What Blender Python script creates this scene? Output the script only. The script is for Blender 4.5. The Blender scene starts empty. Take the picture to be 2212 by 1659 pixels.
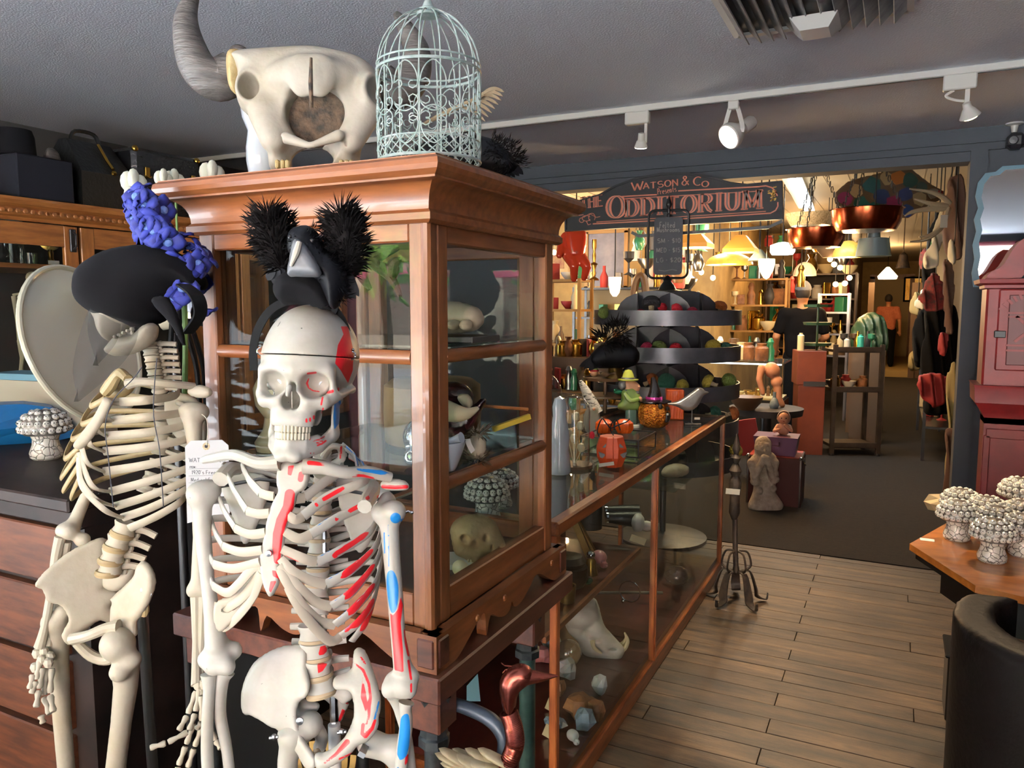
import bpy,math,random
import numpy as np
from mathutils import Vector,Matrix,Euler
rnd=random.Random(7)
SC=bpy.context.scene
COL=SC.collection
PI=math.pi
# ------------------------------------------------------------------ camera
F=1661.0
PITCH,YAW,CAMZ=math.radians(5.83),math.radians(26.5),1.6
cam_d=bpy.data.cameras.new('camera');cam_d.lens=36*F/2212;cam_d.sensor_width=36
cam_d.clip_start=0.02;cam_d.clip_end=200
cam=bpy.data.objects.new('camera',cam_d);COL.objects.link(cam)
cam.location=(0,0,CAMZ);cam.rotation_euler=(PI/2-PITCH,0,YAW)
SC.camera=cam
_R=Euler((PI/2-PITCH,0,YAW)).to_matrix()
CR,CU,CF=_R@Vector((1,0,0)),_R@Vector((0,1,0)),_R@Vector((0,0,-1))
CAM=Vector((0,0,CAMZ))
def ray(px,py):return CR*((px-1106)/F)+CU*((829.5-py)/F)+CF
def W(px,py,d):return CAM+ray(px,py)*d
def WX(px,py,x):r=ray(px,py);return CAM+r*(x/r.x)
def WY(px,py,y):r=ray(px,py);return CAM+r*(y/r.y)
def WZ(px,py,z):r=ray(px,py);return CAM+r*((z-CAMZ)/r.z)
def PX(p):
 v=Vector(p)-CAM;d=v.dot(CF);return(1106+F*v.dot(CR)/d,829.5-F*v.dot(CU)/d,d)
 # ------------------------------------------------------------------ view, world, daylight
vs=SC.view_settings;vs.view_transform='Standard';vs.look='None';vs.gamma=1.0
vs.use_curve_mapping=False;vs.exposure=0.55
SC.cycles.use_denoising=True
SC.cycles.max_bounces=7;SC.cycles.diffuse_bounces=4;SC.cycles.glossy_bounces=4;SC.cycles.transparent_max_bounces=12;SC.cycles.adaptive_threshold=.1;SC.cycles.sample_clamp_indirect=4.0
SC.cycles.caustics_reflective=False;SC.cycles.caustics_refractive=False
wd=bpy.data.worlds.new('sky');SC.world=wd;wd.use_nodes=True
bgn=wd.node_tree.nodes['Background']
bgn.inputs[0].default_value=(0.80,0.90,1.0,1);bgn.inputs[1].default_value=4.5
def light(name,kind,loc,energy,col=(1,1,1),size=.1,aim=None,spot=60,blend=.5,sy=None):
 l=bpy.data.lights.new(name,kind);l.energy=energy;l.color=col
 if kind=='AREA':
  l.shape='RECTANGLE';l.size=size;l.size_y=sy or size
 else:
  l.shadow_soft_size=size
 if kind=='SPOT':l.spot_size=math.radians(spot);l.spot_blend=blend
 o=bpy.data.objects.new(name,l);COL.objects.link(o);o.location=loc
 if aim is not None:o.rotation_euler=(Vector(aim)-Vector(loc)).to_track_quat('-Z','Y').to_euler()
 return o
WIN_Y,WIN_X0,WIN_X1,WIN_Z0,WIN_Z1=-2.6,-4.2,1.5,.2,2.5
portal=light('window_portal','AREA',((WIN_X0+WIN_X1)/2,WIN_Y+.02,(WIN_Z0+WIN_Z1)/2),1,size=WIN_X1-WIN_X0,sy=WIN_Z1-WIN_Z0,aim=((WIN_X0+WIN_X1)/2,0,(WIN_Z0+WIN_Z1)/2))
portal.data.cycles.is_portal=True
portal2=light('window_portal','AREA',(-4.42,-1.1,1.35),1,size=2.6,sy=2.3,aim=(0,-1.1,1.35));portal2.data.cycles.is_portal=True  # portal of the added side window that brightens the ceiling
sun=light('sun','SUN',(0,0,12),170,(.90,.96,1),.01,aim=(.6,-6.5,0))
# ------------------------------------------------------------------ materials
MATS={}
def M(name,c=(.5,.5,.5),rough=.5,metal=0,c2=None,sc=8,st=(1,1,1),det=4,bump=0,bsc=40,bst=None,emit=0,ecol=None,coat=0,ramp=(.35,.65),rand=0,paint=False,sub=0,spec=.5,cells=None,w=0,trans=0):
 if name in MATS:return MATS[name]
 m=bpy.data.materials.new(name);m.use_nodes=True
 nt=m.node_tree;N=nt.nodes;L=nt.links;b=N['Principled BSDF']
 b.inputs['Base Color'].default_value=(*c,1);b.inputs['Roughness'].default_value=rough
 b.inputs['Metallic'].default_value=metal;b.inputs['Coat Weight'].default_value=coat
 b.inputs['Specular IOR Level'].default_value=spec
 if trans:b.inputs['Transmission Weight'].default_value=trans
 if sub:
  b.inputs['Subsurface Weight'].default_value=sub;b.inputs['Subsurface Radius'].default_value=(.01,.006,.004)
  b.inputs['Subsurface Scale'].default_value=.4
 col=None
 if c2 is not None or bump or cells:
  tc=N.new('ShaderNodeTexCoord');mp=N.new('ShaderNodeMapping');mp.inputs['Scale'].default_value=st
  L.new(tc.outputs['Object'],mp.inputs[0]);src=mp.outputs[0]
  if rand:
   oi=N.new('ShaderNodeObjectInfo');va=N.new('ShaderNodeVectorMath');va.operation='MULTIPLY_ADD'
   cb=N.new('ShaderNodeCombineXYZ')
   for k in range(3):L.new(oi.outputs['Random'],cb.inputs[k])
   va.inputs[1].default_value=(17,31,23);L.new(cb.outputs[0],va.inputs[0]);L.new(src,va.inputs[2]);src=va.outputs[0]
 if c2 is not None:
  if w:
   n=N.new('ShaderNodeTexWave');n.inputs['Scale'].default_value=sc;n.inputs['Distortion'].default_value=w
   n.inputs['Detail'].default_value=det;n.inputs['Detail Scale'].default_value=2
   L.new(src,n.inputs['Vector']);fo=n.outputs['Fac']
  else:
   n=N.new('ShaderNodeTexNoise');n.inputs['Scale'].default_value=sc;n.inputs['Detail'].default_value=det
   n.inputs['Roughness'].default_value=.6
   L.new(src,n.inputs['Vector']);fo=n.outputs['Fac']
  rp=N.new('ShaderNodeValToRGB');e=rp.color_ramp.elements
  e[0].position,e[1].position=ramp;e[0].color=(*c,1);e[1].color=(*c2,1)
  L.new(fo,rp.inputs[0]);col=rp.outputs[0]
  if rand:
   hs=N.new('ShaderNodeHueSaturation');mr=N.new('ShaderNodeMapRange')
   mr.inputs['To Min'].default_value=1-rand;mr.inputs['To Max'].default_value=1+rand
   L.new(oi.outputs['Random'],mr.inputs[0]);L.new(mr.outputs[0],hs.inputs['Value']);L.new(col,hs.inputs['Color']);col=hs.outputs[0]
 if cells:
  v=N.new('ShaderNodeTexVoronoi');v.feature='DISTANCE_TO_EDGE';v.inputs['Scale'].default_value=cells[0]
  nz=N.new('ShaderNodeTexNoise');nz.inputs['Scale'].default_value=cells[0]*1.2;L.new(src,nz.inputs['Vector'])
  vm=N.new('ShaderNodeVectorMath');vm.operation='MULTIPLY_ADD';vm.inputs[1].default_value=(.6/cells[0],)*3
  L.new(nz.outputs['Color'],vm.inputs[0]);L.new(src,vm.inputs[2]);L.new(vm.outputs[0],v.inputs['Vector'])
  mr=N.new('ShaderNodeMapRange');mr.inputs['From Max'].default_value=cells[2];L.new(v.outputs['Distance'],mr.inputs[0])
  mx=N.new('ShaderNodeMix');mx.data_type='RGBA';mx.inputs['A'].default_value=(*cells[1],1);mx.inputs['B'].default_value=(*c,1)
  L.new(mr.outputs[0],mx.inputs['Factor']);col=mx.outputs['Result']
  bp=N.new('ShaderNodeBump');bp.inputs['Strength'].default_value=cells[3];bp.inputs['Distance'].default_value=.004
  L.new(mr.outputs[0],bp.inputs['Height']);L.new(bp.outputs[0],b.inputs['Normal'])
 if paint:
  for an,pc in(('paint_red',(.62,.012,.02)),('paint_blue',(.008,.16,.47)),('paint_ink',(.01,.01,.012))):
   at=N.new('ShaderNodeAttribute');at.attribute_name=an
   mr=N.new('ShaderNodeMapRange');mr.inputs['From Min'].default_value=.0097;mr.inputs['From Max'].default_value=.0103
   L.new(at.outputs['Fac'],mr.inputs[0])
   mx=N.new('ShaderNodeMix');mx.data_type='RGBA';mx.inputs['A'].default_value=(*c,1);mx.inputs['B'].default_value=(*pc,1)
   if col is not None:L.new(col,mx.inputs['A'])
   L.new(mr.outputs[0],mx.inputs['Factor']);col=mx.outputs['Result']
 if col is not None:L.new(col,b.inputs['Base Color'])
 if bump:
  n2=N.new('ShaderNodeTexNoise');n2.inputs['Scale'].default_value=bsc;n2.inputs['Detail'].default_value=3
  if bst:
   m2=N.new('ShaderNodeMapping');m2.inputs['Scale'].default_value=bst;L.new(tc.outputs['Object'],m2.inputs[0]);L.new(m2.outputs[0],n2.inputs['Vector'])
  else:L.new(src,n2.inputs['Vector'])
  bp=N.new('ShaderNodeBump');bp.inputs['Strength'].default_value=bump;bp.inputs['Distance'].default_value=.01
  L.new(n2.outputs['Fac'],bp.inputs['Height']);L.new(bp.outputs[0],b.inputs['Normal'])
 if emit:
  b.inputs['Emission Color'].default_value=(*(ecol or c),1);b.inputs['Emission Strength'].default_value=emit
 MATS[name]=m;return m
def glass(name,tint=(.93,.96,.95),dirt=.03,refl=1.0,rough=.0,dcol=(.7,.7,.68)):
 if name in MATS:return MATS[name]
 m=bpy.data.materials.new(name);m.use_nodes=True;nt=m.node_tree;N=nt.nodes;L=nt.links;N.remove(N['Principled BSDF'])
 out=N['Material Output'];tr=N.new('ShaderNodeBsdfTransparent');tr.inputs[0].default_value=(*tint,1)
 gl=N.new('ShaderNodeBsdfGlossy');gl.inputs['Roughness'].default_value=rough
 df=N.new('ShaderNodeBsdfDiffuse');df.inputs[0].default_value=(*dcol,1)
 fr=N.new('ShaderNodeLayerWeight');pw=N.new('ShaderNodeMath');pw.operation='POWER';pw.inputs[1].default_value=5;L.new(fr.outputs['Facing'],pw.inputs[0])
 ma=N.new('ShaderNodeMath');ma.operation='MULTIPLY_ADD';ma.inputs[1].default_value=.8*refl;ma.inputs[2].default_value=.035*refl;ma.use_clamp=True;L.new(pw.outputs[0],ma.inputs[0])
 m1=N.new('ShaderNodeMixShader');m1.inputs[0].default_value=dirt;L.new(tr.outputs[0],m1.inputs[1]);L.new(df.outputs[0],m1.inputs[2])
 m2=N.new('ShaderNodeMixShader');L.new(ma.outputs[0],m2.inputs[0]);L.new(m1.outputs[0],m2.inputs[1]);L.new(gl.outputs[0],m2.inputs[2])
 L.new(m2.outputs[0],out.inputs[0]);MATS[name]=m;return m
 # ------------------------------------------------------------------ mesh builder
def frames(pts,up=None):
 n=len(pts);out=[];prev=None
 for i in range(n):
  t=(pts[min(i+1,n-1)]-pts[max(i-1,0)])
  t=t.normalized()if t.length>1e-9 else Vector((0,0,1))
  if up is not None:x=Vector(up).cross(t)
  elif prev is None:
   a=Vector((0,0,1))if abs(t.z)<.9 else Vector((1,0,0));x=a.cross(t)
  else:x=prev-t*prev.dot(t)
  if x.length<1e-6:x=Vector((1,0,0)).cross(t)
  if x.length<1e-6:x=Vector((0,1,0)).cross(t)
  x.normalize();out.append((t,x,t.cross(x)));prev=x
 return out
def spline(pts,k=6):
 P=[Vector(p)for p in pts]
 if len(P)<3:return P
 out=[]
 for i in range(len(P)-1):
  p0,p1,p2,p3=P[max(i-1,0)],P[i],P[i+1],P[min(i+2,len(P)-1)]
  for j in range(k):
   t=j/k;out.append(.5*((2*p1)+(p2-p0)*t+(2*p0-5*p1+4*p2-p3)*t*t+(3*p1-p0-3*p2+p3)*t**3))
 out.append(P[-1]);return out
def lerpl(vals,n):
 m=len(vals)
 if m==1:return[vals[0]]*n
 out=[]
 for i in range(n):
  x=i/(n-1)*(m-1);j=min(int(x),m-2);out.append(vals[j]+(vals[j+1]-vals[j])*(x-j))
 return out
class MB:
 def __init__(s):s.v=[];s.f=[]
 def add(s,v,f,T=None):
  o=len(s.v);s.v+=[tuple(T@Vector(p))if T is not None else tuple(p)for p in v];s.f+=[tuple(i+o for i in q)for q in f];return s
 def box(s,c,d,R=None,bev=0,T=None):
  x,y,z=d[0]/2,d[1]/2,d[2]/2;c=Vector(c)
  b=min(bev,x*.9,y*.9,z*.9)
  if b<=0:
   v=[Vector((i,j,k))for k in(-z,z)for j in(-y,y)for i in(-x,x)]
   f=[(0,2,3,1),(4,5,7,6),(0,1,5,4),(2,6,7,3),(0,4,6,2),(1,3,7,5)]
  else:
   v=[];idx={}
   for sx in(-1,1):
    for sy in(-1,1):
     for sz in(-1,1):
      for a in range(3):
       p=[sx*(x-b),sy*(y-b),sz*(z-b)];p[a]=(sx*x,sy*y,sz*z)[a]
       idx[(sx,sy,sz,a)]=len(v);v.append(Vector(p))
   f=[]
   def q(l):f.append(tuple(idx[k]for k in l))
   for a in range(3):
    b1,c1=(a+1)%3,(a+2)%3
    for sg in(-1,1):
     l=[]
     for(u,w_)in((-1,-1),(1,-1),(1,1),(-1,1)):
      k=[0,0,0];k[a]=sg;k[b1]=u;k[c1]=w_;l.append((*k,a))
     q(l if sg>0 else l[::-1])
    for u in(-1,1):
     for w_ in(-1,1):
      k0=[0]*3;k1=[0]*3;k0[a]=-1;k1[a]=1;k0[b1]=k1[b1]=u;k0[c1]=k1[c1]=w_
      l=[(*k0,b1),(*k1,b1),(*k1,c1),(*k0,c1)];q(l if u*w_<0 else l[::-1])
   for sx in(-1,1):
    for sy in(-1,1):
     for sz in(-1,1):
      l=[(sx,sy,sz,0),(sx,sy,sz,1),(sx,sy,sz,2)];q(l if sx*sy*sz>0 else l[::-1])
  if R is not None:v=[R@p for p in v]
  return s.add([p+c for p in v],f,T)
 def tube(s,pts,r,n=8,flat=1,up=None,k=0,caps=True,T=None,close=False):
  P=[Vector(p)for p in pts]
  if k:P=spline(P,k)
  m=len(P);rr=lerpl(list(r),m)if isinstance(r,(list,tuple))else[r]*m
  fl=lerpl(list(flat),m)if isinstance(flat,(list,tuple))else[flat]*m
  fr=frames(P,up);v=[]
  for p,q,(t,x,y),fq in zip(P,rr,fr,fl):
   for j in range(n):
    a=2*PI*j/n;v.append(p+x*(q*math.cos(a))+y*(q*fq*math.sin(a)))
  f=[(i*n+j,i*n+(j+1)%n,(i+1)*n+(j+1)%n,(i+1)*n+j)for i in range(m-1)for j in range(n)]
  if close:f+=[((m-1)*n+j,(m-1)*n+(j+1)%n,(j+1)%n,j)for j in range(n)]
  elif caps:f+=[tuple(range(n))[::-1],tuple((m-1)*n+j for j in range(n))]
  return s.add(v,f,T)
 def strap(s,pts,w,t,up=None,k=0,T=None):
  P=[Vector(p)for p in pts]
  if k:P=spline(P,k)
  m=len(P);ww=lerpl(list(w),m)if isinstance(w,(list,tuple))else[w]*m;v=[]
  for p,q,(tt,x,y)in zip(P,ww,frames(P,up)):
   for a,b in((-1,-1),(1,-1),(1,1),(-1,1)):v.append(p+x*(a*q/2)+y*(b*t/2))
  f=[(i*4+j,i*4+(j+1)%4,(i+1)*4+(j+1)%4,(i+1)*4+j)for i in range(m-1)for j in range(4)]
  f+=[(3,2,1,0),tuple((m-1)*4+j for j in range(4))]
  return s.add(v,f,T)
 def lathe(s,prof,n=24,c=(0,0,0),T=None,sx=1,sy=1,a0=0,a1=2*PI,wav=None):
  full=abs(a1-a0-2*PI)<1e-6;m=n if full else n+1;v=[];c=Vector(c)
  for(r,z)in prof:
   for j in range(m):
    a=a0+(a1-a0)*j/n;q=r*(1+(wav[1]*math.cos(wav[0]*a)if wav else 0))
    v.append(c+Vector((q*math.cos(a)*sx,q*math.sin(a)*sy,z)))
  f=[]
  for i in range(len(prof)-1):
   for j in range(n):
    k=(j+1)%m
    f.append((i*m+j,i*m+k,(i+1)*m+k,(i+1)*m+j))
  if full:
   if prof[0][0]>1e-6:f.append(tuple(range(m))[::-1])
   if prof[-1][0]>1e-6:f.append(tuple((len(prof)-1)*m+j for j in range(m)))
  return s.add(v,f,T)
 def sph(s,c,r,n=12,R=None,T=None):
  r=(r,r,r)if not isinstance(r,(list,tuple))else r;c=Vector(c);m=n//2+1;v=[];f=[]
  for i in range(m):
   th=PI*i/(m-1)
   for j in range(n):
    a=2*PI*j/n;p=Vector((r[0]*math.sin(th)*math.cos(a),r[1]*math.sin(th)*math.sin(a),-r[2]*math.cos(th)))
    v.append((R@p if R is not None else p)+c)
  for i in range(m-1):
   for j in range(n):f.append((i*n+j,i*n+(j+1)%n,(i+1)*n+(j+1)%n,(i+1)*n+j))
  return s.add(v,f,T)
 def prism(s,poly,z0,z1,T=None):
  n=len(poly);v=[(p[0],p[1],z0)for p in poly]+[(p[0],p[1],z1)for p in poly]
  a=sum(poly[i][0]*poly[(i+1)%n][1]-poly[(i+1)%n][0]*poly[i][1]for i in range(n))
  f=[tuple(range(n))[::-1],tuple(range(n,2*n))]+[(i,(i+1)%n,n+(i+1)%n,n+i)for i in range(n)]
  if a*(z1-z0)<0:f=[q[::-1]for q in f]
  return s.add(v,f,T)
 def sheet(s,grid,th=0,T=None):
  n,m=len(grid),len(grid[0]);v=[Vector(p)for r in grid for p in r]
  f=[(i*m+j,i*m+j+1,(i+1)*m+j+1,(i+1)*m+j)for i in range(n-1)for j in range(m-1)]
  if th:
   nm=[Vector()for _ in v]
   for q in f:
    k=(v[q[1]]-v[q[0]]).cross(v[q[3]]-v[q[0]])
    for i in q:nm[i]+=k
   o=len(v);v2=[p+(k.normalized()if k.length>1e-12 else Vector((0,0,1)))*th for p,k in zip(v,nm)]
   f2=[tuple(i+o for i in q)for q in f];f=[q[::-1]for q in f]
   rim=[j for j in range(m)]+[i*m+m-1 for i in range(1,n)]+[(n-1)*m+j for j in range(m-2,-1,-1)]+[i*m for i in range(n-2,0,-1)]
   f+=f2+[(rim[i],rim[(i+1)%len(rim)],rim[(i+1)%len(rim)]+o,rim[i]+o)for i in range(len(rim))];v=v+v2
  return s.add(v,f,T)
  # ------------------------------------------------------------------ objects
def props(o,label=None,cat=None,group=None,kind=None):
 if label:o['label']=label
 if cat:o['category']=cat
 if group:o['group']=group
 if kind:o['kind']=kind
 return o
def thing(name,label,cat,loc,group=None,kind=None):
 o=bpy.data.objects.new(name,None);COL.objects.link(o);o.location=loc;o.empty_display_size=.05
 return props(o,label,cat,group,kind)
def mesh_of(mb,name,mat,off=Vector(),smooth=35,fix=False):
 me=bpy.data.meshes.new(name)
 vv=np.array(mb.v,dtype=np.float64)-np.array(off)
 me.from_pydata(vv.tolist()if len(vv)else[],[],mb.f);me.validate()
 if mat is not None:
  for k in(mat if isinstance(mat,(list,tuple))else[mat]):me.materials.append(MATS[k]if isinstance(k,str)else k)
 if smooth and len(me.polygons):
  me.polygons.foreach_set('use_smooth',[True]*len(me.polygons))
  if smooth<180:me.set_sharp_from_angle(angle=math.radians(smooth))
 if fix:
  import bmesh
  bm=bmesh.new();bm.from_mesh(me);bmesh.ops.recalc_face_normals(bm,faces=bm.faces);bm.to_mesh(me);bm.free()
 return me
def part(name,mb,mat,parent,label=None,smooth=35,fix=False,kind=None):
 r=parent
 while r.parent is not None:r=r.parent
 off=Vector(r.location)
 o=bpy.data.objects.new(name,mesh_of(mb,name,mat,off,smooth,fix));COL.objects.link(o);o.parent=parent
 return props(o,label,None,None,kind)
def obj(name,mb,mat,label=None,cat=None,group=None,kind=None,loc=None,smooth=35,fix=False):
 if loc is None:
  a=np.array(mb.v);lo,hi=a.min(0),a.max(0);loc=Vector(((lo[0]+hi[0])/2,(lo[1]+hi[1])/2,lo[2]))
 loc=Vector(loc)
 o=bpy.data.objects.new(name,mesh_of(mb,name,mat,loc,smooth,fix));COL.objects.link(o);o.location=loc
 return props(o,label,cat,group,kind)
def dup(root,loc,rot=None,scale=None,label=None,group=None):
 r=root.copy();COL.objects.link(r);r.location=loc
 if rot is not None:r.rotation_euler=rot
 if scale is not None:r.scale=(scale,)*3 if not isinstance(scale,tuple)else scale
 if label:r['label']=label
 if group:r['group']=group
 for c in root.children:
  d=c.copy();COL.objects.link(d);d.parent=r
  for g in c.children:
   e=g.copy();COL.objects.link(e);e.parent=d
 return r
def TR(loc=(0,0,0),rot=(0,0,0),s=1):
 return Matrix.Translation(Vector(loc))@Euler(rot).to_matrix().to_4x4()@Matrix.Diagonal((s,s,s,1)if not isinstance(s,tuple)else(*s,1))
def basis(o,x,y,z):
 x,y,z=Vector(x),Vector(y),Vector(z)
 return Matrix(((x.x,y.x,z.x,o[0]),(x.y,y.y,z.y,o[1]),(x.z,y.z,z.z,o[2]),(0,0,0,1)))
def facing(o,roll=0,yaw=0):
 o=Vector(o);d=Vector((o.x,o.y,0)).normalized();R=Matrix.Rotation(yaw,3,'Z');d=R@d
 x=Vector((d.y,-d.x,0));return basis(o,x,d,(0,0,1))@Matrix.Rotation(roll,4,'Y')
 # ------------------------------------------------------------------ implicit surfaces (surface nets)
def net(fn,lo,hi,h):
 lo=np.array(lo,float);n=np.ceil((np.array(hi)-lo)/h).astype(int)+1
 ax=[lo[i]+h*np.arange(n[i],dtype=np.float32)for i in range(3)]
 X,Y,Z=np.meshgrid(*ax,indexing='ij');X=X.astype(np.float32);Y=Y.astype(np.float32);Z=Z.astype(np.float32)
 f=fn((X,Y,Z)).astype(np.float32);s=f<0
 cs=np.zeros((n[0]-1,n[1]-1,n[2]-1,3),np.float32);ct=np.zeros((n[0]-1,n[1]-1,n[2]-1),np.float32)
 sl=lambda d,a:slice(d,n[a]-1+d)
 for a in range(3):
  b,c=(a+1)%3,(a+2)%3
  for db in(0,1):
   for dc in(0,1):
    o0=[0,0,0];o0[b]=db;o0[c]=dc;o1=list(o0);o1[a]=1
    A=f[sl(o0[0],0),sl(o0[1],1),sl(o0[2],2)];B=f[sl(o1[0],0),sl(o1[1],1),sl(o1[2],2)]
    m=(A<0)!=(B<0);t=np.where(m,A/np.where(m,A-B,1),0)
    for k in range(3):cs[...,k]+=np.where(m,o0[k]+(t if k==a else 0),0)
    ct+=m
 act=ct>0;idx=-np.ones(act.shape,np.int64);idx[act]=np.arange(act.sum())
 ii=np.argwhere(act);V_=lo+h*(ii+cs[act]/ct[act][:,None])
 Fs=[]
 for a in range(3):
  b,c=(a+1)%3,(a+2)%3
  s0=[slice(1,n[k]-1)for k in range(3)];s1=list(s0);s0[a]=slice(0,n[a]-1);s1[a]=slice(1,n[a])
  A=s[tuple(s0)];B=s[tuple(s1)];e=np.argwhere(A!=B)
  if not len(e):continue
  flip=A[A!=B]
  e=e.copy();e[:,b]+=1;e[:,c]+=1;q=[]
  for db,dc in((-1,-1),(0,-1),(0,0),(-1,0)):
   p=e.copy();p[:,b]+=db;p[:,c]+=dc;q.append(idx[p[:,0],p[:,1],p[:,2]])
  q=np.stack(q,1);q=np.where(flip[:,None],q,q[:,::-1]);Fs.append(q)
 mb=MB();mb.v=[tuple(p)for p in V_.tolist()];mb.f=[tuple(q)for q in np.concatenate(Fs).tolist()]if Fs else[]
 return mb
def sE(P,c,r,R=None):
 X,Y,Z=P[0]-c[0],P[1]-c[1],P[2]-c[2]
 if R is not None:
  X,Y,Z=(R[0][0]*X+R[1][0]*Y+R[2][0]*Z,R[0][1]*X+R[1][1]*Y+R[2][1]*Z,R[0][2]*X+R[1][2]*Y+R[2][2]*Z)
 k0=np.sqrt((X/r[0])**2+(Y/r[1])**2+(Z/r[2])**2);k1=np.sqrt((X/r[0]**2)**2+(Y/r[1]**2)**2+(Z/r[2]**2)**2)
 return k0*(k0-1)/np.maximum(k1,1e-9)
def sC(P,a,b,r1,r2=None):
 r2=r1 if r2 is None else r2;a=np.array(a,float);b=np.array(b,float);ba=b-a;L2=max(float(ba@ba),1e-12)
 x,y,z=P[0]-a[0],P[1]-a[1],P[2]-a[2]
 t=np.clip((x*ba[0]+y*ba[1]+z*ba[2])/L2,0,1)
 return np.sqrt((x-t*ba[0])**2+(y-t*ba[1])**2+(z-t*ba[2])**2)-(r1+(r2-r1)*t)
def sB(P,c,d,r=0,R=None):
 X,Y,Z=P[0]-c[0],P[1]-c[1],P[2]-c[2]
 if R is not None:
  X,Y,Z=(R[0][0]*X+R[1][0]*Y+R[2][0]*Z,R[0][1]*X+R[1][1]*Y+R[2][1]*Z,R[0][2]*X+R[1][2]*Y+R[2][2]*Z)
 qx,qy,qz=np.abs(X)-d[0]+r,np.abs(Y)-d[1]+r,np.abs(Z)-d[2]+r
 return np.sqrt(np.maximum(qx,0)**2+np.maximum(qy,0)**2+np.maximum(qz,0)**2)+np.minimum(np.maximum(qx,np.maximum(qy,qz)),0)-r
def sP(P,pts,rr):
 d=None
 for i in range(len(pts)-1):
  q=sC(P,pts[i],pts[i+1],rr[i],rr[i+1]);d=q if d is None else np.minimum(d,q)
 return d
def U(k,*ds):
 d=ds[0]
 for e in ds[1:]:
  h=np.clip(.5+.5*(e-d)/k,0,1);d=e*(1-h)+d*h-k*h*(1-h)
 return d
def S(k,d,*es):
 for e in es:
  h=np.clip(.5-.5*(d+e)/k,0,1);d=d*(1-h)-e*h+k*h*(1-h)
 return d
def xf(mb,T):
 a=np.array(mb.v);m=np.array(T);mb.v=(a@m[:3,:3].T+m[:3,3]).tolist()
 if np.linalg.det(m[:3,:3])<0:mb.f=[q[::-1]for q in mb.f]
 return mb
 # ------------------------------------------------------------------ shaping helpers working at a stated distance from the camera
class Fr:
 def __init__(s,px,py,d):s.px,s.py,s.d=px,py,d;s.o=W(px,py,d);s.T=basis(s.o,CR,CF,CU);s.m=d/F
 def l(s,px,py,dy=0):
  d=s.d+dy;return(((px-1106)*d-(s.px-1106)*s.d)/F,dy,(-(py-829.5)*d+(s.py-829.5)*s.d)/F)
def sd2(poly,X,Z):
 d=np.full(X.shape,1e9);ins=np.zeros(X.shape,bool);n=len(poly)
 for i in range(n):
  ax,az=poly[i];bx,bz=poly[(i+1)%n];ex,ez=bx-ax,bz-az;wx,wz=X-ax,Z-az
  t=np.clip((wx*ex+wz*ez)/max(ex*ex+ez*ez,1e-12),0,1);d=np.minimum(d,(wx-ex*t)**2+(wz-ez*t)**2)
  if abs(ez)>1e-12:c=((az<=Z)!=(bz<=Z))&(X<ax+(Z-az)*ex/ez);ins^=c
 return np.where(ins,-1,1)*np.sqrt(d)
def smooth_poly(p,k=4):
 n=len(p);P=[Vector((q[0],q[1],0))for q in p];out=[]
 for i in range(n):
  p0,p1,p2,p3=P[i-1],P[i],P[(i+1)%n],P[(i+2)%n]
  for j in range(k):
   t=j/k;q=.5*((2*p1)+(p2-p0)*t+(2*p0-5*p1+4*p2-p3)*t*t+(3*p1-p0-3*p2+p3)*t**3);out.append((q.x,q.y))
 return out
def sInf(P,poly,T,R,ymid=None,grow=0):
 X2,Z2=P[0][:,:1,:],P[2][:,:1,:];s=sd2(poly,X2,Z2)-grow;a=np.clip(-s,0,R)/R
 h=T*np.sqrt(np.maximum(1-(1-a)**2,0));y=P[1]-(ymid(X2,Z2)if ymid else 0)
 return np.where(s<0,(np.abs(y)-h)*.75,np.sqrt(np.maximum(s,0)**2+y**2))
def inflate(poly,d,T,R=None,h=None,ymid=None,holes=(),k=3,org=None,extra=None):
 """outline in picture pixels at depth d; T half thickness in metres; R rounding distance in metres"""
 xs=[p[0]for p in poly];ys=[p[1]for p in poly];fr=Fr(*(org or((min(xs)+max(xs))/2,(min(ys)+max(ys))/2)),d)
 cv=lambda pl:[(a,c)for a,b,c in(fr.l(*q)for q in(smooth_poly(pl,k)if k>1 else pl))]
 pol=cv(poly);R=R or T*1.6;lo=np.min(pol,0);hi=np.max(pol,0);h=h or max((hi-lo).max()/70,.002)
 hs=[cv(q)for q in holes]
 def fn(P):
  f=sInf(P,pol,T,R,ymid,.7*h)
  for q in hs:f=np.maximum(f,-sd2(q,P[0][:,:1,:],P[2][:,:1,:])+0*P[1])
  return extra(f,P,fr)if extra else f
 ya=yb=0
 if ymid:
  g=[float(ymid(np.array(a),np.array(c)))for a,c in pol];ya,yb=min(g),max(g)
 if extra:ya-=.11;yb+=.03
 mb=net(fn,(lo[0]-2*h-(.04 if extra else 0),ya-T-2*h,lo[1]-2*h),(hi[0]+2*h+(.04 if extra else 0),yb+T+2*h,hi[1]+2*h+(.03 if extra else 0)),h);return xf(mb,fr.T)
def blob(fn,px,py,d,lo,hi,h):fr=Fr(px,py,d);return xf(net(fn,lo,hi,h),fr.T)
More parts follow.
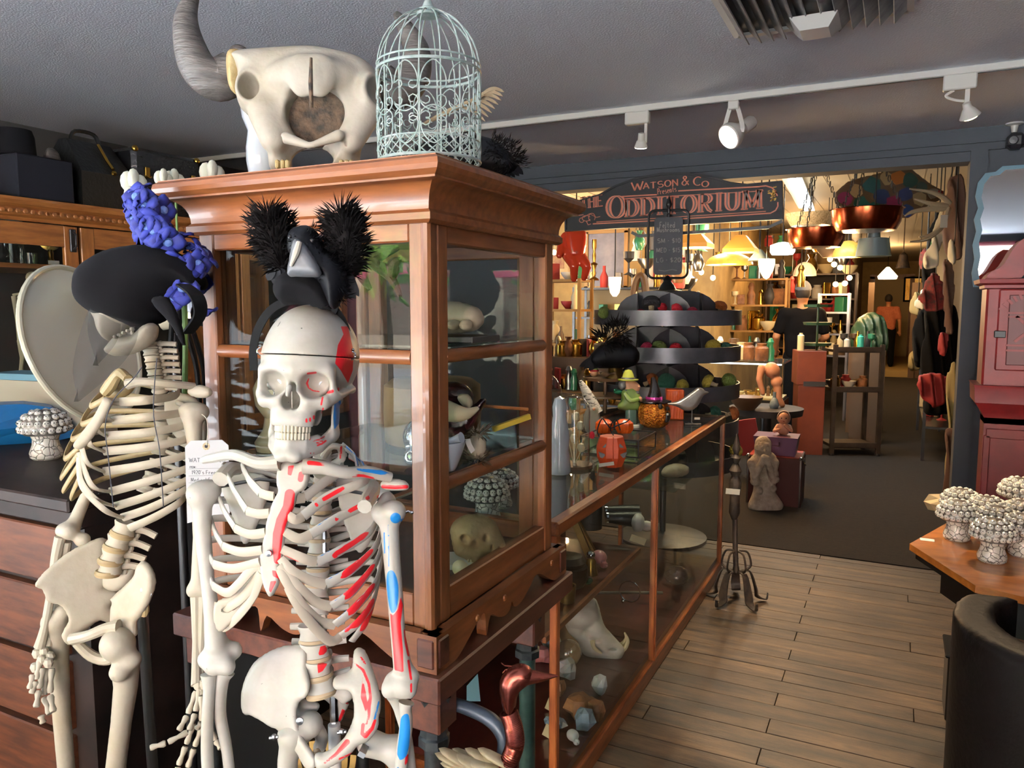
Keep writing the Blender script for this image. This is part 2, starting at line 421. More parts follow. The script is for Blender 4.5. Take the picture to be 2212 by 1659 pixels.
def paint2(o,marks):
 me=o.data;n=len(me.vertices);a=np.empty(n*3);me.vertices.foreach_get('co',a);a=a.reshape(-1,3)
 r=o
 while r.parent is not None:r=r.parent
 a=a+np.array(r.location)-np.array(CAM);dep=a@np.array(CF);x=1106+F*(a@np.array(CR))/dep;y=829.5-F*(a@np.array(CU))/dep
 for col in('red','blue','ink'):
  d=np.full(n,1.0)
  for m in marks:
   if m[0]!=col:continue
   rr=m[2]if isinstance(m[2],(list,tuple))else[m[2]]*len(m[1])
   if m[1][0]=='poly':q=sd2(m[1][1:],x,y)*dep/F
   else:
    P=(x,y,np.zeros(n));pts=[(*p,0)for p in m[1]]
    q=(sP(P,pts,rr)if len(pts)>1 else sC(P,pts[0],pts[0],rr[0]))*dep/F
   if len(m)>3:q=np.where(dep<m[3],q,1.0)
   d=np.minimum(d,q)
  at=me.attributes.new('paint_'+col,'FLOAT','POINT');at.data.foreach_set('value',np.maximum(.01-d,0).astype(np.float32))
def bone(mb,pts,rr,k=5,n=10,flat=1):return mb.tube(pts,rr,n,flat=flat,k=k)
def rib(mb,pts,h,th,ax,k=6,n=8):
 P=spline(pts,k);m=len(P);hh=lerpl(list(h),m)if isinstance(h,(list,tuple))else[h]*m;v=[]
 for i,p in enumerate(P):
  t=(P[min(i+1,m-1)]-P[max(i-1,0)]).normalized();r=p-Vector(ax);r.z*=.3;w=t.cross(r)
  w=w.normalized()if w.length>1e-6 else Vector((0,0,1));x=w.cross(t)
  for j in range(n):a=2*PI*j/n;v.append(p+x*(th/2*math.cos(a))+w*(hh[i]/2*math.sin(a)))
 f=[(i*n+j,i*n+(j+1)%n,(i+1)*n+(j+1)%n,(i+1)*n+j)for i in range(m-1)for j in range(n)]+[tuple(range(n))[::-1],tuple((m-1)*n+j for j in range(n))]
 return mb.add(v,f)
def H(s):
 s=s.lstrip('#');c=[int(s[i:i+2],16)/255 for i in(0,2,4)]
 return tuple(x/12.92 if x<=.04045 else((x+.055)/1.055)**2.4 for x in c)
 # ------------------------------------------------------------------ shared materials
M('oak_floor',H('#543f2b'),.55,c2=H('#281c13'),sc=2.2,st=(1.2,9,9),ramp=(.36,.64),det=8,rand=.25,bump=.25,bsc=6,bst=(3,40,40))
def stain(m,sc,lo,hi,knots):
 nt=MATS[m].node_tree;N=nt.nodes;L=nt.links;b=N['Principled BSDF'];src=b.inputs['Base Color'].links[0].from_socket
 tc=N.new('ShaderNodeTexCoord');mp=N.new('ShaderNodeMapping');mp.inputs['Scale'].default_value=(.7,1.6,1);L.new(tc.outputs['Object'],mp.inputs[0])
 n=N.new('ShaderNodeTexNoise');n.inputs['Scale'].default_value=sc;n.inputs['Detail'].default_value=6;n.inputs['Roughness'].default_value=.7;L.new(mp.outputs[0],n.inputs['Vector'])
 mr=N.new('ShaderNodeMapRange');mr.inputs['From Min'].default_value=.35;mr.inputs['From Max'].default_value=.62;mr.inputs['To Min'].default_value=lo;mr.inputs['To Max'].default_value=hi;L.new(n.outputs['Fac'],mr.inputs[0])
 v=N.new('ShaderNodeTexVoronoi');v.inputs['Scale'].default_value=knots;v.inputs['Randomness'].default_value=1;m2=N.new('ShaderNodeMapping');m2.inputs['Scale'].default_value=(.6,1.5,.1);L.new(tc.outputs['Object'],m2.inputs[0]);L.new(m2.outputs[0],v.inputs['Vector'])
 k=N.new('ShaderNodeMapRange');k.inputs['From Min'].default_value=.03;k.inputs['From Max'].default_value=.09;k.inputs['To Min'].default_value=.3;L.new(v.outputs['Distance'],k.inputs[0])
 ml=N.new('ShaderNodeMath');ml.operation='MULTIPLY';L.new(mr.outputs[0],ml.inputs[0]);L.new(k.outputs[0],ml.inputs[1])
 vm=N.new('ShaderNodeVectorMath');vm.operation='SCALE';L.new(src,vm.inputs[0]);L.new(ml.outputs[0],vm.inputs['Scale']);L.new(vm.outputs[0],b.inputs['Base Color'])
stain('oak_floor',2.6,.42,1.3,3.6)
M('subfloor',H('#140e0a'),.9)
M('ceiling_paint',H('#e2e9f5'),.95,bump=.35,bsc=130)
M('wall_slate',H('#22262d'),.75,bump=.1,bsc=30)
M('wall_dark',H('#2a2622'),.8)
M('wall_cream',H('#b89a62'),.8,c2=H('#8f744a'),sc=2)
M('ceil_back',H('#a39a88'),.7)
M('carpet',H('#1e1916'),.98,c2=H('#13100e'),sc=30,bump=.5,bsc=220)
M('pale_wood',H('#a78f5c'),.6)
M('white_paint',H('#dcdcd8'),.45)
M('white_gloss',H('#e6e6e2'),.2)
M('black_metal',H('#17171a'),.42,metal=.3)
M('black_matte',H('#0d0d0e'),.8,spec=.1)
M('dark_grey',H('#2b2c30'),.5)
M('chrome',H('#c8c8c8'),.12,metal=1)
M('steel',H('#8d8f92'),.3,metal=1)
M('brass',H('#a8843f'),.28,metal=1,c2=H('#6b4e22'),sc=12)
M('gold',H('#c39a45'),.25,metal=1)
M('paper',H('#d9d5c8'),.8)
M('ink',H('#22222a'),.8)
WD=dict(rough=.42,det=5,ramp=(.3,.7),coat=.15)
M('cherry_x',H('#7f4b26'),c2=H('#54290f'),sc=3,st=(2,14,14),**WD)
M('cherry_y',H('#7f4b26'),c2=H('#54290f'),sc=3,st=(14,2,14),**WD)
M('cherry_z',H('#83502b'),c2=H('#54290f'),sc=3,st=(14,14,2),**WD)
M('brown_x',H('#5a3021'),c2=H('#36190f'),sc=3,st=(2,14,14),**WD)
M('brown_y',H('#5a3021'),c2=H('#36190f'),sc=3,st=(14,2,14),**WD)
M('oak_y',H('#9a6230'),c2=H('#6f3d18'),sc=3,st=(14,2,14),**WD)
M('oak_z',H('#9a6230'),c2=H('#6f3d18'),sc=3,st=(14,14,2),**WD)
M('oak_x',H('#9a6230'),c2=H('#6f3d18'),sc=3,st=(2,14,14),**WD)
glass('pane',refl=.5,dirt=.006)
glass('clear_glass',tint=(.9,.93,.92),refl=2.6,dirt=.015)
glass('shelf_glass',tint=(.86,.93,.9),refl=1.2,dirt=.015)
# ------------------------------------------------------------------ room shell
YW,ZC,ZC2=5.2,2.6,2.85
def slab(name,x0,x1,y0,y1,z0,z1,mat,kind='structure',parent=None):
 mb=MB().box(((x0+x1)/2,(y0+y1)/2,(z0+z1)/2),(x1-x0,y1-y0,z1-z0))
 return part(name,mb,mat,parent,smooth=0)if parent else obj(name,mb,mat,kind=kind,smooth=0)
floor=slab('floor',-4.6,3.2,-2.8,5.2,-.1,-.012,'subfloor')
def planks():
 w=.112;r0=0;Y=.98;i=0
 while Y<5.19:
  w2=min(w,5.2-Y);cuts=[-2.4];x=-.37 if i%2 else(-1.02+.25*math.sin(i*2.1))
  while x>-2.4:x-=1.38
  x+=1.38
  while x<2.1:cuts.append(x);x+=1.38
  cuts.append(2.1)
  for a,b in zip(cuts,cuts[1:]):
   if b-a<.05:continue
   dz=rnd.uniform(-.0016,.0008)
   mb=MB().box(((a+b)/2,Y+w2/2,-.006+dz),(b-a-.003,w2-.0035,.012),bev=.0012)
   o=part('plank',mb,'oak_floor',floor,smooth=0)
  Y+=w;i+=1
planks()
slab('floor_carpet',-6.5,1.2,5.2,19.2,-.1,.004,'carpet')
slab('floor_platform',-3,1.2,19.2,25,-.1,.14,'pale_wood')
slab('ceiling',-4.6,3.2,-2.8,5.3,ZC,ZC+.1,'ceiling_paint')
slab('ceiling_back',-6.5,1.2,5.3,25,ZC2,ZC2+.1,'ceil_back')
ob=bpy.data.objects['ceiling_back']
for k in range(34):
 slab('board',-6.4+k*.22,-6.2+k*.22,5.35,18,ZC2-.006,ZC2-.0005,'ceil_back',parent=ob)
wl=slab('wall_left',-4.6,-4.4,.2,5.3,0,ZC,'wall_dark')
slab('sill',-4.6,-4.4,-2.8,.2,0,.2,'wall_slate',parent=wl);slab('header',-4.6,-4.4,-2.8,.2,2.5,ZC,'wall_slate',parent=wl);slab('corner_post',-4.6,-4.4,-2.8,-2.4,.2,2.5,'wall_slate',parent=wl)  # wall left open around the added side window
slab('wall_right',3.0,3.2,-2.8,5.3,0,ZC,'wall_slate')
wf=slab('wall_front',-4.6,3.2,-2.8,-2.6,0,WIN_Z0,'wall_slate')
slab('header',-4.6,3.2,-2.8,-2.6,WIN_Z1,ZC,'wall_slate',parent=wf)
slab('side',-4.6,WIN_X0,-2.8,-2.6,WIN_Z0,WIN_Z1,'wall_slate',parent=wf)
slab('side',WIN_X1,3.2,-2.8,-2.6,WIN_Z0,WIN_Z1,'wall_slate',parent=wf)
M('rose_paint',H('#b0405a'),.5)
win=slab('window_1',WIN_X0,WIN_X1,-2.75,-2.65,WIN_Z0,WIN_Z0+.05,'rose_paint')
slab('frame',WIN_X0,WIN_X1,-2.75,-2.65,WIN_Z1-.06,WIN_Z1,'rose_paint',parent=win)
for x in(-4.17,-2.75,-1.1,.2,1.47):slab('mullion',x-.035,x+.035,-2.75,-2.65,WIN_Z0,WIN_Z1,'rose_paint',parent=win)
wb=slab('wall_back',.335,3.2,YW,YW+.16,0,ZC,'wall_slate')
slab('jamb',-4.6,-2.55,YW,YW+.16,0,ZC,'wall_slate',parent=wb)
slab('beam',-2.55,.335,YW,YW+.16,2.42,ZC,'wall_slate',parent=wb)
slab('ledge',-4.6,3.2,YW-.035,YW,2.515,ZC,'wall_slate',parent=wb)
slab('ledge',-4.6,3.2,YW-.018,YW,2.475,2.515,'wall_slate',parent=wb)
slab('upstand',-6.5,3.2,YW+.1,YW+.2,ZC,ZC2+.1,'wall_cream',parent=wb)
slab('casing',.335,.42,YW-.025,YW,0,2.475,'wall_slate',parent=wb)
slab('plinth',.42,3.0,YW-.03,YW,0,.16,'wall_slate',parent=wb)
slab('wall_back_right',.62,.8,YW+.16,25,0,ZC2,'wall_dark')
slab('wall_picture',-6.5,-2.05,9.6,9.8,0,ZC2,'wall_cream')
slab('wall_back_left',-6.6,-6.4,5.2,9.8,0,ZC2,'wall_cream')
slab('wall_side',-2.2,-2.05,9.8,14.2,0,ZC2,'wall_cream')
slab('wall_middle',-3,-.95,14.2,14.4,0,ZC2,'wall_cream')
slab('wall_corridor',-1.1,-.95,14.4,25,0,ZC2,'wall_cream')
slab('wall_far',-1.1,.8,24.8,25,0,ZC2,'wall_cream')
M('pavement',H('#d0d3d6'),.9);M('foliage',H('#5f8f33'),.7,c2=H('#9cc25a'),sc=5);M('bark',H('#5b4a3a'),.9);M('brick_pale',H('#c7b29c'),.9)
slab('street',-14,10,-16,-2.85,-.15,-.05,'pavement');slab('added_side_street',-14,-4.65,-2.84,5,-.15,-.05,'pavement')  # side slab is unseen, added to bounce sunlight through the added window
w2=slab('added_side_window',-4.55,-4.45,-2.4,.2,.2,.25,'rose_paint')  # unseen window, added to throw street light onto the ceiling
for y in(-2.37,-1.1,.17):slab('mullion',-4.55,-4.45,y-.035,y+.035,.2,2.5,'rose_paint',parent=w2)
fac=slab('facade_wall',-14,10,-14.6,-14.2,-.05,4.6,'brick_pale')
for k in range(6):slab('awning',-13+k*3.8,-10.6+k*3.8,-14.2,-13.4,2.3,2.45,'rose_paint',parent=fac)
def tree(x,y,lab):
 t=thing('street_tree',lab,'tree',(x,y,-.05),'street trees')
 mb=MB().tube([(x,y,-.05),(x+.05,y,1.2),(x-.05,y,2.6)],[.1,.07,.05],8);part('trunk',mb,'bark',t)
 mb=MB()
 for _ in range(420):
  a=Vector((rnd.gauss(0,1),rnd.gauss(0,1),rnd.gauss(0,.8))).normalized()*rnd.uniform(.4,1.15)
  T=TR((x+a.x,y+a.y,2.7+a.z),(rnd.uniform(0,6),rnd.uniform(0,6),rnd.uniform(0,6)),.17)
  mb.add([(-1,0,0),(0,-.5,.1),(1,0,0),(0,.5,.1)],[(0,1,2,3)],T)
 part('foliage',mb,'foliage',t,kind='stuff')
tree(-3.7,-5.6,'leafy green street tree mirrored in the cabinet front glass');tree(-6.2,-6.0,'second leafy street tree further along the pavement')
# ------------------------------------------------------------------ glazed display cabinet on its iron-legged table
CX0,CX1,CY0,CY1,CZ0,CZ1=-1.425,-.812,1.265,1.872,.945,1.783
TZ=.872
cab=thing('display_cabinet','tall reddish wooden display cabinet with glass sides and a flared cornice','cabinet',((CX0+CX1)/2,(CY0+CY1)/2,TZ))
def ring_profile(prof,x0,x1,y0,y1):
 mb=MB();n=len(prof)
 for i,(o,z)in enumerate(prof):
  mb.v+=[(x0-o,y0-o,z),(x1+o,y0-o,z),(x1+o,y1+o,z),(x0-o,y1+o,z)]
 for i in range(n-1):
  for j in range(4):k=(j+1)%4;mb.f.append((i*4+j,i*4+k,(i+1)*4+k,(i+1)*4+j))
 mb.f+=[(3,2,1,0),tuple(4*(n-1)+j for j in range(4))]
 return mb
def arc(c,r,a0,a1,n=6):return[(c[0]+r*math.cos(a0+(a1-a0)*i/n),c[1]+r*math.sin(a0+(a1-a0)*i/n))for i in range(n+1)]
corn=[(.0,1.757),(.010,1.757),(.018,1.763),(.018,1.776),(.010,1.783)]+[(.010+.034*(1-math.cos(t)),1.783+.05*math.sin(t))for t in[i*PI/2/7 for i in range(8)]]+[(.05,1.834),(.05,1.838),(.053,1.840),(.062,1.847),(.066,1.856),(.064,1.866),(.056,1.872),(.056,1.874),(.0,1.875)]
part('cornice',ring_profile(corn,CX0,CX1,CY0,CY1),'cherry_x',cab,smooth=25)
part('crown_board',MB().box(((CX0+CX1)/2,(CY0+CY1)/2,1.867),(CX1-CX0,CY1-CY0,.014)),'cherry_x',cab)
def stile(x,y,dx,dy,nm='stile'):
 return part(nm,MB().box((x,y,(CZ0+CZ1)/2),(dx,dy,CZ1-CZ0),bev=.003),'cherry_z',cab)
sw=.044
for x in(CX0+sw/2,CX1-sw/2-.0):stile(x,CY0+.018,sw,.036)
stile(CX1-.018,CY0+.036+.02,.036,.038);stile(CX1-.018,CY1-.024,.036,.044);stile(CX0+.018,CY0+.056,.036,.038);stile(CX0+.018,CY1-.024,.036,.044)
stile(CX1-sw-.018,CY1-.018,sw,.036);stile(CX0+.06,CY1-.018,sw,.036)
part('bead',MB().tube([(CX1-.004,CY0+.004,CZ0),(CX1-.004,CY0+.004,CZ1)],.012,10),'cherry_z',cab)
def rail(z,h,nm='rail',d=.03,back=True):
 xl,xr=CX0+sw,CX1-sw
 part(nm,MB().box(((xl+xr)/2,CY0+.017,z),(xr-xl,d,h),bev=.003),'cherry_x',cab)
 part(nm,MB().box((CX1-.017,(CY0+CY1)/2+.014,z),(d,CY1-CY0-.12,h),bev=.003),'cherry_y',cab)
 part(nm,MB().box((CX0+.017,(CY0+CY1)/2+.014,z),(d,CY1-CY0-.12,h),bev=.003),'cherry_y',cab)
 if back:part(nm,MB().box(((xl+xr)/2,CY1-.017,z),(xr-xl,d,h),bev=.003),'cherry_x',cab)
rail(CZ1-.03,.06);rail(CZ0+.035,.07)
ZR1,ZR2=1.497,1.232
def tworail(z,front=True):
 if front:part('rail',MB().tube([(CX0+sw,CY0+.012,z),(CX1-sw,CY0+.012,z)],.013,10,flat=1.15),'cherry_x',cab)
 part('rail',MB().tube([(CX1-.012,CY0+.07,z),(CX1-.012,CY1-.04,z)],.013,10,flat=1.15),'cherry_y',cab)
 part('rail',MB().tube([(CX0+.012,CY0+.07,z),(CX0+.012,CY1-.04,z)],.013,10,flat=1.15),'cherry_y',cab)
tworail(ZR1);tworail(ZR2,False)
def pane(c,d):part('pane',MB().box(c,d),'pane',cab,smooth=0)
zt,zb=CZ1-.06,CZ0+.07
for a,b in((ZR1+.012,zt),(zb,ZR1-.012)):pane(((CX0+CX1)/2,CY0+.022,(a+b)/2),(CX1-CX0-2*sw,.003,b-a))
for a,b in((ZR1+.012,zt),(ZR2+.012,ZR1-.012),(zb,ZR2-.012)):
 pane((CX1-.022,(CY0+CY1)/2+.014,(a+b)/2),(.003,CY1-CY0-.125,b-a));pane((CX0+.022,(CY0+CY1)/2+.014,(a+b)/2),(.003,CY1-CY0-.125,b-a))
pane(((CX0+CX1)/2,CY1-.022,(zb+zt)/2),(CX1-CX0-2*sw,.003,zt-zb))
for z in(ZR1+.018,ZR2+.018):
 part('glass_shelf',MB().box(((CX0+CX1)/2,(CY0+CY1)/2+.005,z),(CX1-CX0-.075,CY1-CY0-.09,.006)),'shelf_glass',cab,smooth=0)
part('floor_board',MB().box(((CX0+CX1)/2,(CY0+CY1)/2,CZ0+.012),(CX1-CX0-.05,CY1-CY0-.05,.02)),'brown_y',cab)
part('top_board',MB().box(((CX0+CX1)/2,(CY0+CY1)/2,CZ1-.012),(CX1-CX0-.07,CY1-CY0-.08,.02)),'brown_y',cab)
def apron(L):
 top=[(L,.078),(0,.078)];pts=[(0,0),(.09*L,0)]
 def scal(x0,x1,h):return[(x0+(x1-x0)*i/8,h*math.sin(PI*i/8)**.6)for i in range(9)]
 pts+=[(.13*L,.004),(.2*L,.028),(.26*L,.05),(.30*L,.052)]
 pts+=scal(.31*L,.31*L+.01,-.0)[:1]+[(.34*L,.040),(.40*L,.02),(.45*L,.012),(.485*L,.018),(.5*L,.034),(.515*L,.018),(.55*L,.012),(.60*L,.02),(.66*L,.040),(.69*L,.052)]
 pts+=[(.74*L,.05),(.80*L,.028),(.87*L,.004),(.91*L,0),(L,0)]
 return[(p.x,p.y)for p in spline([(a,b,0)for a,b in pts],3)]+top
PO=.03;z0=TZ
Lx,Ly=CX1-CX0+2*PO,CY1-CY0+2*PO
part('plinth_board',MB().prism(apron(Lx),0,.024,basis((CX0-PO,CY0-PO+.024,z0),(1,0,0),(0,0,1),(0,-1,0))),'cherry_x',cab,smooth=0)
part('plinth_board',MB().prism(apron(Ly),0,.024,basis((CX1+PO-.024,CY0-PO,z0),(0,1,0),(0,0,1),(1,0,0))),'cherry_y',cab,smooth=0)
part('plinth_board',MB().prism(apron(Ly),0,.024,basis((CX0-PO,CY0-PO,z0),(0,1,0),(0,0,1),(1,0,0))),'cherry_y',cab,smooth=0)
mb=MB()
for x,y in((CX1+PO-.026,CY0-PO+.026),(CX0-PO+.026,CY0-PO+.026),(CX1+PO-.026,CY1+PO-.026),(CX0-PO+.026,CY1+PO-.026)):
 part('corner_block',MB().box((x,y,z0+.039),(.058,.058,.078),bev=.012),'brown_x',cab)
for y in(1.40,1.53,1.80):part('peg',MB().sph((CX1+PO,y,z0+.056),(.005,.008,.008),8),'oak_y',cab)
tab=thing('iron_leg_table','dark brown plank table with pipe legs under the display cabinet','table',((CX0+CX1)/2,(CY0+CY1)/2,0))
TX0,TX1,TY0,TY1=CX0-.09,CX1+.045,CY0-.045,CY1+.045
part('table_top',MB().box(((TX0+TX1)/2,(TY0+TY1)/2,TZ-.0285),(TX1-TX0,TY1-TY0,.055),bev=.004),'brown_y',tab)
M('pipe_iron',H('#2e3236'),.4,metal=.7,c2=H('#4a4f50'),sc=25,bump=.1)
M('pipe_green',H('#28403c'),.4,metal=.3,c2=H('#3c5650'),sc=18,bump=.1)
def pipe_leg(x,y,mt):
 l=part('leg',MB().lathe([(.021,0),(.021,TZ-.14),(.0225,TZ-.138),(.0225,TZ-.115)],16,(x,y,0)),mt,tab)
 part('coupling',MB().lathe([(.024,0),(.033,.002),(.033,.02),(.029,.024),(.029,.044),(.033,.048),(.033,.06),(.028,.075),(.04,.11)],8,(x,y,TZ-.17)),'pipe_iron',l)
 part('block',MB().box((x,y,TZ-.09),(.07,.07,.075),bev=.004),'brown_y',l)
pipe_leg(TX1-.045,TY0+.05,'pipe_iron');pipe_leg(TX1-.045,TY1-.2,'pipe_green');pipe_leg(TX0+.06,TY0+.05,'pipe_iron');pipe_leg(TX0+.06,TY1-.06,'pipe_iron')
# ------------------------------------------------------------------ stroke lettering
def el(cx,cy,rx,ry,a0,a1,n=14):return[(cx+rx*math.cos(math.radians(a0+(a1-a0)*i/n)),cy+ry*math.sin(math.radians(a0+(a1-a0)*i/n)))for i in range(n+1)]
GL={'A':[[(0,0),(.5,1)],[(.5,1),(1,0)],[(.22,.35),(.78,.35)]],'C':[el(.55,.5,.5,.5,50,310)],'D':[[(.12,0),(.12,1)],[(.12,1),(.4,1)]+el(.4,.5,.55,.5,90,-90)+[(.12,0)]],'E':[[(.12,0),(.12,1)],[(.12,1),(.9,1)],[(.12,.5),(.7,.5)],[(.12,0),(.9,0)]],'F':[[(.12,0),(.12,1)],[(.12,1),(.9,1)],[(.12,.5),(.7,.5)]],'G':[el(.55,.5,.5,.5,50,360)+[(.6,.5)]],'H':[[(.1,0),(.1,1)],[(.9,0),(.9,1)],[(.1,.5),(.9,.5)]],'I':[[(.5,0),(.5,1)]],'L':[[(.12,1),(.12,0)],[(.12,0),(.9,0)]],'M':[[(.08,0),(.12,1)],[(.12,1),(.5,.1)],[(.5,.1),(.88,1)],[(.88,1),(.92,0)]],'N':[[(.1,0),(.1,1)],[(.1,1),(.9,0)],[(.9,0),(.9,1)]],'O':[el(.5,.5,.5,.5,90,450,24)],'P':[[(.12,0),(.12,1)],[(.12,1),(.45,1)]+el(.45,.73,.45,.27,90,-90)+[(.12,.46)]],'R':[[(.12,0),(.12,1)],[(.12,1),(.45,1)]+el(.45,.74,.42,.26,90,-90)+[(.12,.48)],[(.45,.48),(.75,.1),(1,-.02)]],'S':[el(.5,.74,.42,.26,40,270)+el(.5,.26,.45,.26,90,-140)],'T':[[(.5,0),(.5,1)],[(0,.95),(1,.95)]],'U':[[(.1,1),(.1,.4)]+el(.5,.4,.4,.4,180,360)+[(.9,1)]],'W':[[(0,1),(.27,0)],[(.27,0),(.5,.8)],[(.5,.8),(.73,0)],[(.73,0),(1,1)]],'X':[[(0,0),(1,1)],[(0,1),(1,0)]],'&':[[(1,0),(.3,.75)]+el(.45,.82,.2,.18,200,-20)+[(.2,.4)]+el(.4,.24,.3,.24,160,300)+[(.95,.5)]],'$':[el(.5,.7,.38,.22,40,270)+el(.5,.28,.4,.22,90,-140),[(.5,-.1),(.5,1.1)]],'1':[[(.2,.75),(.5,1),(.5,0)]],'0':[el(.5,.5,.42,.5,90,450,20)],'2':[el(.5,.72,.4,.28,160,-40)+[(.1,0),(.95,0)]],'5':[[(.85,1),(.2,1),(.15,.55)]+el(.48,.32,.4,.32,110,-150)],'9':[el(.5,.7,.35,.3,0,360)+[(.8,.4),(.6,0)]],'-':[[(.1,.5),(.9,.5)]],"'":[[(.4,1),(.3,.8)]],'a':[el(.45,.27,.35,.27,20,340)+[(.82,.55),(.82,0)]],'c':[el(.5,.27,.38,.27,50,310)],'d':[el(.42,.27,.34,.27,20,340),[(.8,1),(.8,0)]],'e':[[(.15,.3),(.85,.3)]+el(.5,.27,.36,.27,10,300)],'f':[[(.8,.95),(.5,.9),(.45,0)],[(.1,.55),(.8,.55)]],'h':[[(.15,1),(.15,0)],[(.15,.3)]+el(.5,.33,.32,.22,150,0)+[(.82,0)]],'i':[[(.5,.55),(.5,0)]],'k':[[(.15,1),(.15,0)],[(.8,.55),(.15,.25),(.85,0)]],'l':[[(.5,1),(.5,0)]],'m':[[(.08,.55),(.08,0)],el(.28,.35,.2,.2,170,0)+[(.48,0)],el(.7,.35,.22,.2,170,0)+[(.92,0)]],'n':[[(.15,.55),(.15,0)],el(.5,.33,.32,.22,170,0)+[(.82,0)]],'o':[el(.5,.27,.38,.27,90,450,16)],'r':[[(.2,.55),(.2,0)],[(.2,.35),(.5,.55),(.85,.5)]],'s':[el(.5,.4,.32,.14,40,270)+el(.5,.13,.34,.14,90,-140)],'t':[[(.45,.95),(.45,.08),(.8,0)],[(.1,.55),(.8,.55)]],'u':[[(.15,.55),(.15,.2)]+el(.48,.2,.33,.2,180,360)+[(.82,.55)],[(.82,.55),(.82,0)]],}
def pen(mb,pts,thick,thin,T,z=(0,.002)):
 pts=[Vector((p[0],p[1]))for p in pts];n=len(pts);L=[];closed=n>3 and(pts[0]-pts[-1]).length<1e-5
 for i in range(n):
  a=pts[i-1]if i>0 else(pts[-2]if closed else pts[0]);b=pts[i+1]if i<n-1 else(pts[1]if closed else pts[-1])
  t=b-a
  if t.length<1e-9:t=Vector((1,0))
  t.normalize();w=thin+(thick-thin)*abs(t.y)**1.6;nrm=Vector((-t.y,t.x))*w/2;L.append((pts[i]+nrm,pts[i]-nrm))
 v=[];f=[]
 for a,b in L:v+=[(a.x,a.y,z[0]),(b.x,b.y,z[0]),(b.x,b.y,z[1]),(a.x,a.y,z[1])]
 for i in range(n-1):
  for j in range(4):f.append((i*4+j,i*4+(j+1)%4,(i+1)*4+(j+1)%4,(i+1)*4+j))
 f+=[(3,2,1,0),tuple(4*(n-1)+j for j in range(4))]
 mb.add(v,f,T)
def word(mb,s,x,y,w,h,T,thick,thin=None,serif=0,gap=.25,z=(0,.002),widths={}):
 thin=thick if thin is None else thin;u=[0.45 if c in "I1'il-" else(1.35 if c in 'MWm' else(.45 if c==' ' else 1.0))for c in s]
 tot=sum(u)+gap*(len(s)-1);k=w/tot;cx=x
 for c,q in zip(s,u):
  for st in GL.get(c,[]):
   p=[(cx+a*q*k,y+b*h)for a,b in st];pen(mb,p,thick,thin,T,z)
   if serif and len(st)==2 and abs(st[0][0]-st[1][0])<.2:
    for e in p:pen(mb,[(e[0]-serif,e[1]),(e[0]+serif,e[1])],thin,thin,T,z)
  cx+=(q+gap)*k
  # ------------------------------------------------------------------ ceiling fixtures
YT=3.86
trk=thing('track_light_rail','long white lighting track running across the grey ceiling','track rail',(-1.7,YT,ZC-.03))
part('rail',MB().box((-1.7,YT,ZC-.015),(5.4,.036,.03),bev=.003),'white_paint',trk)
part('slot',MB().box((-1.7,YT,ZC-.0305),(5.36,.012,.002)),'dark_grey',trk)
M('bulb_warm',(1,.72,.38),emit=14);M('bulb_white',(1,.93,.78),emit=12);M('bulb_dim',(1,.8,.5),emit=5)
p=WY(1377,262,YT)
t=thing('track_spotlight','small white spotlight with a box adapter, hanging nearest the birdcage','spotlight',(p.x,YT,ZC-.03),'track spotlights')
part('adapter',MB().box((p.x,YT,ZC-.06),(.125,.04,.06),bev=.005),'white_paint',t)
part('arm',MB().box((p.x+.045,YT,ZC-.135),(.014,.012,.1)),'white_paint',t)
h=part('lamp_head',MB().lathe([(.0,.07),(.016,.07),(.018,.035),(.024,.03),(.034,.0),(.0,.002)],16,T=TR((p.x+.02,YT,ZC-.205),(.35,.15,0))),'white_paint',t)
part('bulb',MB().lathe([(.0,-.004),(.03,-.002),(.03,.002)],16,T=TR((p.x+.02,YT,ZC-.206),(.35,.15,0))),'bulb_white',h)
light('track_light_a','SPOT',(p.x,YT-.03,ZC-.22),60,(1,.82,.58),.04,aim=(-1.2,3.4,.9),spot=80)
p=WY(1585,232,YT)
t=thing('track_spotlight','large white spotlight on a twin-arm yoke, its face glowing','spotlight',(p.x,YT,ZC-.03),'track spotlights')
part('adapter',MB().box((p.x,YT,ZC-.05),(.05,.036,.04),bev=.004),'white_paint',t)
q=WY(1583,290,YT)
fc=(Vector((-.55,-.75,-.55))).normalized()
Z=fc;X=Vector((0,0,1)).cross(Z).normalized();T=basis(q,X,Z.cross(X),Z)
yk=part('yoke',MB().strap([(p.x-.018,YT,ZC-.06),tuple(q-X*.062+Vector((0,0,.03))),tuple(q-X*.06)],.02,.005,up=(0,1,0),k=4).strap([(p.x+.018,YT,ZC-.06),tuple(q+X*.062+Vector((0,0,.03))),tuple(q+X*.06)],.02,.005,up=(0,1,0),k=4),'white_paint',t)
h=part('lamp_head',MB().lathe([(.0,-.14),(.03,-.14),(.033,-.135),(.033,-.075),(.03,-.07),(.034,-.05),(.058,-.005),(.062,.005),(.062,.03),(.057,.034),(.053,.03),(.0,.028)],28,T=T),'white_paint',t)
part('bulb',MB().lathe([(.052,.029),(.04,.035),(0,.038)],24,T=T),'bulb_white',h)
light('track_light_b','SPOT',q+fc*.06,160,(1,.8,.52),.03,aim=(.0,3.75,0),spot=58,blend=.25)
p=WY(2074,172,YT)
t=thing('track_spotlight','small white spotlight with an amber bulb, nearest the red alarm box','spotlight',(p.x,YT,ZC-.03),'track spotlights')
part('adapter',MB().box((p.x,YT,ZC-.06),(.125,.04,.065),bev=.005),'white_paint',t)
part('arm',MB().box((p.x+.03,YT,ZC-.135),(.018,.012,.1)),'white_paint',t)
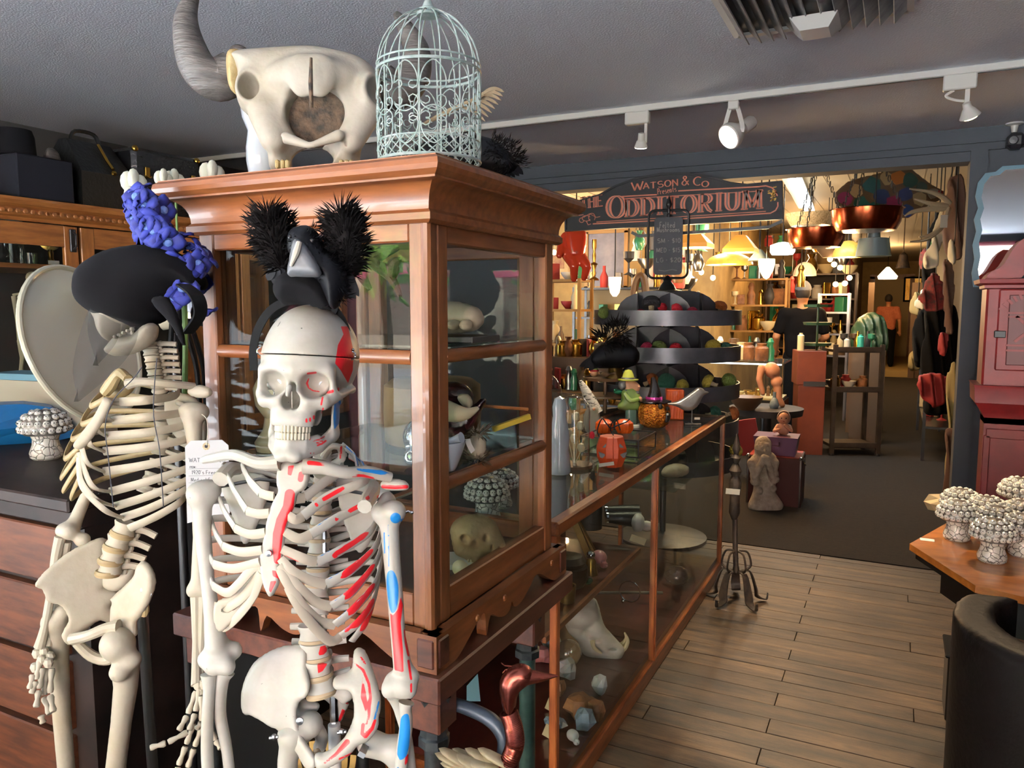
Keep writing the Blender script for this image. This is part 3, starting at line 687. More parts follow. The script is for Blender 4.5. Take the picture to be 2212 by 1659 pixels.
part('cable',MB().tube([(p.x-.02,YT,ZC-.092),(p.x-.05,YT,ZC-.11),(p.x-.02,YT,ZC-.13),(p.x+.02,YT,ZC-.14)],.006,6,k=5),'white_paint',t)
T=TR((p.x+.045,YT,ZC-.205),(.45,-.35,0))
h=part('lamp_head',MB().lathe([(.0,.06),(.016,.06),(.018,.04),(.026,.03),(.042,.0),(.0,.002)],18,T=T),'white_paint',t)
part('bulb',MB().lathe([(.0,-.012),(.024,-.009),(.037,.0)],18,T=T),'bulb_warm',h)
light('track_light_c','SPOT',(p.x+.05,YT-.02,ZC-.23),75,(1,.72,.42),.04,aim=(.42,2.8,.75),spot=85,blend=.6)
cx,cy,hs=-.29,2.74,.28
t=thing('ceiling_vent','grey metal ceiling air vent with fanned slats','air vent',(cx,cy,ZC-.05))
M('vent_metal',H('#a9a9a8'),.45,metal=.4,c2=H('#77767a'),sc=9)
part('frame',MB().box((cx,cy-hs,ZC-.008),(2*hs,.03,.016)).box((cx,cy+hs,ZC-.008),(2*hs,.03,.016)).box((cx-hs,cy,ZC-.008),(.03,2*hs,.016)).box((cx+hs,cy,ZC-.008),(.03,2*hs,.016)),'white_paint',t)
part('backing',MB().box((cx,cy,ZC-.003),(2*hs,2*hs,.004)),'dark_grey',t)
for k in range(-6,7):
 if k==0:continue
 x=cx+k*.043;tl=.75*(1 if k>0 else-1)
 part('slat',MB().box((x,cy,ZC-.03),(.004,2*hs-.04,.062),R=Euler((0,tl,0)).to_matrix()),'vent_metal',t)
part('diffuser',MB().add([(cx-.075,cy+.05,ZC-.05),(cx+.075,cy+.05,ZC-.05),(cx+.075,cy+.24,ZC-.05),(cx-.075,cy+.24,ZC-.05),(cx-.045,cy+.09,ZC-.085),(cx+.045,cy+.09,ZC-.085),(cx+.045,cy+.2,ZC-.085),(cx-.045,cy+.2,ZC-.085)],[(0,1,5,4),(1,2,6,5),(2,3,7,6),(3,0,4,7),(4,5,6,7)]),'white_gloss',t,smooth=0,fix=True)
p=WY(2190,300,YW-.06)
t=thing('security_camera','small black and white security camera under the ceiling corner','camera',(p.x,p.y,ZC-.02))
part('mount',MB().lathe([(.0,0),(.045,0),(.045,-.008),(.02,-.014),(.014,-.05),(.0,-.05)],18,(p.x,p.y,ZC)),'white_gloss',t)
part('housing',MB().box((p.x+.005,p.y-.03,p.z-.02),(.085,.09,.085),bev=.02),'black_metal',t)
part('lens',MB().lathe([(.0,.012),(.02,.01),(.026,0)],16,T=TR((p.x-.01,p.y-.076,p.z-.02),(PI/2,0,0))),'dark_grey',t)
# ------------------------------------------------------------------ hanging shop sign
YS=5.16
def sp(px,py,y=YS):q=WY(px,py,y);return(q.x,q.z)
M('sign_black',H('#08080c'),.45,c2=H('#0e0d14'),sc=20,bump=.06,bsc=60,spec=.18);M('sign_salmon',H('#c9735a'),.45);M('sign_gold',H('#a8853c'),.4,metal=.5);M('sign_dark',H('#1a1117'),.4)
out=[sp(1222,500),sp(1222,443),sp(1262,430)]+[sp(*q)for q in((1296,420),(1330,401),(1375,384),(1430,374),(1485,373),(1535,381),(1580,394),(1615,398))]+[sp(1690,391),sp(1692,474)]
c=sp(1457,445);TS=basis((0,YS,0),(1,0,0),(0,0,1),(0,-1,0))
sg=thing('hanging_sign','black arched shop sign with salmon lettering above the opening','sign',(c[0],YS,sp(1457,487)[1]))
part('board',MB().prism(out,-.02,.012,TS),'sign_black',sg,smooth=0)
inn=[(c[0]+(x-c[0])*.982,c[1]+(z-c[1])*.93)for x,z in out]
mb=MB()
for i in range(len(out)):
 a,b=out[i],out[(i+1)%len(out)];a2,b2=inn[i],inn[(i+1)%len(out)]
 mb.prism([a,b,b2,a2],.012,.022,TS)
part('lip',mb,'sign_black',sg,smooth=0)
def sword(nm,s,px0,px1,yb0,yb1,hpx,mat,thick,thin,serif,z=(.012,.016),gap=.25):
 a,b=Vector(sp(px0,yb0)),Vector(sp(px1,yb1));hh=abs(sp((px0+px1)/2,yb0-hpx)[1]-sp((px0+px1)/2,yb0)[1])
 d=(b-a);Lw=d.length;d/=Lw;T=TS@Matrix(((d.x,-d.y,0,a.x),(d.y,d.x,0,a.y),(0,0,1,0),(0,0,0,1)))
 mb=MB();word(mb,s,0,0,Lw,hh,T,thick*hh,thin*hh,serif*hh,gap,z);return part(nm,mb,mat,sg,smooth=0)
sword('lettering','W',1366,1391,413,410,18,'sign_salmon',.2,.08,.12);sword('lettering','ATSON',1391,1466,409,401,13,'sign_salmon',.22,.1,.12)
sword('lettering','&',1473,1489,401,400,19,'sign_salmon',.16,.08,0);sword('lettering','C',1498,1516,401,401,18,'sign_salmon',.2,.08,0);sword('lettering','O',1517,1531,404,404,12,'sign_salmon',.26,.12,0)
sword('lettering','Presents',1422,1463,421,414,13,'sign_salmon',.1,.07,0,gap=.15)
sword('lettering','THE',1256,1305,451,445,24,'sign_salmon',.24,.09,.16);sword('inlay','THE',1256,1305,451,445,24,'sign_dark',.06,.004,0,(.016,.017))
sword('lettering','O',1315,1349,471,470,46,'sign_salmon',.3,.06,0);sword('inlay','O',1315,1349,471,470,46,'sign_dark',.07,.004,0,(.016,.017))
sword('lettering','DDITORIUM',1354,1645,468,450,37,'sign_salmon',.3,.08,.2,gap=.3);sword('inlay','DDITORIUM',1354,1645,468,450,37,'sign_dark',.07,.003,0,(.016,.017),gap=.3)
mb=MB()
def line(pts,w=.006):pen(mb,[sp(*q)for q in pts],w,w,TS,(.012,.0155))
line([(1466,413),(1640,404),(1655,402)]+[(1668,406),(1676,414),(1680,424)],.008);line([(1345,425),(1420,421)],.008);line([(1348,430),(1650,413)],.005)
line([(1282,484),(1400,478),(1665,461),(1676,455),(1681,446),(1681,437)],.008);line([(1290,480),(1655,457)],.005)
line([(1234,452),(1238,462),(1250,466),(1262,464)],.005);line(el(1268,472,9,6,20,330),.004);line(el(1258,476,5,5,0,300),.004);line([(1262,470),(1275,462),(1290,470),(1298,468)],.004);line(el(1280,470,7,9,120,400),.004);line([(1268,478),(1272,486),(1278,484)],.005)
part('flourish',mb,'sign_salmon',sg,smooth=0)
mb=MB()
for _ in range(26):
 a=rnd.gauss(0,1);b=rnd.gauss(0,1);q=sp(1670+a*4,423+b*7);pen(mb,[(q[0]-.006,q[1]),(q[0]+.006,q[1]+.004)],.006,.006,TS,(.012,.0155))
part('gilding',mb,'sign_gold',sg,smooth=0)
part('bracket',MB().strap([WY(1365,502,YS+.03),WY(1380,510,YS+.03),WY(1660,491,YS+.03),WY(1690,478,YS+.03)],.02,.02,up=(0,1,0)),'black_metal',sg,smooth=0)
# ------------------------------------------------------------------ long glass counter
KX0,KX1,KY0,KY1,KZ=-1.52,-.875,2.06,4.58,.955
ctr=thing('glass_counter','long low glass shop counter with a reddish wood frame','counter',((KX0+KX1)/2,(KY0+KY1)/2,0))
M('ctr_wood_y',H('#8a4f26'),c2=H('#5a2a12'),sc=3,st=(14,2,14),rough=.35,coat=.3);M('ctr_wood_z',H('#a35a2b'),c2=H('#6b3013'),sc=3,st=(14,14,2),rough=.35,coat=.3)
M('ctr_deck',H('#4a2019'),c2=H('#371511'),sc=3,st=(12,2,12),rough=.3,coat=.4)
ym,xm=(KY0+KY1)/2,(KX0+KX1)/2
for x in(KX1-.02,KX0+.02):
 part('top_rail',MB().box((x,ym,KZ-.022),(.042,KY1-KY0,.045),bev=.006),'ctr_wood_y',ctr)
 part('bottom_rail',MB().box((x,ym,.035),(.042,KY1-KY0,.07),bev=.004),'ctr_wood_y',ctr)
for y in(KY0+.02,KY1-.02):
 part('top_rail',MB().box((xm,y,KZ-.022),(KX1-KX0-.084,.04,.044),bev=.004),'ctr_wood_y',ctr)
 part('bottom_rail',MB().box((xm,y,.035),(KX1-KX0-.084,.04,.07),bev=.004),'ctr_wood_y',ctr)
part('post',MB().box((KX1-.012,3.14,.49),(.022,.028,.85)).box((KX1+.001,3.14,.49),(.006,.012,.85)),'ctr_wood_z',ctr,smooth=0)
for x in(KX1-.014,KX0+.014):
 for y in(KY0+.014,KY1-.014):part('post',MB().box((x,y,.49),(.026,.026,.85),bev=.003),'ctr_wood_z',ctr)
part('deck',MB().box((xm,ym,.085),(KX1-KX0-.05,KY1-KY0-.05,.025)),'ctr_deck',ctr)
part('top_glass',MB().box((xm,ym,KZ-.004),(KX1-KX0-.075,KY1-KY0-.07,.008)),'shelf_glass',ctr,smooth=0)
part('pane',MB().box((KX1-.012,(KY0+3.126)/2,.49),(.004,3.126-KY0-.03,.83)),'pane',ctr,smooth=0)
part('pane',MB().box((KX1-.012,(3.154+KY1)/2,.49),(.004,KY1-3.154-.03,.83)),'pane',ctr,smooth=0)
part('pane',MB().box((xm,KY1-.014,.49),(KX1-KX0-.06,.004,.83)),'pane',ctr,smooth=0)
part('back_panel',MB().box((KX0+.01,2.9,.49),(.012,1.5,.84)),'brown_y',ctr,smooth=0)
SHZ=.565
part('shelf',MB().box((-1.22,2.62,SHZ-.008),(.54,1.0,.012)),'ctr_deck',ctr,smooth=0)
part('shelf_edge',MB().box((-.945,2.62,SHZ-.01),(.014,1.0,.02)),'ctr_wood_y',ctr,smooth=0)
# ------------------------------------------------------------------ revolving bin rack with chalkboard
rc=W(1440,690,5.17);RX,RY=rc.x,rc.y
rack=thing('revolving_bin_rack','dark metal revolving rack of round bins behind the counter end','rack',(RX,RY,0))
M('rack_metal',H('#5a5b62'),.34,metal=.4,c2=H('#44454b'),sc=5)
part('pole',MB().lathe([(.022,.03),(.022,1.75)],14,(RX,RY,0)),'steel',rack);part('base',MB().lathe([(.0,0),(.3,0),(.3,.02),(.06,.05),(.0,.05)],28,(RX,RY,0)),'rack_metal',rack)
TIERS=[1.475,1.245,1.0,.76,.53]
for z in TIERS:
 tr=part('tray',MB().lathe([(.0,0),(.485,0),(.485,.095),(.478,.095),(.478,.006),(.0,.006)],40,(RX,RY,z)),'rack_metal',rack)
 for k in range(6):
  a=k*PI/3+.35;pol=[(.27*math.cos(PI*i/12),.03+.185*math.sin(PI*i/12)**.75)for i in range(13)]+[(-.27,0),(.27,0)]
  n=Vector((math.cos(a),math.sin(a),0));part('bin_back',MB().prism(pol,0,.004,basis((RX+n.x*.2,RY+n.y*.2,z+.006),(-n.y,n.x,0),(0,0,1),n)),'rack_metal',tr)
fa=(CAM-Vector((RX,RY,CAMZ))).normalized();fx=Vector((-fa.y,fa.x,0))
TB=basis((RX,RY,0),fx,(0,0,1),fa)
zt=W(1440,632,5.17).z
st=thing('chalkboard_stand','small chalkboard price sign in a black iron frame on the bin rack','sign',(RX,RY,zt))
part('stand_base',MB().lathe([(.0,0),(.1,0),(.1,.012),(.06,.02),(.045,.05),(.025,.075),(.03,.085),(.02,.1),(.012,.11),(.0,.115)],24,(RX,RY,zt)),'black_metal',st)
def rrect(x0,x1,z0,z1,r,n=5):
 o=[]
 for cx,cz,a in((x1-r,z1-r,0),(x0+r,z1-r,PI/2),(x0+r,z0+r,PI),(x1-r,z0+r,3*PI/2)):o+=[(cx+r*math.cos(a+PI/2*i/n),cz+r*math.sin(a+PI/2*i/n))for i in range(n+1)]
 return o
zb,ztop=W(1440,601,5.17).z,W(1440,457,5.17).z
part('loop',MB().tube([(x,z,0)for x,z in rrect(-.13,.13,zb,ztop,.04)],.008,8,T=TB,close=True),'black_metal',st)
part('finial',MB().lathe([(.008,-.02),(.012,0),(.008,.012),(.018,.03),(.02,.04),(.0,.1)],12,(RX,RY,ztop)),'black_metal',st)
z0b,z1b=W(1440,594,5.17).z,W(1440,472,5.17).z
M('chalkboard',H('#26262b'),.7,c2=H('#2f2f35'),sc=6);M('chalk',H('#b9b6ac'),.9)
bd=part('board',MB().prism(rrect(-.094,.094,z0b,z1b,.025),-.008,.008,TB),'chalkboard',st,smooth=0)
part('knob',MB().sph((RX,RY,z1b+.012),.014,10).sph((RX,RY,ztop-.03),.012,10),'black_metal',st)
mb=MB();hz=lambda py:W(1440,py,5.17).z;ZO=(.008,.0085)
for s,xa,wd_,py,hp in(('Felted',-.058,.1,494,12),('Mushrooms',-.076,.15,503,10),('SM - $10',-.07,.15,526,9),('MED - $15',-.076,.155,546,9),('LG - $20',-.076,.16,567,9)):
 word(mb,s,xa,hz(py),wd_,hz(py-hp)-hz(py),TB,.0028,z=ZO)
pen(mb,[(-.06,hz(584)),(-.02,hz(586)),(.03,hz(583)),(.06,hz(585))],.002,.002,TB,ZO)
part('chalk_writing',mb,'chalk',bd,smooth=0,kind='stuff')
for nm,c_ in(('red','#b0182a'),('black','#1c1a1d'),('green','#53622a'),('crimson','#8a1734'),('yellow','#9a8a34'),('teal','#245246'),('orange','#8a4a1e')):M('felt_'+nm,H(c_),1.0,bump=.8,bsc=120)
M('felt_cream',H('#b8a98a'),1.0,bump=.8,bsc=120)
def feltshroom(px,py,d,r,colr,tier,tilt=.9,lab=''):
 q=W(px,py,d+.1);t=thing('felted_mushroom',lab,'toy mushroom',q,'felted mushrooms in the bins')
 T=TR(q,(tilt*math.sin(px),tilt*math.cos(px*1.7),px))
 part('cap',MB().lathe([(.0,r*.75),(r*.5,r*.68),(r*.85,r*.4),(r,r*.08),(r*.9,-.02),(r*.3,-.02),(0,-.02)],16,T=T),'felt_'+colr,t)
 part('stem',MB().lathe([(r*.3,-.02),(r*.25,-r*.8),(r*.35,-r*1.2),(.0,-r*1.25)],10,T=T),'felt_cream',t)
for a in((1407,655,4.78,.062,'black',0,.5,'round black felted mushroom in the topmost bin'),(1424,662,4.84,.055,'red',0,.7,'red felted mushroom just behind the black one, topmost bin'),(1462,672,4.72,.05,'red',0,1.2,'toppled red felted mushroom in the topmost bin'),(1495,676,4.75,.04,'crimson',0,1.3,'dark crimson felted mushroom at the end of the topmost bin'),(1385,677,4.76,.034,'crimson',0,1.2,'small crimson felted mushroom in front in the topmost bin'),(1305,675,4.85,.04,'green',0,1,'olive felted mushroom at the edge of the topmost bin'),(1555,662,5.0,.05,'orange',0,1.1,'brown felted mushroom behind the red ones, topmost bin'),(1395,752,4.72,.045,'crimson',1,1,'crimson felted mushroom in the second bin from the top'),(1425,750,4.74,.05,'green',1,.5,'olive felted mushroom in the second bin from the top'),(1460,754,4.72,.042,'red',1,1,'pinkish red felted mushroom in the second bin from the top'),(1540,748,4.8,.05,'yellow',1,1,'mustard felted mushroom in the second bin from the top'),(1570,752,4.85,.045,'teal',1,1,'teal felted mushroom in the second bin from the top'),(1440,826,4.72,.06,'teal',2,1.2,'dark teal felted mushroom in the third bin down'),(1475,834,4.7,.045,'yellow',2,1.2,'mustard felted mushroom in the third bin down'),(1530,825,4.75,.05,'yellow',2,1.2,'yellowish felted mushroom at the side of the third bin down'),(1575,822,4.85,.05,'green',2,1.2,'olive felted mushroom at the side of the third bin down'),(1410,822,4.75,.05,'orange',2,1,'brown felted mushroom in the third bin down'),(1545,893,4.75,.05,'teal',3,1.2,'teal felted mushroom in the fourth bin down'),(1585,892,4.85,.045,'orange',3,1.2,'brown felted mushroom in the fourth bin down'),(1590,972,4.85,.045,'yellow',4,1.2,'mustard felted mushroom in the lowest bin')):
 feltshroom(*a)
 # ------------------------------------------------------------------ painted teaching skeleton in front of the cabinet
M('bone_white',H('#c3c1ba'),.42,c2=H('#b2aea3'),sc=14,paint=True,bump=.05,bsc=60);M('cartilage',H('#b9b0a0'),.5,paint=True)
M('disc_tan',H('#ab987c'),.6);M('tooth',H('#d9d2bd'),.3)
sk=thing('anatomical_skeleton','white teaching skeleton with red and blue painted muscle marks','skeleton',WZ(700,2900,0).lerp(Vector((W(690,1400,1.28).x,W(690,1400,1.28).y,0)),1))
def P3(z,d):return W(380+z[0]*.3195,930+z[1]*.3195,d)
def P7(z,d):return W(380+z[0]*.2466,1250+z[1]*.2466,d)
def q3(*l):return[(380+a*.3195,930+b*.3195)for a,b in l]
def q7(*l):return[(380+a*.2466,1250+b*.2466)for a,b in l]
sko=W(650,832,1.12);TSK=basis(sko,CR,CF,CU)@Matrix.Rotation(math.radians(-2.5),4,'Z')@Matrix.Rotation(math.radians(2.5),4,'Y')@Matrix.Diagonal((.95,1,1,1))
def skull_f(P,sx=1):
 X,Y,Z=P;A=(np.abs(X),Y,Z)
 d=U(.02,sE(P,(0,.05,.044),(.0725,.09,.078)),sE(A,(.0,.025,.03),(.064,.065,.05)))
 d=S(.012,d,sE(A,(.088,.012,.012),(.02,.032,.04)))
 fc=sB(A,(0,-.012,-.03),(.034,.032,.034),.02)
 fc=U(.012,fc,sE(A,(.0,-.026,-.05),(.03,.022,.017)))
 d=U(.014,d,fc);d=U(.012,d,sC(A,(.0,-.036,.02),(.045,-.024,.022),.010,.008))
 d=U(.008,d,sC(A,(.05,-.022,.02),(.054,-.016,-.01),.008,.007))
 d=U(.008,d,sP(A,[(.024,-.036,-.022),(.044,-.026,-.022),(.058,-.008,-.014),(.067,.03,-.006),(.066,.052,-.004)],[.01,.012,.008,.004,.006]))
 d=S(.006,d,sE(A,(.0325,-.04,.001),(.0215,.036,.0185)))
 d=S(.004,d,sE(A,(.0045,-.052,-.022),(.0095,.055,.0125)),sE(P,(0,-.056,-.008),(.006,.05,.014)))
 d=np.minimum(d,sC(P,(0,-.038,-.009),(0,-.034,-.031),.0016))
 d=U(.004,d,sC(P,(0,-.05,-.004),(0,-.056,-.013),.005,.0035))
 d=S(.01,d,sE(A,(.035,-.012,-.052),(.014,.012,.02)))
 return np.maximum(d,-(Z+.058)+np.where(Y>.03,(Y-.03)*.0,0)*0)
m1=net(lambda P:np.maximum(skull_f(P),P[2]-.0425),(-.08,-.07,-.07),(.08,.15,.05),.0019)
m2=net(lambda P:np.maximum(skull_f(P),.0438-P[2]),(-.08,-.07,.038),(.08,.15,.13),.0022)
so=part('skull',xf(m1,TSK),'bone_white',sk,smooth=180)
cap=part('skull_cap',xf(m2,TSK),'bone_white',sk,smooth=50,label='lift-off skull cap of the white skeleton')
def mand_f(P):
 X,Y,Z=P;A=(np.abs(X),Y,Z)
 d=sP(A,[(.046,.026,-.07),(.034,-.008,-.088),(.018,-.032,-.095),(0,-.040,-.095)],[.009,.0095,.0095,.011])
 d=U(.008,d,sP(A,[(.032,-.01,-.076),(.019,-.03,-.081),(0,-.038,-.082)],[.006,.007,.008]))
 d=U(.01,d,sE(A,(.048,.026,-.045),(.0045,.017,.034)));d=U(.006,d,sC(A,(.05,.036,-.02),(.05,.036,-.012),.006))
 return U(.008,d,sE(A,(.010,-.044,-.101),(.010,.007,.007)))
md=part('mandible',xf(net(mand_f,(-.07,-.06,-.12),(.07,.06,.0),.002),TSK),'bone_white',sk,smooth=180)
for nm,zc,hh,s in(('upper_teeth',-.0605,.0066,1),('lower_teeth',-.0715,.0056,.97)):
 mb=MB()
 for k in range(-6,7):
  a=k*.2;x,y=.0265*s*math.sin(a)*1.0,-.0185-.0265*s*math.cos(a)
  mb.box((x,y+.0,zc),(.0050,.006,hh*2),R=Matrix.Rotation(a,3,'Z'),bev=.0017)
 part(nm,xf(mb,TSK),'tooth',sk if nm[0]=='u' else md,kind='stuff')
part('socket_plate',xf(MB().box((-.03,-.004,.004),(.004,.002,.03),R=Euler((.2,-.7,0)).to_matrix()).box((.03,-.004,.004),(.004,.002,.03),R=Euler((.2,.7,0)).to_matrix()),TSK),'steel',so)
part('cap_screw',xf(MB().lathe([(.0,.006),(.006,.006),(.006,.004),(.003,.003),(.003,-.002)],10,(0,.03,.121)),TSK),'chrome',cap)
for s in(-1,1):part('hook',xf(MB().tube([(s*.071,.02,.04),(s*.077,.018,.045),(s*.077,.018,.05),(s*.072,.018,.053)],.0012,6,k=3).sph((s*.073,.018,.055),.003,8),TSK),'chrome',so)
tmp=('red',['poly',(736,705),(752,705),(764,760),(762,800),(752,828),(736,800),(724,785),(730,745),(742,722)],0)
paint2(cap,[tmp,('ink',[(650,709),(653,709)],1.0),('ink',[(606,695),(600,705)],.7),('ink',[(566,735),(570,740)],.6)])
paint2(so,[tmp,('red',[(665,807),(682,805)],2.2),('red',[(667,818),(663,828),(667,838),(676,844),(690,846)],[1.2,2.4,1.6,1.4,1.2]),('red',[(708,848),(718,845)],[2.5,3.6]),('red',[(731,838),(731,844)],1.6),('red',[(697,858),(694,874)],2),('red',[(698,882),(696,892)],1.8),('red',[(662,906),(662,911)],2.4),('red',[(670,904),(670,909)],2.4),('red',[(678,899),(678,904)],2.4),('red',[(660,882),(648,880)],.01),('ink',[(612,800),(614,800)],.9),('ink',[(646,797),(650,798)],.9),('ink',[(590,840),(592,841)],.8),('ink',[(620,868),(624,869)],.8),('ink',[(640,885),(645,886)],.8),('ink',[(637,826),(639,827)],.8),('ink',[(602,829),(604,828)],.8)])
paint2(md,[('blue',['poly',(722,872),(735,862),(738,880),(739,905),(730,918),(722,928),(720,900)],0),('red',[(703,899),(705,905),(702,915),(694,925),(686,935)],1.3),('red',[(668,944),(669,949)],2.2),('red',[(677,953),(690,949),(701,943)],1.4),('red',[(684,957),(697,952)],1.3),('red',[(686,962),(695,959),(704,952)],2),('red',[(671,979)],1.6),('red',[(678,979)],1.6),('ink',[(666,970),(668,971)],.8)])
def vertebra(c,w,h,dep,axis,nm='vertebra',mat='bone_white',proc=True,tp=1.0):
 z=Vector(axis).normalized();x=(CR-z*CR.dot(z)).normalized();y=z.cross(x);T=basis(c,x,y,z)
 mb=MB().lathe([(.0,-h/2),(w*.48,-h/2),(w*.5,-h*.42),(w*.43,0),(w*.5,h*.42),(w*.48,h/2),(.0,h/2)],20,T=T,sy=dep/w)
 if proc:
  for s in(-1,1):mb.tube([(0,dep*.35,0),(s*w*.55*tp,dep*.75,h*.05),(s*w*1.05*tp,dep*.85,h*.1)],[w*.13,w*.1,w*.09],8,k=3,T=T,flat=1.4)
  mb.tube([(0,dep*.4,0),(0,dep*1.0,-h*.2),(0,dep*1.5,-h*.6)],[w*.12,w*.08,w*.09],8,k=3,T=T,flat=1.6)
  for s in(-1,1):mb.sph((s*w*.28,dep*.72,h*.5),(w*.12,w*.12,h*.3),8,T=T)
 return part(nm,mb,mat,sk)
spine=[(695,985,1.22),(697,1005,1.24),(698,1030,1.27),(697,1060,1.29),(695,1090,1.305),(693,1120,1.315),(691,1150,1.32),(689,1181,1.32),(688,1212,1.315),(686,1244,1.305),(684,1278,1.295),(683,1314,1.285)]
sp3=[W(*q)for q in spine]
for i,c in enumerate(sp3):
 ax=sp3[min(i+1,len(sp3)-1)]-sp3[max(i-1,0)];w=.03+.012*i/11
 vertebra(c,w,.0185+.004*i/11,w*.85,-ax,tp=1.1)
 if i<len(sp3)-1:
  m_=(c+sp3[i+1])/2;T=basis(m_,CR,CF,CU);part('disc',MB().lathe([(.0,-.003),(w*.5,-.003),(w*.52,0),(w*.5,.003),(0,.003)],18,T=T),'disc_tan',sk)
lum=[(676,1365,1.262),(680,1404,1.255),(685,1442,1.25),(692,1478,1.25)];lu=[]
for i,q in enumerate(lum):
 o=vertebra(W(*q),.048,.026,.036,(-.12+.08*i,0,1)if i<3 else(-.25,0,1),tp=.9);lu.append(o)
 e=W(q[0]+2,q[1]+20,q[2]);part('disc',MB().lathe([(.0,-.0045),(.0235,-.0045),(.0255,0),(.0235,.0045),(0,.0045)],20,T=basis(e,(CR+CU*(.05+.05*i)).normalized(),CF,CU),sy=.8),'disc_tan',sk)
paint2(lu[0],[]);
paint2(lu[1],[('red',['poly',(688,1398),(705,1393),(707,1410),(688,1419)],0)]);paint2(lu[2],[('red',['poly',(685,1432),(706,1427),(706,1445),(687,1455)],0)]);paint2(lu[3],[])
axis_mid=W(640,1180,1.24)
def axp(p):return Vector((axis_mid.x,axis_mid.y,p.z))
SR=[(632,1080,1.137),(622,1112,1.132),(615,1148,1.128),(609,1186,1.124),(606,1206,1.122),(604,1220,1.12),(604,1228,1.12)]
RJ=[(658,1075,1.15),(655,1115,1.142),(672,1154,1.142),(684,1214,1.14),(704,1262,1.15),(716,1310,1.16),(724,1349,1.17),(737,1374,1.18),(760,1385,1.195)]
RM=[(700,1042,1.17),(714,1070,1.165),(731,1118,1.165),(741,1186,1.165),(757,1233,1.17),(763,1276,1.175),(770,1310,1.18),(779,1339,1.19),(789,1345,1.2)]
RL=[(735,1018,1.2),(792,1037,1.2),(797,1083,1.215),(805,1141,1.22),(814,1175,1.23),(817,1204,1.235),(815,1249,1.24),(811,1283,1.245),(806,1297,1.25)]
RB=[(735,1000,1.26),(780,1010,1.29),(800,1030,1.31),(812,1075,1.32),(815,1105,1.325),(815,1140,1.325),(812,1175,1.325),(808,1215,1.32),(800,1250,1.315)]
BS=[3,3,4,5,6,7,8,9,10]
LJ=[(562,1064,1.15),(533,1103,1.15),(508,1141,1.155),(482,1180,1.165),(462,1219,1.175),(460,1265,1.185),(462,1307,1.195),(468,1342,1.2)]
LO=[(535,1030,1.17),(497,1040,1.19),(477,1085,1.2),(460,1134,1.21),(453,1190,1.215),(453,1232,1.22),(454,1275,1.22),(457,1315,1.222)]
LB=[(540,1000,1.24),(500,1005,1.27),(483,1040,1.29),(468,1080,1.3),(462,1120,1.3),(460,1165,1.3),(462,1210,1.3),(468,1255,1.295)]
SL=[(592,1072,1.137),(583,1108,1.132),(574,1150,1.128),(567,1188,1.124),(562,1214,1.122)]
ribmarks={1:[[(712,1071),(700,1078),(740,1055)],[(684,1090)]],2:[[(755,1104),(785,1088)],[(728,1121)]],3:[[(745,1182),(785,1160)],[(725,1202)]],4:[[(742,1240),(760,1220),(795,1170)]],5:[[(745,1282),(775,1250),(806,1190)]],6:[[(752,1318),(780,1280),(808,1230)]],7:[[(748,1362),(775,1330),(805,1275)]],8:[[(785,1352),(800,1310)]]}
for i in range(9):
 sv=sp3[BS[i]]
 pts=[W(*RJ[i]),W(*RM[i]),W(*RL[i]),W(*RB[i]),sv+CF*.03]
 mb=rib(MB(),pts,[.0165,.0165,.014,.012,.011],.006,axp(pts[1]),k=9,n=12);o=part('rib',mb,'bone_white',sk,smooth=60)
 mk=[]
 if i>2:cv=spline([(*RJ[i][:2],0),(*RM[i][:2],0),(*RL[i][:2],0)],8);mk.append(('red',[(p.x+1,p.y+1)for p in cv[5:15]],[2]+[5.4]*8+[3],1.27))
 for j,l in enumerate(ribmarks.get(i,[])):mk.append(('red',l,[4.6]*len(l)if len(l)>1 else[5.2],1.26))
 if i in(2,3,4,5,6,7):
  up_=[(RJ[i][0]+6,RJ[i][1]-11),(RM[i][0]-4,RM[i][1]-13),(RL[i][0]-5,RL[i][1]-9)];mk.append(('blue',[(p.x,p.y)for p in spline([(a,b,0)for a,b in up_],5)],1.1,1.27))
 paint2(o,mk)
 if i<8:
  pts=[W(*LJ[i]),W(*LO[i]),W(*LB[i]),sv+CF*.03]
  o=part('rib',rib(MB(),pts,[.0155,.0145,.0125,.011],.006,axp(pts[1]),k=10,n=10),'bone_white',sk,smooth=60);paint2(o,[])
CA={0:[(640,1078,1.14)],1:[(638,1122,1.134)],2:[(645,1163,1.133)],3:[(655,1206,1.128)],4:[(668,1253,1.135),(630,1232,1.122)],5:[(682,1300,1.145),(645,1268,1.126),(615,1232,1.121)],6:[(690,1342,1.155),(652,1306,1.13),(620,1258,1.12)],7:[(712,1384,1.165),(668,1342,1.14),(638,1298,1.125)]}
for i in range(8):
 a=[W(*RJ[i])]+[W(*q)for q in CA[i]]+([W(*SR[min(i,6)])]if i<7 else[W(622,1268,1.122)])
 o=part('cartilage',rib(MB(),a,[.0165,.0155,.015,.013],.0055,axp(a[0]),k=7,n=10),'cartilage',sk,smooth=60)
 paint2(o,[('red',[(615,1201),(645,1213)],1.6),('red',[(611,1232),(636,1247)],1.6)]if i in(3,4)else[])
CL={0:[(578,1070,1.14)],1:[(560,1110,1.138)],2:[(540,1154,1.138)],3:[(520,1192,1.14)],4:[(505,1228,1.145)],5:[(490,1280,1.16),(515,1262,1.14),(545,1228,1.13)],6:[(484,1315,1.175),(522,1292,1.15),(552,1255,1.135)],7:[(485,1355,1.185),(515,1330,1.16),(548,1285,1.14)]}
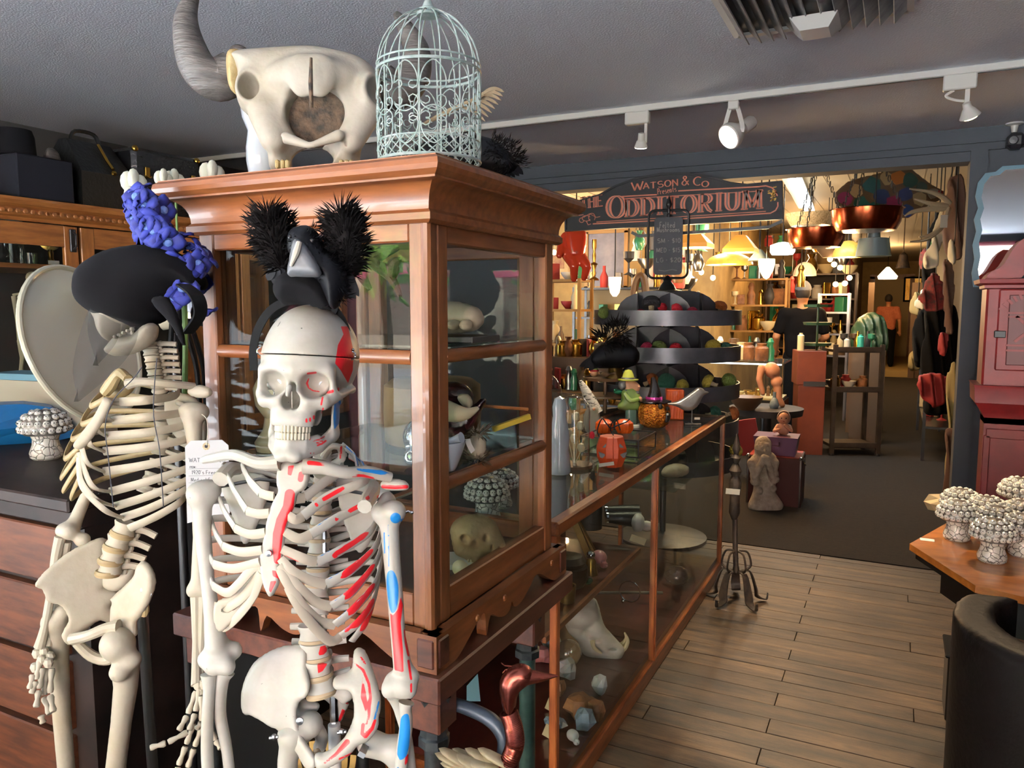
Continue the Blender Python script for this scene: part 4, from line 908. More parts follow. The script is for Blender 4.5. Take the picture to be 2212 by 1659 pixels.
for i in range(8):
 a=[W(*LJ[i])]+[W(*q)for q in CL[i]]+([W(*SL[i])]if i<5 else[W(565,1222+8*(i-5),1.125)])
 o=part('cartilage',rib(MB(),a,[.0155,.0145,.015,.014],.0055,axp(a[0]),k=7,n=10),'cartilage',sk,smooth=60);paint2(o,[])
web=inflate([(462,1330),(470,1300),(500,1290),(530,1262),(565,1230),(570,1245),(545,1285),(520,1320),(492,1352),(472,1362)],1.17,.0025,.003,.0035,holes=[[(478,1318),(512,1300),(524,1290),(505,1316)]]);o=part('cartilage',web,'cartilage',sk,smooth=60);paint2(o,[])
stn=inflate(q3((668,370),(665,300),(690,240),(745,222),(790,240),(850,228),(880,315),(855,395),(805,430),(788,500),(745,610),(722,730),(712,850),(692,900),(700,960),(690,1040),(645,1115),(612,1072),(590,1010),(566,900),(572,845),(592,730),(612,600),(650,480),(682,420)),1.125,.007,.006,.002,ymid=lambda x,z:.012*np.clip((z+.02)/.12,-1,1.5)+.006)
o=part('sternum',stn,'bone_white',sk,smooth=180)
paint2(o,[('red',q3((770,430),(760,520),(715,610),(690,700),(682,790),(684,880)),[11,12,12,11,10,7]),('red',['poly']+q3((758,240),(800,235),(780,305),(755,300)),0),('red',q3((848,295),(842,330)),6),('red',['poly']+q3((650,945),(690,950),(720,1000),(715,1040),(690,1000),(655,985)),0),('red',['poly']+q3((640,1018),(682,1015),(640,1100),(628,1080)),0)])
part('bolt',MB().lathe([(.0,.004),(.0045,.003),(.0045,0),(.005,-.001)],12,T=basis(P3((628,830),1.117),CR,CU,-CF)),'steel',sk)
o=part('clavicle',bone(MB(),[P3((705,215),1.135),P3((560,220),1.14),P3((400,165),1.16),P3((250,185),1.19),P3((185,200),1.2)],[.0125,.0095,.0085,.008,.006]),'bone_white',sk);paint2(o,[])
o=part('clavicle',bone(MB(),[P3((868,238),1.135),P3((1000,250),1.135),P3((1150,285),1.145),P3((1300,280),1.17),P3((1450,318),1.19)],[.0135,.0105,.009,.0095,.008],n=14),'bone_white',sk)
paint2(o,[('red',['poly']+q3((880,200),(960,210),(1085,245),(960,238),(885,232)),0),('blue',['poly']+q3((1215,255),(1400,268),(1452,295),(1390,300),(1230,272)),0),('red',q3((1180,312),(1250,302),(1350,325)),[1.6,3.4,2])])
scl=inflate(q3((290,330),(280,290),(330,250),(390,235),(430,250),(500,290),(620,330),(600,480),(540,640),(470,760),(420,640),(330,420),(310,370)),1.285,.006,.006,.0045);o=part('scapula',scl,'bone_white',sk,smooth=180);paint2(o,[])
o=part('coracoid',bone(MB(),[P3((430,260),1.26),P3((360,265),1.23),P3((300,330),1.2)],[.009,.012,.013]),'bone_white',sk);paint2(o,[])
scr=inflate(q3((1100,330),(1270,330),(1400,390),(1480,470),(1400,560),(1330,700),(1250,820),(1180,700),(1120,520)),1.30,.006,.006,.0045);o=part('scapula',scr,'bone_white',sk,smooth=180);paint2(o,[])
o=part('acromion',inflate(q3((1390,360),(1450,335),(1540,345),(1568,380),(1540,398),(1420,395)),1.2,.009,.008,.0026),'bone_white',sk,smooth=180);paint2(o,[('red',q3((1400,378),(1480,384),(1560,380)),4)])
o=part('coracoid',bone(MB(),[P3((1330,380),1.25),P3((1320,430),1.21),P3((1290,480),1.17),P3((1275,515),1.15)],[.012,.013,.012,.011]),'bone_white',sk);paint2(o,[('red',q3((1297,455)),5.5),('red',q3((1278,512)),4),('red',q3((1370,450)),5)])
o=part('collar_ring',MB().tube([W(700,985,1.2),W(715,965,1.19),W(735,968,1.2),W(738,990,1.22),W(720,1005,1.22)],[.007,.006,.007],10,k=5,flat=.8),'bone_white',sk);paint2(o,[('blue',[(724,984)],5),('red',[(737,965),(736,990)],2.5),('blue',[(711,997)],4)])
for(xa,ya,xb,yb,xc,yc)in((740,962,765,985,772,1012),(755,985,780,1000,788,1020)):
 o=part('rib',rib(MB(),[W(xa,ya,1.27),W(xb,yb,1.25),W(xc,yc,1.23)],.012,.005,axp(W(xa,ya,1.27))),'bone_white',sk);paint2(o,[('blue',[(xa+6,ya+2),(xb+4,yb-2),(xc+2,yc-6)],1.8),('red',[(xa-3,ya+6),(xb-6,yb+4),(xc-6,yc)],1.8)])
def humerus(cs,rs,head,hr,epi,nm='humerus',d=1.2):
 fr=Fr(cs[0][0],cs[0][1],d);L=[fr.l(x,y,dd-d)for x,y,dd in cs];lo=np.min(L,0)-.045;hi=np.max(L,0)+.045
 hd=[fr.l(x,y,dd-d)for x,y,dd in head];ep=[fr.l(x,y,dd-d)for x,y,dd in epi]
 def fn(P):
  f=sP(P,L,rs)
  for q,r in zip(hd,hr):f=U(.012,f,sE(P,q,(r,r,r*.95)))
  for q in ep:f=U(.012,f,sE(P,q[:3],(.013,.011,.014)))
  return f
 return part(nm,xf(net(fn,lo,hi,.0028),fr.T),'bone_white',sk,smooth=180)
o=humerus([(436,1085,1.2),(438,1150,1.2),(448,1250,1.2),(458,1330,1.195),(468,1395,1.19)],[.0155,.0125,.0105,.012,.018],[(430,1066,1.2),(452,1060,1.21)],[.0195,.0185],[(505,1405,1.2),(445,1425,1.19),(460,1440,1.18),(490,1440,1.18),(478,1425,1.19)]);paint2(o,[('ink',[(410,1074),(411,1078)],.9),('ink',[(448,1360),(448,1364)],.8),('ink',[(447,1414),(450,1414)],.8),('ink',[(446,1444),(448,1446)],.8)])
o=humerus([(840,1120,1.21),(845,1186,1.2),(853,1281,1.195),(860,1377,1.19),(870,1441,1.185)],[.0155,.0135,.0125,.0115,.0145],[(850,1106,1.2),(828,1108,1.22),(836,1078,1.23)],[.0195,.019,.012],[(850,1470,1.19),(842,1490,1.18),(888,1462,1.19),(882,1490,1.18),(868,1485,1.18)])
paint2(o,[('blue',q3((1485,592)),11.5),('blue',q3((1535,610)),5),('blue',q3((1437,640),(1438,920)),1.6),('blue',q3((1408,690),(1412,830)),1.5),('blue',['poly']+smooth_poly(q3((1430,960),(1470,950),(1500,1020),(1505,1120),(1490,1210),(1465,1235),(1445,1200),(1425,1060)),3),0),('red',['poly']+q3((1448,1235),(1468,1250),(1500,1210),(1520,1120),(1535,1180),(1520,1300),(1535,1480),(1540,1635),(1478,1620),(1470,1500)),0),('red',q3((1548,1350),(1555,1440),(1572,1520)),2.4),('red',q3((1572,1555),(1590,1680)),2.6),('red',[(888,1478),(888,1494)],2.4)])
part('arm_pin',MB().tube([W(872,1108,1.2),W(882,1104,1.2),W(888,1107,1.2)],.002,6).sph(W(890,1107,1.2),.003,8),'chrome',sk)
def longbone(nm,cs,rs,n=12,marks=(),par=None,mat='bone_white',k=6,flat=1):
 o=part(nm,MB().tube([W(*c)for c in cs],rs,n,k=k,flat=flat),mat,par or sk,smooth=60)
 if mat=='bone_white':paint2(o,list(marks))
 return o
longbone('radius',[(452,1456,1.19),(452,1490,1.19),(448,1560,1.2),(448,1640,1.21),(456,1740,1.22),(462,1800,1.22)],[.0135,.009,.0092,.0095,.009,.012])
longbone('ulna',[(487,1450,1.2),(478,1475,1.2),(475,1540,1.21),(490,1620,1.22),(500,1720,1.23),(500,1800,1.23)],[.015,.011,.0095,.0085,.008,.007])
longbone('radius',[(878,1517,1.185),(876,1530,1.185),(877,1570,1.19),(868,1640,1.2),(860,1760,1.21),(858,1830,1.21)],[.0125,.0095,.0105,.0105,.01,.012],n=16,marks=[('blue',['poly']+smooth_poly([(866,1552),(876,1542),(884,1548),(886,1590),(880,1630),(868,1640),(858,1630),(862,1590)],3),0),('blue',[(860,1659),(856,1700)],6),('red',[(880,1625),(876,1659)],3)])
longbone('ulna',[(850,1500,1.2),(862,1530,1.21),(880,1600,1.22),(890,1700,1.23),(885,1810,1.23)],[.012,.009,.0085,.008,.007])
def hand(par,wr,fingers,r=.006,mat='bone_white',carp=None):
 for c in(carp or[]):o=part('carpal',MB().sph(W(*c[:3]),(c[3],c[3]*.8,c[3]),8),mat,par)
 for fg in fingers:
  for a,b in zip(fg,fg[1:]):
   A,B=W(*a),W(*b);d=(B-A);A2,B2=A+d*.06,B-d*.06
   o=part('finger_bone',MB().tube([A2,A2+d*.12,A2+d*.45,B2-d*.12,B2],[r*.8,r*1.0,r*.62,r*.95,r*.75],8),mat,par,smooth=60)
hand(sk,None,[[(466,1815,1.22),(460,1870,1.2),(458,1910,1.18)],[(476,1815,1.22),(476,1875,1.2),(476,1920,1.18)],[(488,1815,1.22),(492,1870,1.2),(494,1910,1.18)]])
hand(sk,None,[[(862,1840,1.2),(856,1890,1.18),(852,1930,1.17)],[(872,1840,1.2),(870,1895,1.18),(868,1935,1.17)]])
def pelvis_l():
 out=q7((1110,640),(960,632),(800,680),(650,790),(565,950),(536,1120),(560,1215),(640,1212),(740,1238),(830,1285),(900,1310),(950,1400),(1060,1480),(1150,1600),(1235,1595),(1242,1510),(1120,1370),(1060,1200),(1080,1060),(1160,990),(1180,900),(1130,780))
 return inflate(out,1.235,.0085,.009,.0032,ymid=lambda x,z:.035*np.clip(-(x)/.08,-1,1)**2*np.sign(-x)*1.0+.03*np.clip((z-.02)/.1,0,1))
o=part('pelvis',pelvis_l(),'bone_white',sk,smooth=180);paint2(o,[('ink',q7((740,925),(760,915)),1),('ink',q7((965,1205),(980,1195)),1),('ink',q7((1020,1215),(1032,1208)),.9),('ink',q7((975,1365),(985,1372)),1),('ink',q7((1035,1405),(1050,1415)),1)])
o=part('pelvis',inflate(q7((1060,1050),(1130,1070),(1240,1100),(1245,1130),(1215,1190),(1280,1290),(1320,1380),(1300,1490),(1240,1520),(1210,1480),(1235,1400),(1180,1350),(1120,1340),(1070,1240)),1.27,.009,.009,.003),'bone_white',sk,smooth=180);paint2(o,[])
rpol=q7((1540,690),(1600,680),(1650,740),(1760,960),(1785,1080),(1770,1200),(1760,1290),(1690,1390),(1600,1430),(1500,1530),(1320,1625),(1260,1620),(1240,1560),(1250,1510),(1340,1500),(1480,1400),(1560,1250),(1570,1130),(1540,980),(1400,960),(1390,890),(1530,830))
o=part('pelvis',inflate(rpol,1.225,.011,.012,.0032,ymid=lambda x,z:.05*np.clip((z-.03)/.1,0,1)-.012*np.clip(-z/.08,0,1)),'bone_white',sk,smooth=180)
paint2(o,[('red',['poly']+q7((1635,860),(1660,980),(1680,1100),(1670,1200),(1640,1100),(1618,1040)),0),('red',q7((1570,745),(1640,800),(1690,920),(1705,1040),(1690,1200),(1675,1270)),[1.6,3,3,3,3,2]),('red',q7((1620,690),(1660,745)),2.2),('red',q7((1640,1280),(1630,1360),(1660,1380),(1720,1310),(1745,1240)),[4,3.5,5,4,3]),('red',q7((1290,1625),(1400,1540),(1500,1430)),[2,3.5,6]),('red',q7((1430,1580),(1590,1510)),2),('blue',q7((1778,1080),(1740,1230)),2)])
o=part('sacrum',inflate(q7((1130,880),(1380,860),(1480,900),(1560,1000),(1480,1080),(1420,1040),(1330,1000),(1260,1020),(1170,1000)),1.28,.012,.012,.0035),'bone_white',sk,smooth=180);paint2(o,[])
o=part('coccyx',inflate(q7((1260,1010),(1420,1010),(1500,1090),(1480,1150),(1440,1240),(1415,1260),(1410,1150),(1330,1060)),1.31,.01,.01,.0035),'bone_white',sk,smooth=180);paint2(o,[('red',['poly']+q7((1460,1130),(1485,1160),(1440,1250),(1415,1250)),0),('red',q7((1500,1085)),4)])
part('pubic_disc',MB().sph(P7((1230,1555),1.225),(.006,.01,.013),10),'disc_tan',sk)
part('wing_nut',MB().lathe([(.0,.004),(.006,.003),(.006,0)],12,T=basis(P7((1088,1245),1.215),CR,CU,-CF)),'steel',sk)
for cs,hd in(([(633,1590,1.24),(622,1640,1.25),(618,1800,1.3),(640,2150,1.42)],(668,1565,1.25)),([(860,1625,1.24),(868,1680,1.25),(850,1850,1.3),(800,2150,1.42)],(800,1605,1.235))):
 fr=Fr(cs[0][0],cs[0][1],1.24);L=[fr.l(x,y,d-1.24)for x,y,d in cs];hq=fr.l(hd[0],hd[1],hd[2]-1.24)
 fn=lambda P,L=L,hq=hq:U(.014,sP(P,L,[.02,.0165,.014,.022]),sC(P,hq,L[0],.022,.017),sE(P,(L[0][0]*1.0,L[0][1],L[0][2]+.005),(.02,.02,.02)))
 A=np.array(L+[hq]);o=part('femur',xf(net(fn,A.min(0)-.05,A.max(0)+.05,.0045),fr.T),'bone_white',sk,smooth=180);paint2(o,[])
 k0=W(*cs[-1]);k1=Vector((k0.x,k0.y,.07));o=part('tibia',MB().tube([k0-Vector((0,0,.03)),k0-Vector((0,0,.07)),(k0+k1)/2,k1],[.03,.018,.013,.017],10,k=4),'bone_white',sk);paint2(o,[])
 o=part('foot',MB().tube([k1+CF*.05-Vector((0,0,.04)),k1-Vector((0,0,.02)),k1-CF*.1-Vector((0,0,.05)),k1-CF*.17-Vector((0,0,.058))],[.02,.026,.026,.01],10,k=4,flat=.6),'bone_white',sk);paint2(o,[])
part('hip_hinge',MB().box(P7((1640,1510),1.2),(.011,.008,.026),R=_R@Euler((0,0,-.5)).to_matrix()),'steel',sk)
for q in((1445,1340,1.2),(850,1385,1.21)):part('wing_bolt',MB().tube([P7((q[0]-30,q[1]+10),q[2]),P7((q[0]+45,q[1]),q[2])],.0028,8).sph(P7((q[0]+10,q[1]),q[2]),.0048,8),'steel',sk)
a=W(720,1500,1.3);b=W(722,1565,1.29);foot=Vector((b.x,b.y,.03))
part('support_rod',MB().tube([a+Vector((0,0,.02)),b-Vector((0,0,.05))],.0065,6),'chrome',sk);part('support_tube',MB().tube([b,foot],.0105,14),'white_gloss',sk)
for k in range(5):
 an=k*2*PI/5;part('stand_foot',MB().tube([foot+Vector((0,0,.03)),foot+Vector((.25*math.cos(an),.25*math.sin(an),-.015))],[.014,.01],8),'black_metal',sk)
part('spine_rod',MB().tube([W(700,1040,1.31),W(702,1500,1.31)],.004,6),'steel',sk)
part('shoulder_rod',MB().tube([W(455,1055,1.22),W(560,1035,1.24),W(690,1050,1.28),W(780,1065,1.26),W(835,1085,1.22)],.003,6),'steel',sk)
# ------------------------------------------------------------------ fluff and feathers
def fluff(mb,pts,r,n,ln,w=.0012,k=6,seed=1,up=0):
 rg=random.Random(seed);P=spline(pts,k);rr=lerpl(list(r),len(P));fr=frames(P)
 for _ in range(n):
  i=rg.randrange(len(P));t,x,y=fr[i];a=rg.uniform(0,2*PI);q=rr[i];d=(x*math.cos(a)+y*math.sin(a)+t*rg.uniform(-.4,.7)).normalized()
  b=P[i]+d*q*rg.uniform(.5,1);l=ln*rg.uniform(.5,1.2);s=d.cross(t).normalized()if d.cross(t).length>1e-5 else x
  e=b+d*l+t*l*rg.uniform(-.3,.5)+Vector((0,0,up*l));m_=(b+e)/2+t*l*.12;mb.add([b-s*w,b+s*w,m_+s*w*.8,e,m_-s*w*.8],[(0,1,2,3,4)])
 return mb
def feather(mb,a,b,w,bend=(0,0,0),th=.0012,up=None,n=8):
 a,b=Vector(a),Vector(b);P=[a+(b-a)*(i/n)+Vector(bend)*math.sin(PI*i/n)for i in range(n+1)]
 ww=[w*(.25+.75*math.sin(PI*min(1,(.12+.80*i/n))))*(1 if i<n else.25)for i in range(n+1)]
 return mb.strap(P,ww,th,up=up)
M('feather_black',H('#060608'),.55,c2=H('#0d0d11'),sc=30,spec=.1);M('fluff_black',H('#120f0f'),.9,spec=.1);M('beak_grey',H('#5a5c61'),.5,c2=H('#3a3b3f'),sc=20);M('hat_felt',H('#0a090b'),.95,spec=.08)
M('satin_black',H('#070708'),.7,spec=.08)
# ------------------------------------------------------------------ crow headdress worn by the painted skeleton
q0=W(655,640,1.13)
cw=thing('crow_headdress','black crow fascinator with fluffy feather tufts on the painted skull','headdress',q0)
part('headband',MB().strap([W(549,800,1.15),W(547,760,1.15),W(556,715,1.145),W(580,675,1.14),W(610,655,1.14),W(655,645,1.14),W(705,655,1.15),W(735,685,1.155),W(752,730,1.16),W(752,770,1.165),W(742,805,1.165)],.012,.003,up=CF,k=5),'satin_black',cw)
part('pillbox',inflate([(597,632),(602,605),(625,590),(655,588),(690,598),(712,625),(718,658),(700,664),(655,652),(615,655)],1.12,.045,.04,.0035),'hat_felt',cw,smooth=180)
bod=part('crow_body',inflate([(625,520),(632,500),(650,492),(672,494),(688,512),(702,540),(735,570),(745,600),(738,640),(722,665),(705,640),(690,610),(660,590),(640,560),(628,545)],1.11,.034,.03,.003),'feather_black',cw,smooth=180)
mb=MB();fluff(mb,[W(655,515,1.105),W(690,550,1.105),(W(720,595,1.11)),W(725,640,1.115)],[.022,.026,.024,.016],900,.012,.0009,seed=21);part('body_down',mb,'feather_black',cw,kind='stuff')
part('beak',inflate([(636,522),(648,522),(668,545),(692,590),(674,596),(640,594),(624,592),(628,560)],1.072,.014,.012,.0025),'beak_grey',cw,smooth=180)
part('beak_ridge',MB().tube([W(646,524,1.06),W(640,545,1.055),W(628,575,1.056)],[.004,.005,.002],8,k=4),'paper',cw)
for x,y in((627,512),(674,520)):part('eye',MB().sph(W(x,y,1.085),.0035,10),'black_metal',cw)
for nm,l,sd in(('tuft',[(612,580,1.13),(600,540,1.13),(588,500,1.13),(580,462,1.13)],2),('tuft',[(745,590,1.13),(750,545,1.13),(745,500,1.13),(735,462,1.13)],3)):
 mb=MB().tube([W(*q)for q in l],[.008,.02,.024,.012],10,k=4);fluff(mb,[W(*q)for q in l],[.012,.026,.028,.014],1500,.02,.0007,seed=sd,up=.2);part(nm,mb,'fluff_black',cw,kind='stuff')
for k,(a,b)in enumerate((((733,560),(775,640)),((728,570),(768,645)),((722,580),(760,643)),((735,590),(772,625)),((592,575),(578,605)),((602,580),(590,612)),((612,580),(604,615)),((716,600),(724,680)),((706,600),(716,672)),((700,545),(726,620)),((690,540),(708,612)),((712,560),(738,628)))):
 part('plume',feather(MB(),W(*a,1.125),W(*b,1.12+.004*k),.014,up=CF),'feather_black',cw)
 # ------------------------------------------------------------------ bison skull
CT=1.876
M('bison_bone',H('#bab4a6'),.6,c2=H('#9c8f76'),sc=7,ramp=(.42,.85),bump=.3,bsc=30);M('bison_inner',H('#1a120c'),.9,c2=H('#453322'),sc=45,bump=.8,bsc=60);M('horn',H('#4a4440'),.6,c2=H('#2c2724'),sc=10,st=(1,1,6),bump=.5,bsc=22);M('bone_yellow',H('#cdb98a'),.6,c2=H('#a8905c'),sc=20,bump=.4,bsc=60)
bs=thing('bison_skull','large weathered bison skull with dark curved horns on the cabinet','skull',(W(680,360,1.75).x,W(680,360,1.75).y,CT))
bo=[(498,128),(520,113),(560,109),(620,105),(672,103),(730,112),(772,124),(802,142),(818,168),(822,205),(818,245),(800,265),(786,285),(778,330),(768,362),(722,362),(722,345),(705,325),(670,318),(645,325),(628,342),(628,368),(588,370),(580,330),(565,285),(545,258),(522,235),(514,205),(516,160)]
def bis(f,P,fr):
 L=lambda x,y,d=0:fr.l(x,y,d)
 f=U(.02,f,sE(P,L(672,165,-.05),(.1,.05,.045)),sC(P,L(590,300,-.05),L(570,245,-.03),.03,.035),sC(P,L(760,300,-.05),L(790,245,-.03),.03,.035))
 f=U(.012,f,sE(P,L(540,195,-.03),(.03,.05,.045)),sE(P,L(800,200,-.03),(.03,.05,.045)))
 f=S(.012,f,sE(P,L(532,180,-.07),(.022,.075,.03)),sE(P,L(812,187,-.07),(.02,.075,.03)))
 f=S(.01,f,sE(P,L(672,234,-.08),(.068,.3,.066)))
 f=U(.022,f,sE(P,L(653,165,-.088),(.03,.018,.046)),sE(P,L(692,165,-.088),(.03,.018,.046)))
 f=S(.004,f,sC(P,L(672,125,-.12),L(671,215,-.12),.0028))
 f=U(.01,f,sC(P,L(618,298,-.085),L(666,314,-.095),.013,.007),sC(P,L(732,293,-.085),L(679,312,-.095),.013,.007))
 return S(.004,f,sE(P,L(605,301,-.09),(.005,.03,.008)),sE(P,L(743,305,-.09),(.005,.03,.008)))
fr0=None
xs=[p[0]for p in bo];ys=[p[1]for p in bo]
frb=Fr(668,236,1.80);pol=[(a,c)for a,b,c in(frb.l(*q)for q in smooth_poly(bo,3))]
mb=net(lambda P:bis(sInf(P,pol,.055,.05),P,frb),(-.21,-.15,-.16),(.2,.08,.16),.0032)
part('cranium',xf(mb,frb.T),'bison_bone',bs,smooth=180)
part('nasal_cavity',inflate([(600,185),(668,175),(745,185),(752,245),(735,300),(670,318),(612,300),(592,240)],1.80,.02,.012,.004),'bison_inner',bs,smooth=180)
part('septum',MB().tube([W(672,125,1.66),W(671,180,1.66),W(673,232,1.68)],[.003,.005,.004],8),'bison_inner',bs)
for x0 in(600,612,622,738,750,760):part('tooth',MB().box(W(x0,355,1.76),(.009,.014,.02),bev=.003),'bone_yellow',bs)
part('horn',MB().tube([W(508,155,1.83),W(470,172,1.82),(W(432,150,1.80)),W(410,100,1.79),W(402,40,1.79),W(420,-20,1.8)],[.048,.05,.044,.036,.026,.012],18,k=6),'horn',bs)
part('horn',MB().tube([W(820,175,1.85),W(850,195,1.86),W(890,170,1.87),W(900,115,1.88),W(878,65,1.89),W(856,30,1.9)],[.046,.048,.042,.034,.022,.008],18,k=6),'horn',bs)
part('horn_core',inflate([(497,118),(518,112),(528,130),(522,165),(515,200),(500,190),(494,150)],1.8,.04,.03,.004),'bone_yellow',bs,smooth=180)
part('horn_burr',MB().sph(W(515,110,1.84),(.022,.02,.014),12),'horn',bs)
M('porcelain',H('#c9d2da'),.12,coat=.6)
lg=W(566,366,1.86);hz=.0011
obj('porcelain_leg_form',MB().lathe([(.0,0),(.038,0),(.04,.006),(.03,.03),(.036,.07),(.036,.1),(.03,.14),(.042,.17),(.045,.19),(.0,.192)],28,(lg.x,lg.y,CT)),'porcelain','pale blue-grey porcelain form behind the bison skull','ornament')
wb_=W(782,340,1.93);obj('wooden_block',MB().box((wb_.x,wb_.y,CT+.04),(.06,.05,.08),bev=.003),'brown_y','small brown wooden block beside the bison skull','block')
wc_=W(690,350,1.9);obj('wooden_stand',MB().box((wc_.x,wc_.y,CT+.022),(.15,.04,.044),bev=.003,R=Matrix.Rotation(.4,3,'Z')),'brown_x','brown wooden stand propping up the bison skull','stand')
# ------------------------------------------------------------------ bird cage
M('cage_wire',H('#bfcac8'),.5,metal=.2,c2=H('#93aaa5'),sc=60)
cg0=W(928,357,1.515);gx,gy=cg0.x,cg0.y;R_=.1
cage=thing('birdcage','pale green wire birdcage with scrollwork on top of the cabinet','birdcage',(gx,gy,CT))
def wire(pts,r=.0016,n=6,k=0,close=False,nm='wire',par=None):return part(nm,MB().tube(pts,r,n,k=k,close=close),'cage_wire',par or cage)
def ring_pts(r,z,n=40):return[(gx+r*math.cos(2*PI*i/n),gy+r*math.sin(2*PI*i/n),z)for i in range(n)]
ZR=CT+.175
for r,z,q in((R_,CT+.004,.003),(R_,CT+.04,.0018),(R_,ZR,.003),(R_,ZR+.012,.002),(R_*.2,CT+.285,.002)):wire(ring_pts(r,z),q,close=True,nm='ring')
for k in range(16):
 a=2*PI*k/16;c,s=math.cos(a),math.sin(a)
 wire([(gx+R_*c,gy+R_*s,CT+.004),(gx+R_*c,gy+R_*s,ZR)]+[(gx+R_*math.cos(t)*c,gy+R_*math.cos(t)*s,ZR+.115*math.sin(t))for t in[i*PI/2*.9/8 for i in range(1,9)]])
def scroll(a0,z,h,w,flip=1):
 p=[]
 for i in range(15):
  t=i/14
  if t<.6:u=t/.6;x=w*.5*math.sin(u*PI/2);zz=h*(1-u**1.6)
  else:
   u=(t-.6)/.4;r=w*.22*(1-.55*u);th=-u*1.6*PI;x=w*.5-w*.22+r*math.cos(th);zz=r*math.sin(th)
  p.append((x,zz*flip))
 return[(gx+(R_+.001)*math.cos(a0+x/R_),gy+(R_+.001)*math.sin(a0+x/R_),z+zz)for x,zz in p]
for k in range(12):
 a=2*PI*k/12+.13
 for z,h,fl in((CT+.128,.042,1),(CT+.1,.02,-1),(CT+.062,.04,-1),(CT+.07,.02,1)):
  for s in(1,-1):wire(scroll(a,z,h,s*.048,fl),.0013,5,nm='scroll')
mb=MB()
for k in range(30):
 for s in(1,-1):
  a=2*PI*k/30;mb.tube([(gx+R_*math.cos(a+s*.105*j),gy+R_*math.sin(a+s*.105*j),CT+.004+.009*j)for j in range(5)],.0012,4)
part('lattice',mb,'cage_wire',cage,kind='stuff')
part('cap',MB().lathe([(.022,0),(.02,.012),(.012,.016),(.006,.03),(.0,.032)],16,(gx,gy,CT+.28)),'cage_wire',cage)
wire([(gx,gy,CT+.31),(gx-.006,gy,CT+.325),(gx+.004,gy,CT+.335),(gx+.02,gy,CT+.345),(gx+.028,gy,CT+.365),(gx+.01,gy,CT+.38),(gx-.012,gy,CT+.37),(gx-.01,gy,CT+.35),(gx,gy,CT+.34)],.005,8,k=4,nm='hook')
bb=W(985,330,1.85);cr=thing('black_feather_bird','black feathered bird with shaggy head lying behind the birdcage','bird figure',(bb.x,bb.y,CT))
part('bird_body',inflate([(880,350),(900,320),(950,300),(1000,295),(1050,300),(1085,318),(1110,345),(1115,365),(1080,378),(1000,372),(920,368)],1.82,.04,.035,.004),'feather_black',cr,smooth=180)
mb=MB();fluff(mb,[W(1060,320,1.8),W(1090,335,1.8),W(1105,355,1.8)],[.03,.035,.03],700,.022,.0008,seed=5);part('ruff',mb,'fluff_black',cr,kind='stuff')
for k in range(6):part('plume',feather(MB(),W(1060+8*k,345,1.8),W(1085+9*k,392-3*k,1.82),.014,up=CF),'feather_black',cr)
M('feather_tan',H('#a8977a'),.8,c2=H('#7d6c54'),sc=12)
wg=thing('pale_wing','tan feather wing fanned out behind the birdcage','wing',W(930,262,1.95))
part('arm_bone',MB().tube([W(915,268,1.95),W(960,245,1.95),W(1010,222,1.95),W(1045,205,1.95)],[.004,.007,.006,.004],8,k=4),'feather_tan',wg)
for k in range(8):a=W(985+8*k,232-4*k,1.95+.002*k);part('quill',feather(MB(),a,W(1048+7*k-max(0,k-5)*4,262-9*k,1.97+.002*k),.01,bend=CU*.012,up=CF),'feather_tan',wg)
# ------------------------------------------------------------------ wall cabinet along the left wall
LX=-3.6
lc=thing('wall_cabinet','long golden oak wall cabinet with glazed doors and dark interior','cabinet',(-3.98,1.9,0))
def lz(px,py):return WX(px,py,LX)
zt=2.085;y0,y1=.35,3.75
pr=[(.0,zt-.10),(.012,zt-.10),(.016,zt-.085),(.03,zt-.075),(.035,zt-.06),(.03,zt-.045),(.05,zt-.03),(.055,zt-.012),(.055,zt),(0,zt)]
mb=MB();n=len(pr)
for y in(y0,y1):mb.v+=[(LX+o,y,z)for o,z in pr]
mb.f+=[(i,i+1,n+i+1,n+i)for i in range(n-1)]+[tuple(range(n)),tuple(range(n,2*n))[::-1]]
part('cornice',mb,'oak_y',lc,smooth=0,fix=True)
for k in range(60):
 y=1.55+.034*k
 part('bead',MB().sph((LX+.036,y,zt-.06),(.006,.0125,.011),8),'oak_y',lc)
part('top_board',MB().box((-4.0,(y0+y1)/2,zt-.01),(.8,y1-y0,.02)),'oak_y',lc)
part('back_board',MB().box((-4.37,(y0+y1)/2,1.05),(.02,y1-y0,2.05)),'wall_dark',lc)
part('base',MB().box((-3.99,(y0+y1)/2,.4),(.76,y1-y0,.8)),'brown_y',lc)
part('shelf',MB().box((-4.0,(y0+y1)/2,WX(0,572,LX-.1).z),(.64,y1-y0-.02,.022)),'oak_y',lc)
zd=zt-.105;zl=.82
ya=lz(172,520).y
for i,(a,b)in enumerate(((ya-1.05,ya-.008),(ya+.008,ya+1.02),(ya+1.04,ya+2.05))):
 dr=part('door',MB().box((LX-.012,a+.035,(zd+zl)/2),(.024,.07,zd-zl),bev=.003),'oak_z',lc);part('stile',MB().box((LX-.012,b-.035,(zd+zl)/2),(.024,.07,zd-zl),bev=.003),'oak_z',dr)
 [part('rail',MB().box((LX-.012,(a+b)/2,z_),(.022,b-a-.14,.1)),'oak_y',dr)for z_ in(zd-.05,zl+.05)]
 part('pane',MB().box((LX-.012,(a+b)/2,(zd+zl)/2),(.004,b-a-.14,zd-zl-.2)),'pane',dr,smooth=0)
 h=WX(160,520,LX+.01)if i==0 else None
 if h:part('handle',MB().box((LX+.004,b-.03,h.z),(.012,.03,.11),bev=.003).tube([(LX+.01,b-.03,h.z-.04),(LX+.03,b-.03,h.z-.03),(LX+.03,b-.03,h.z+.03),(LX+.01,b-.03,h.z+.04)],.005,8),'black_metal',dr)
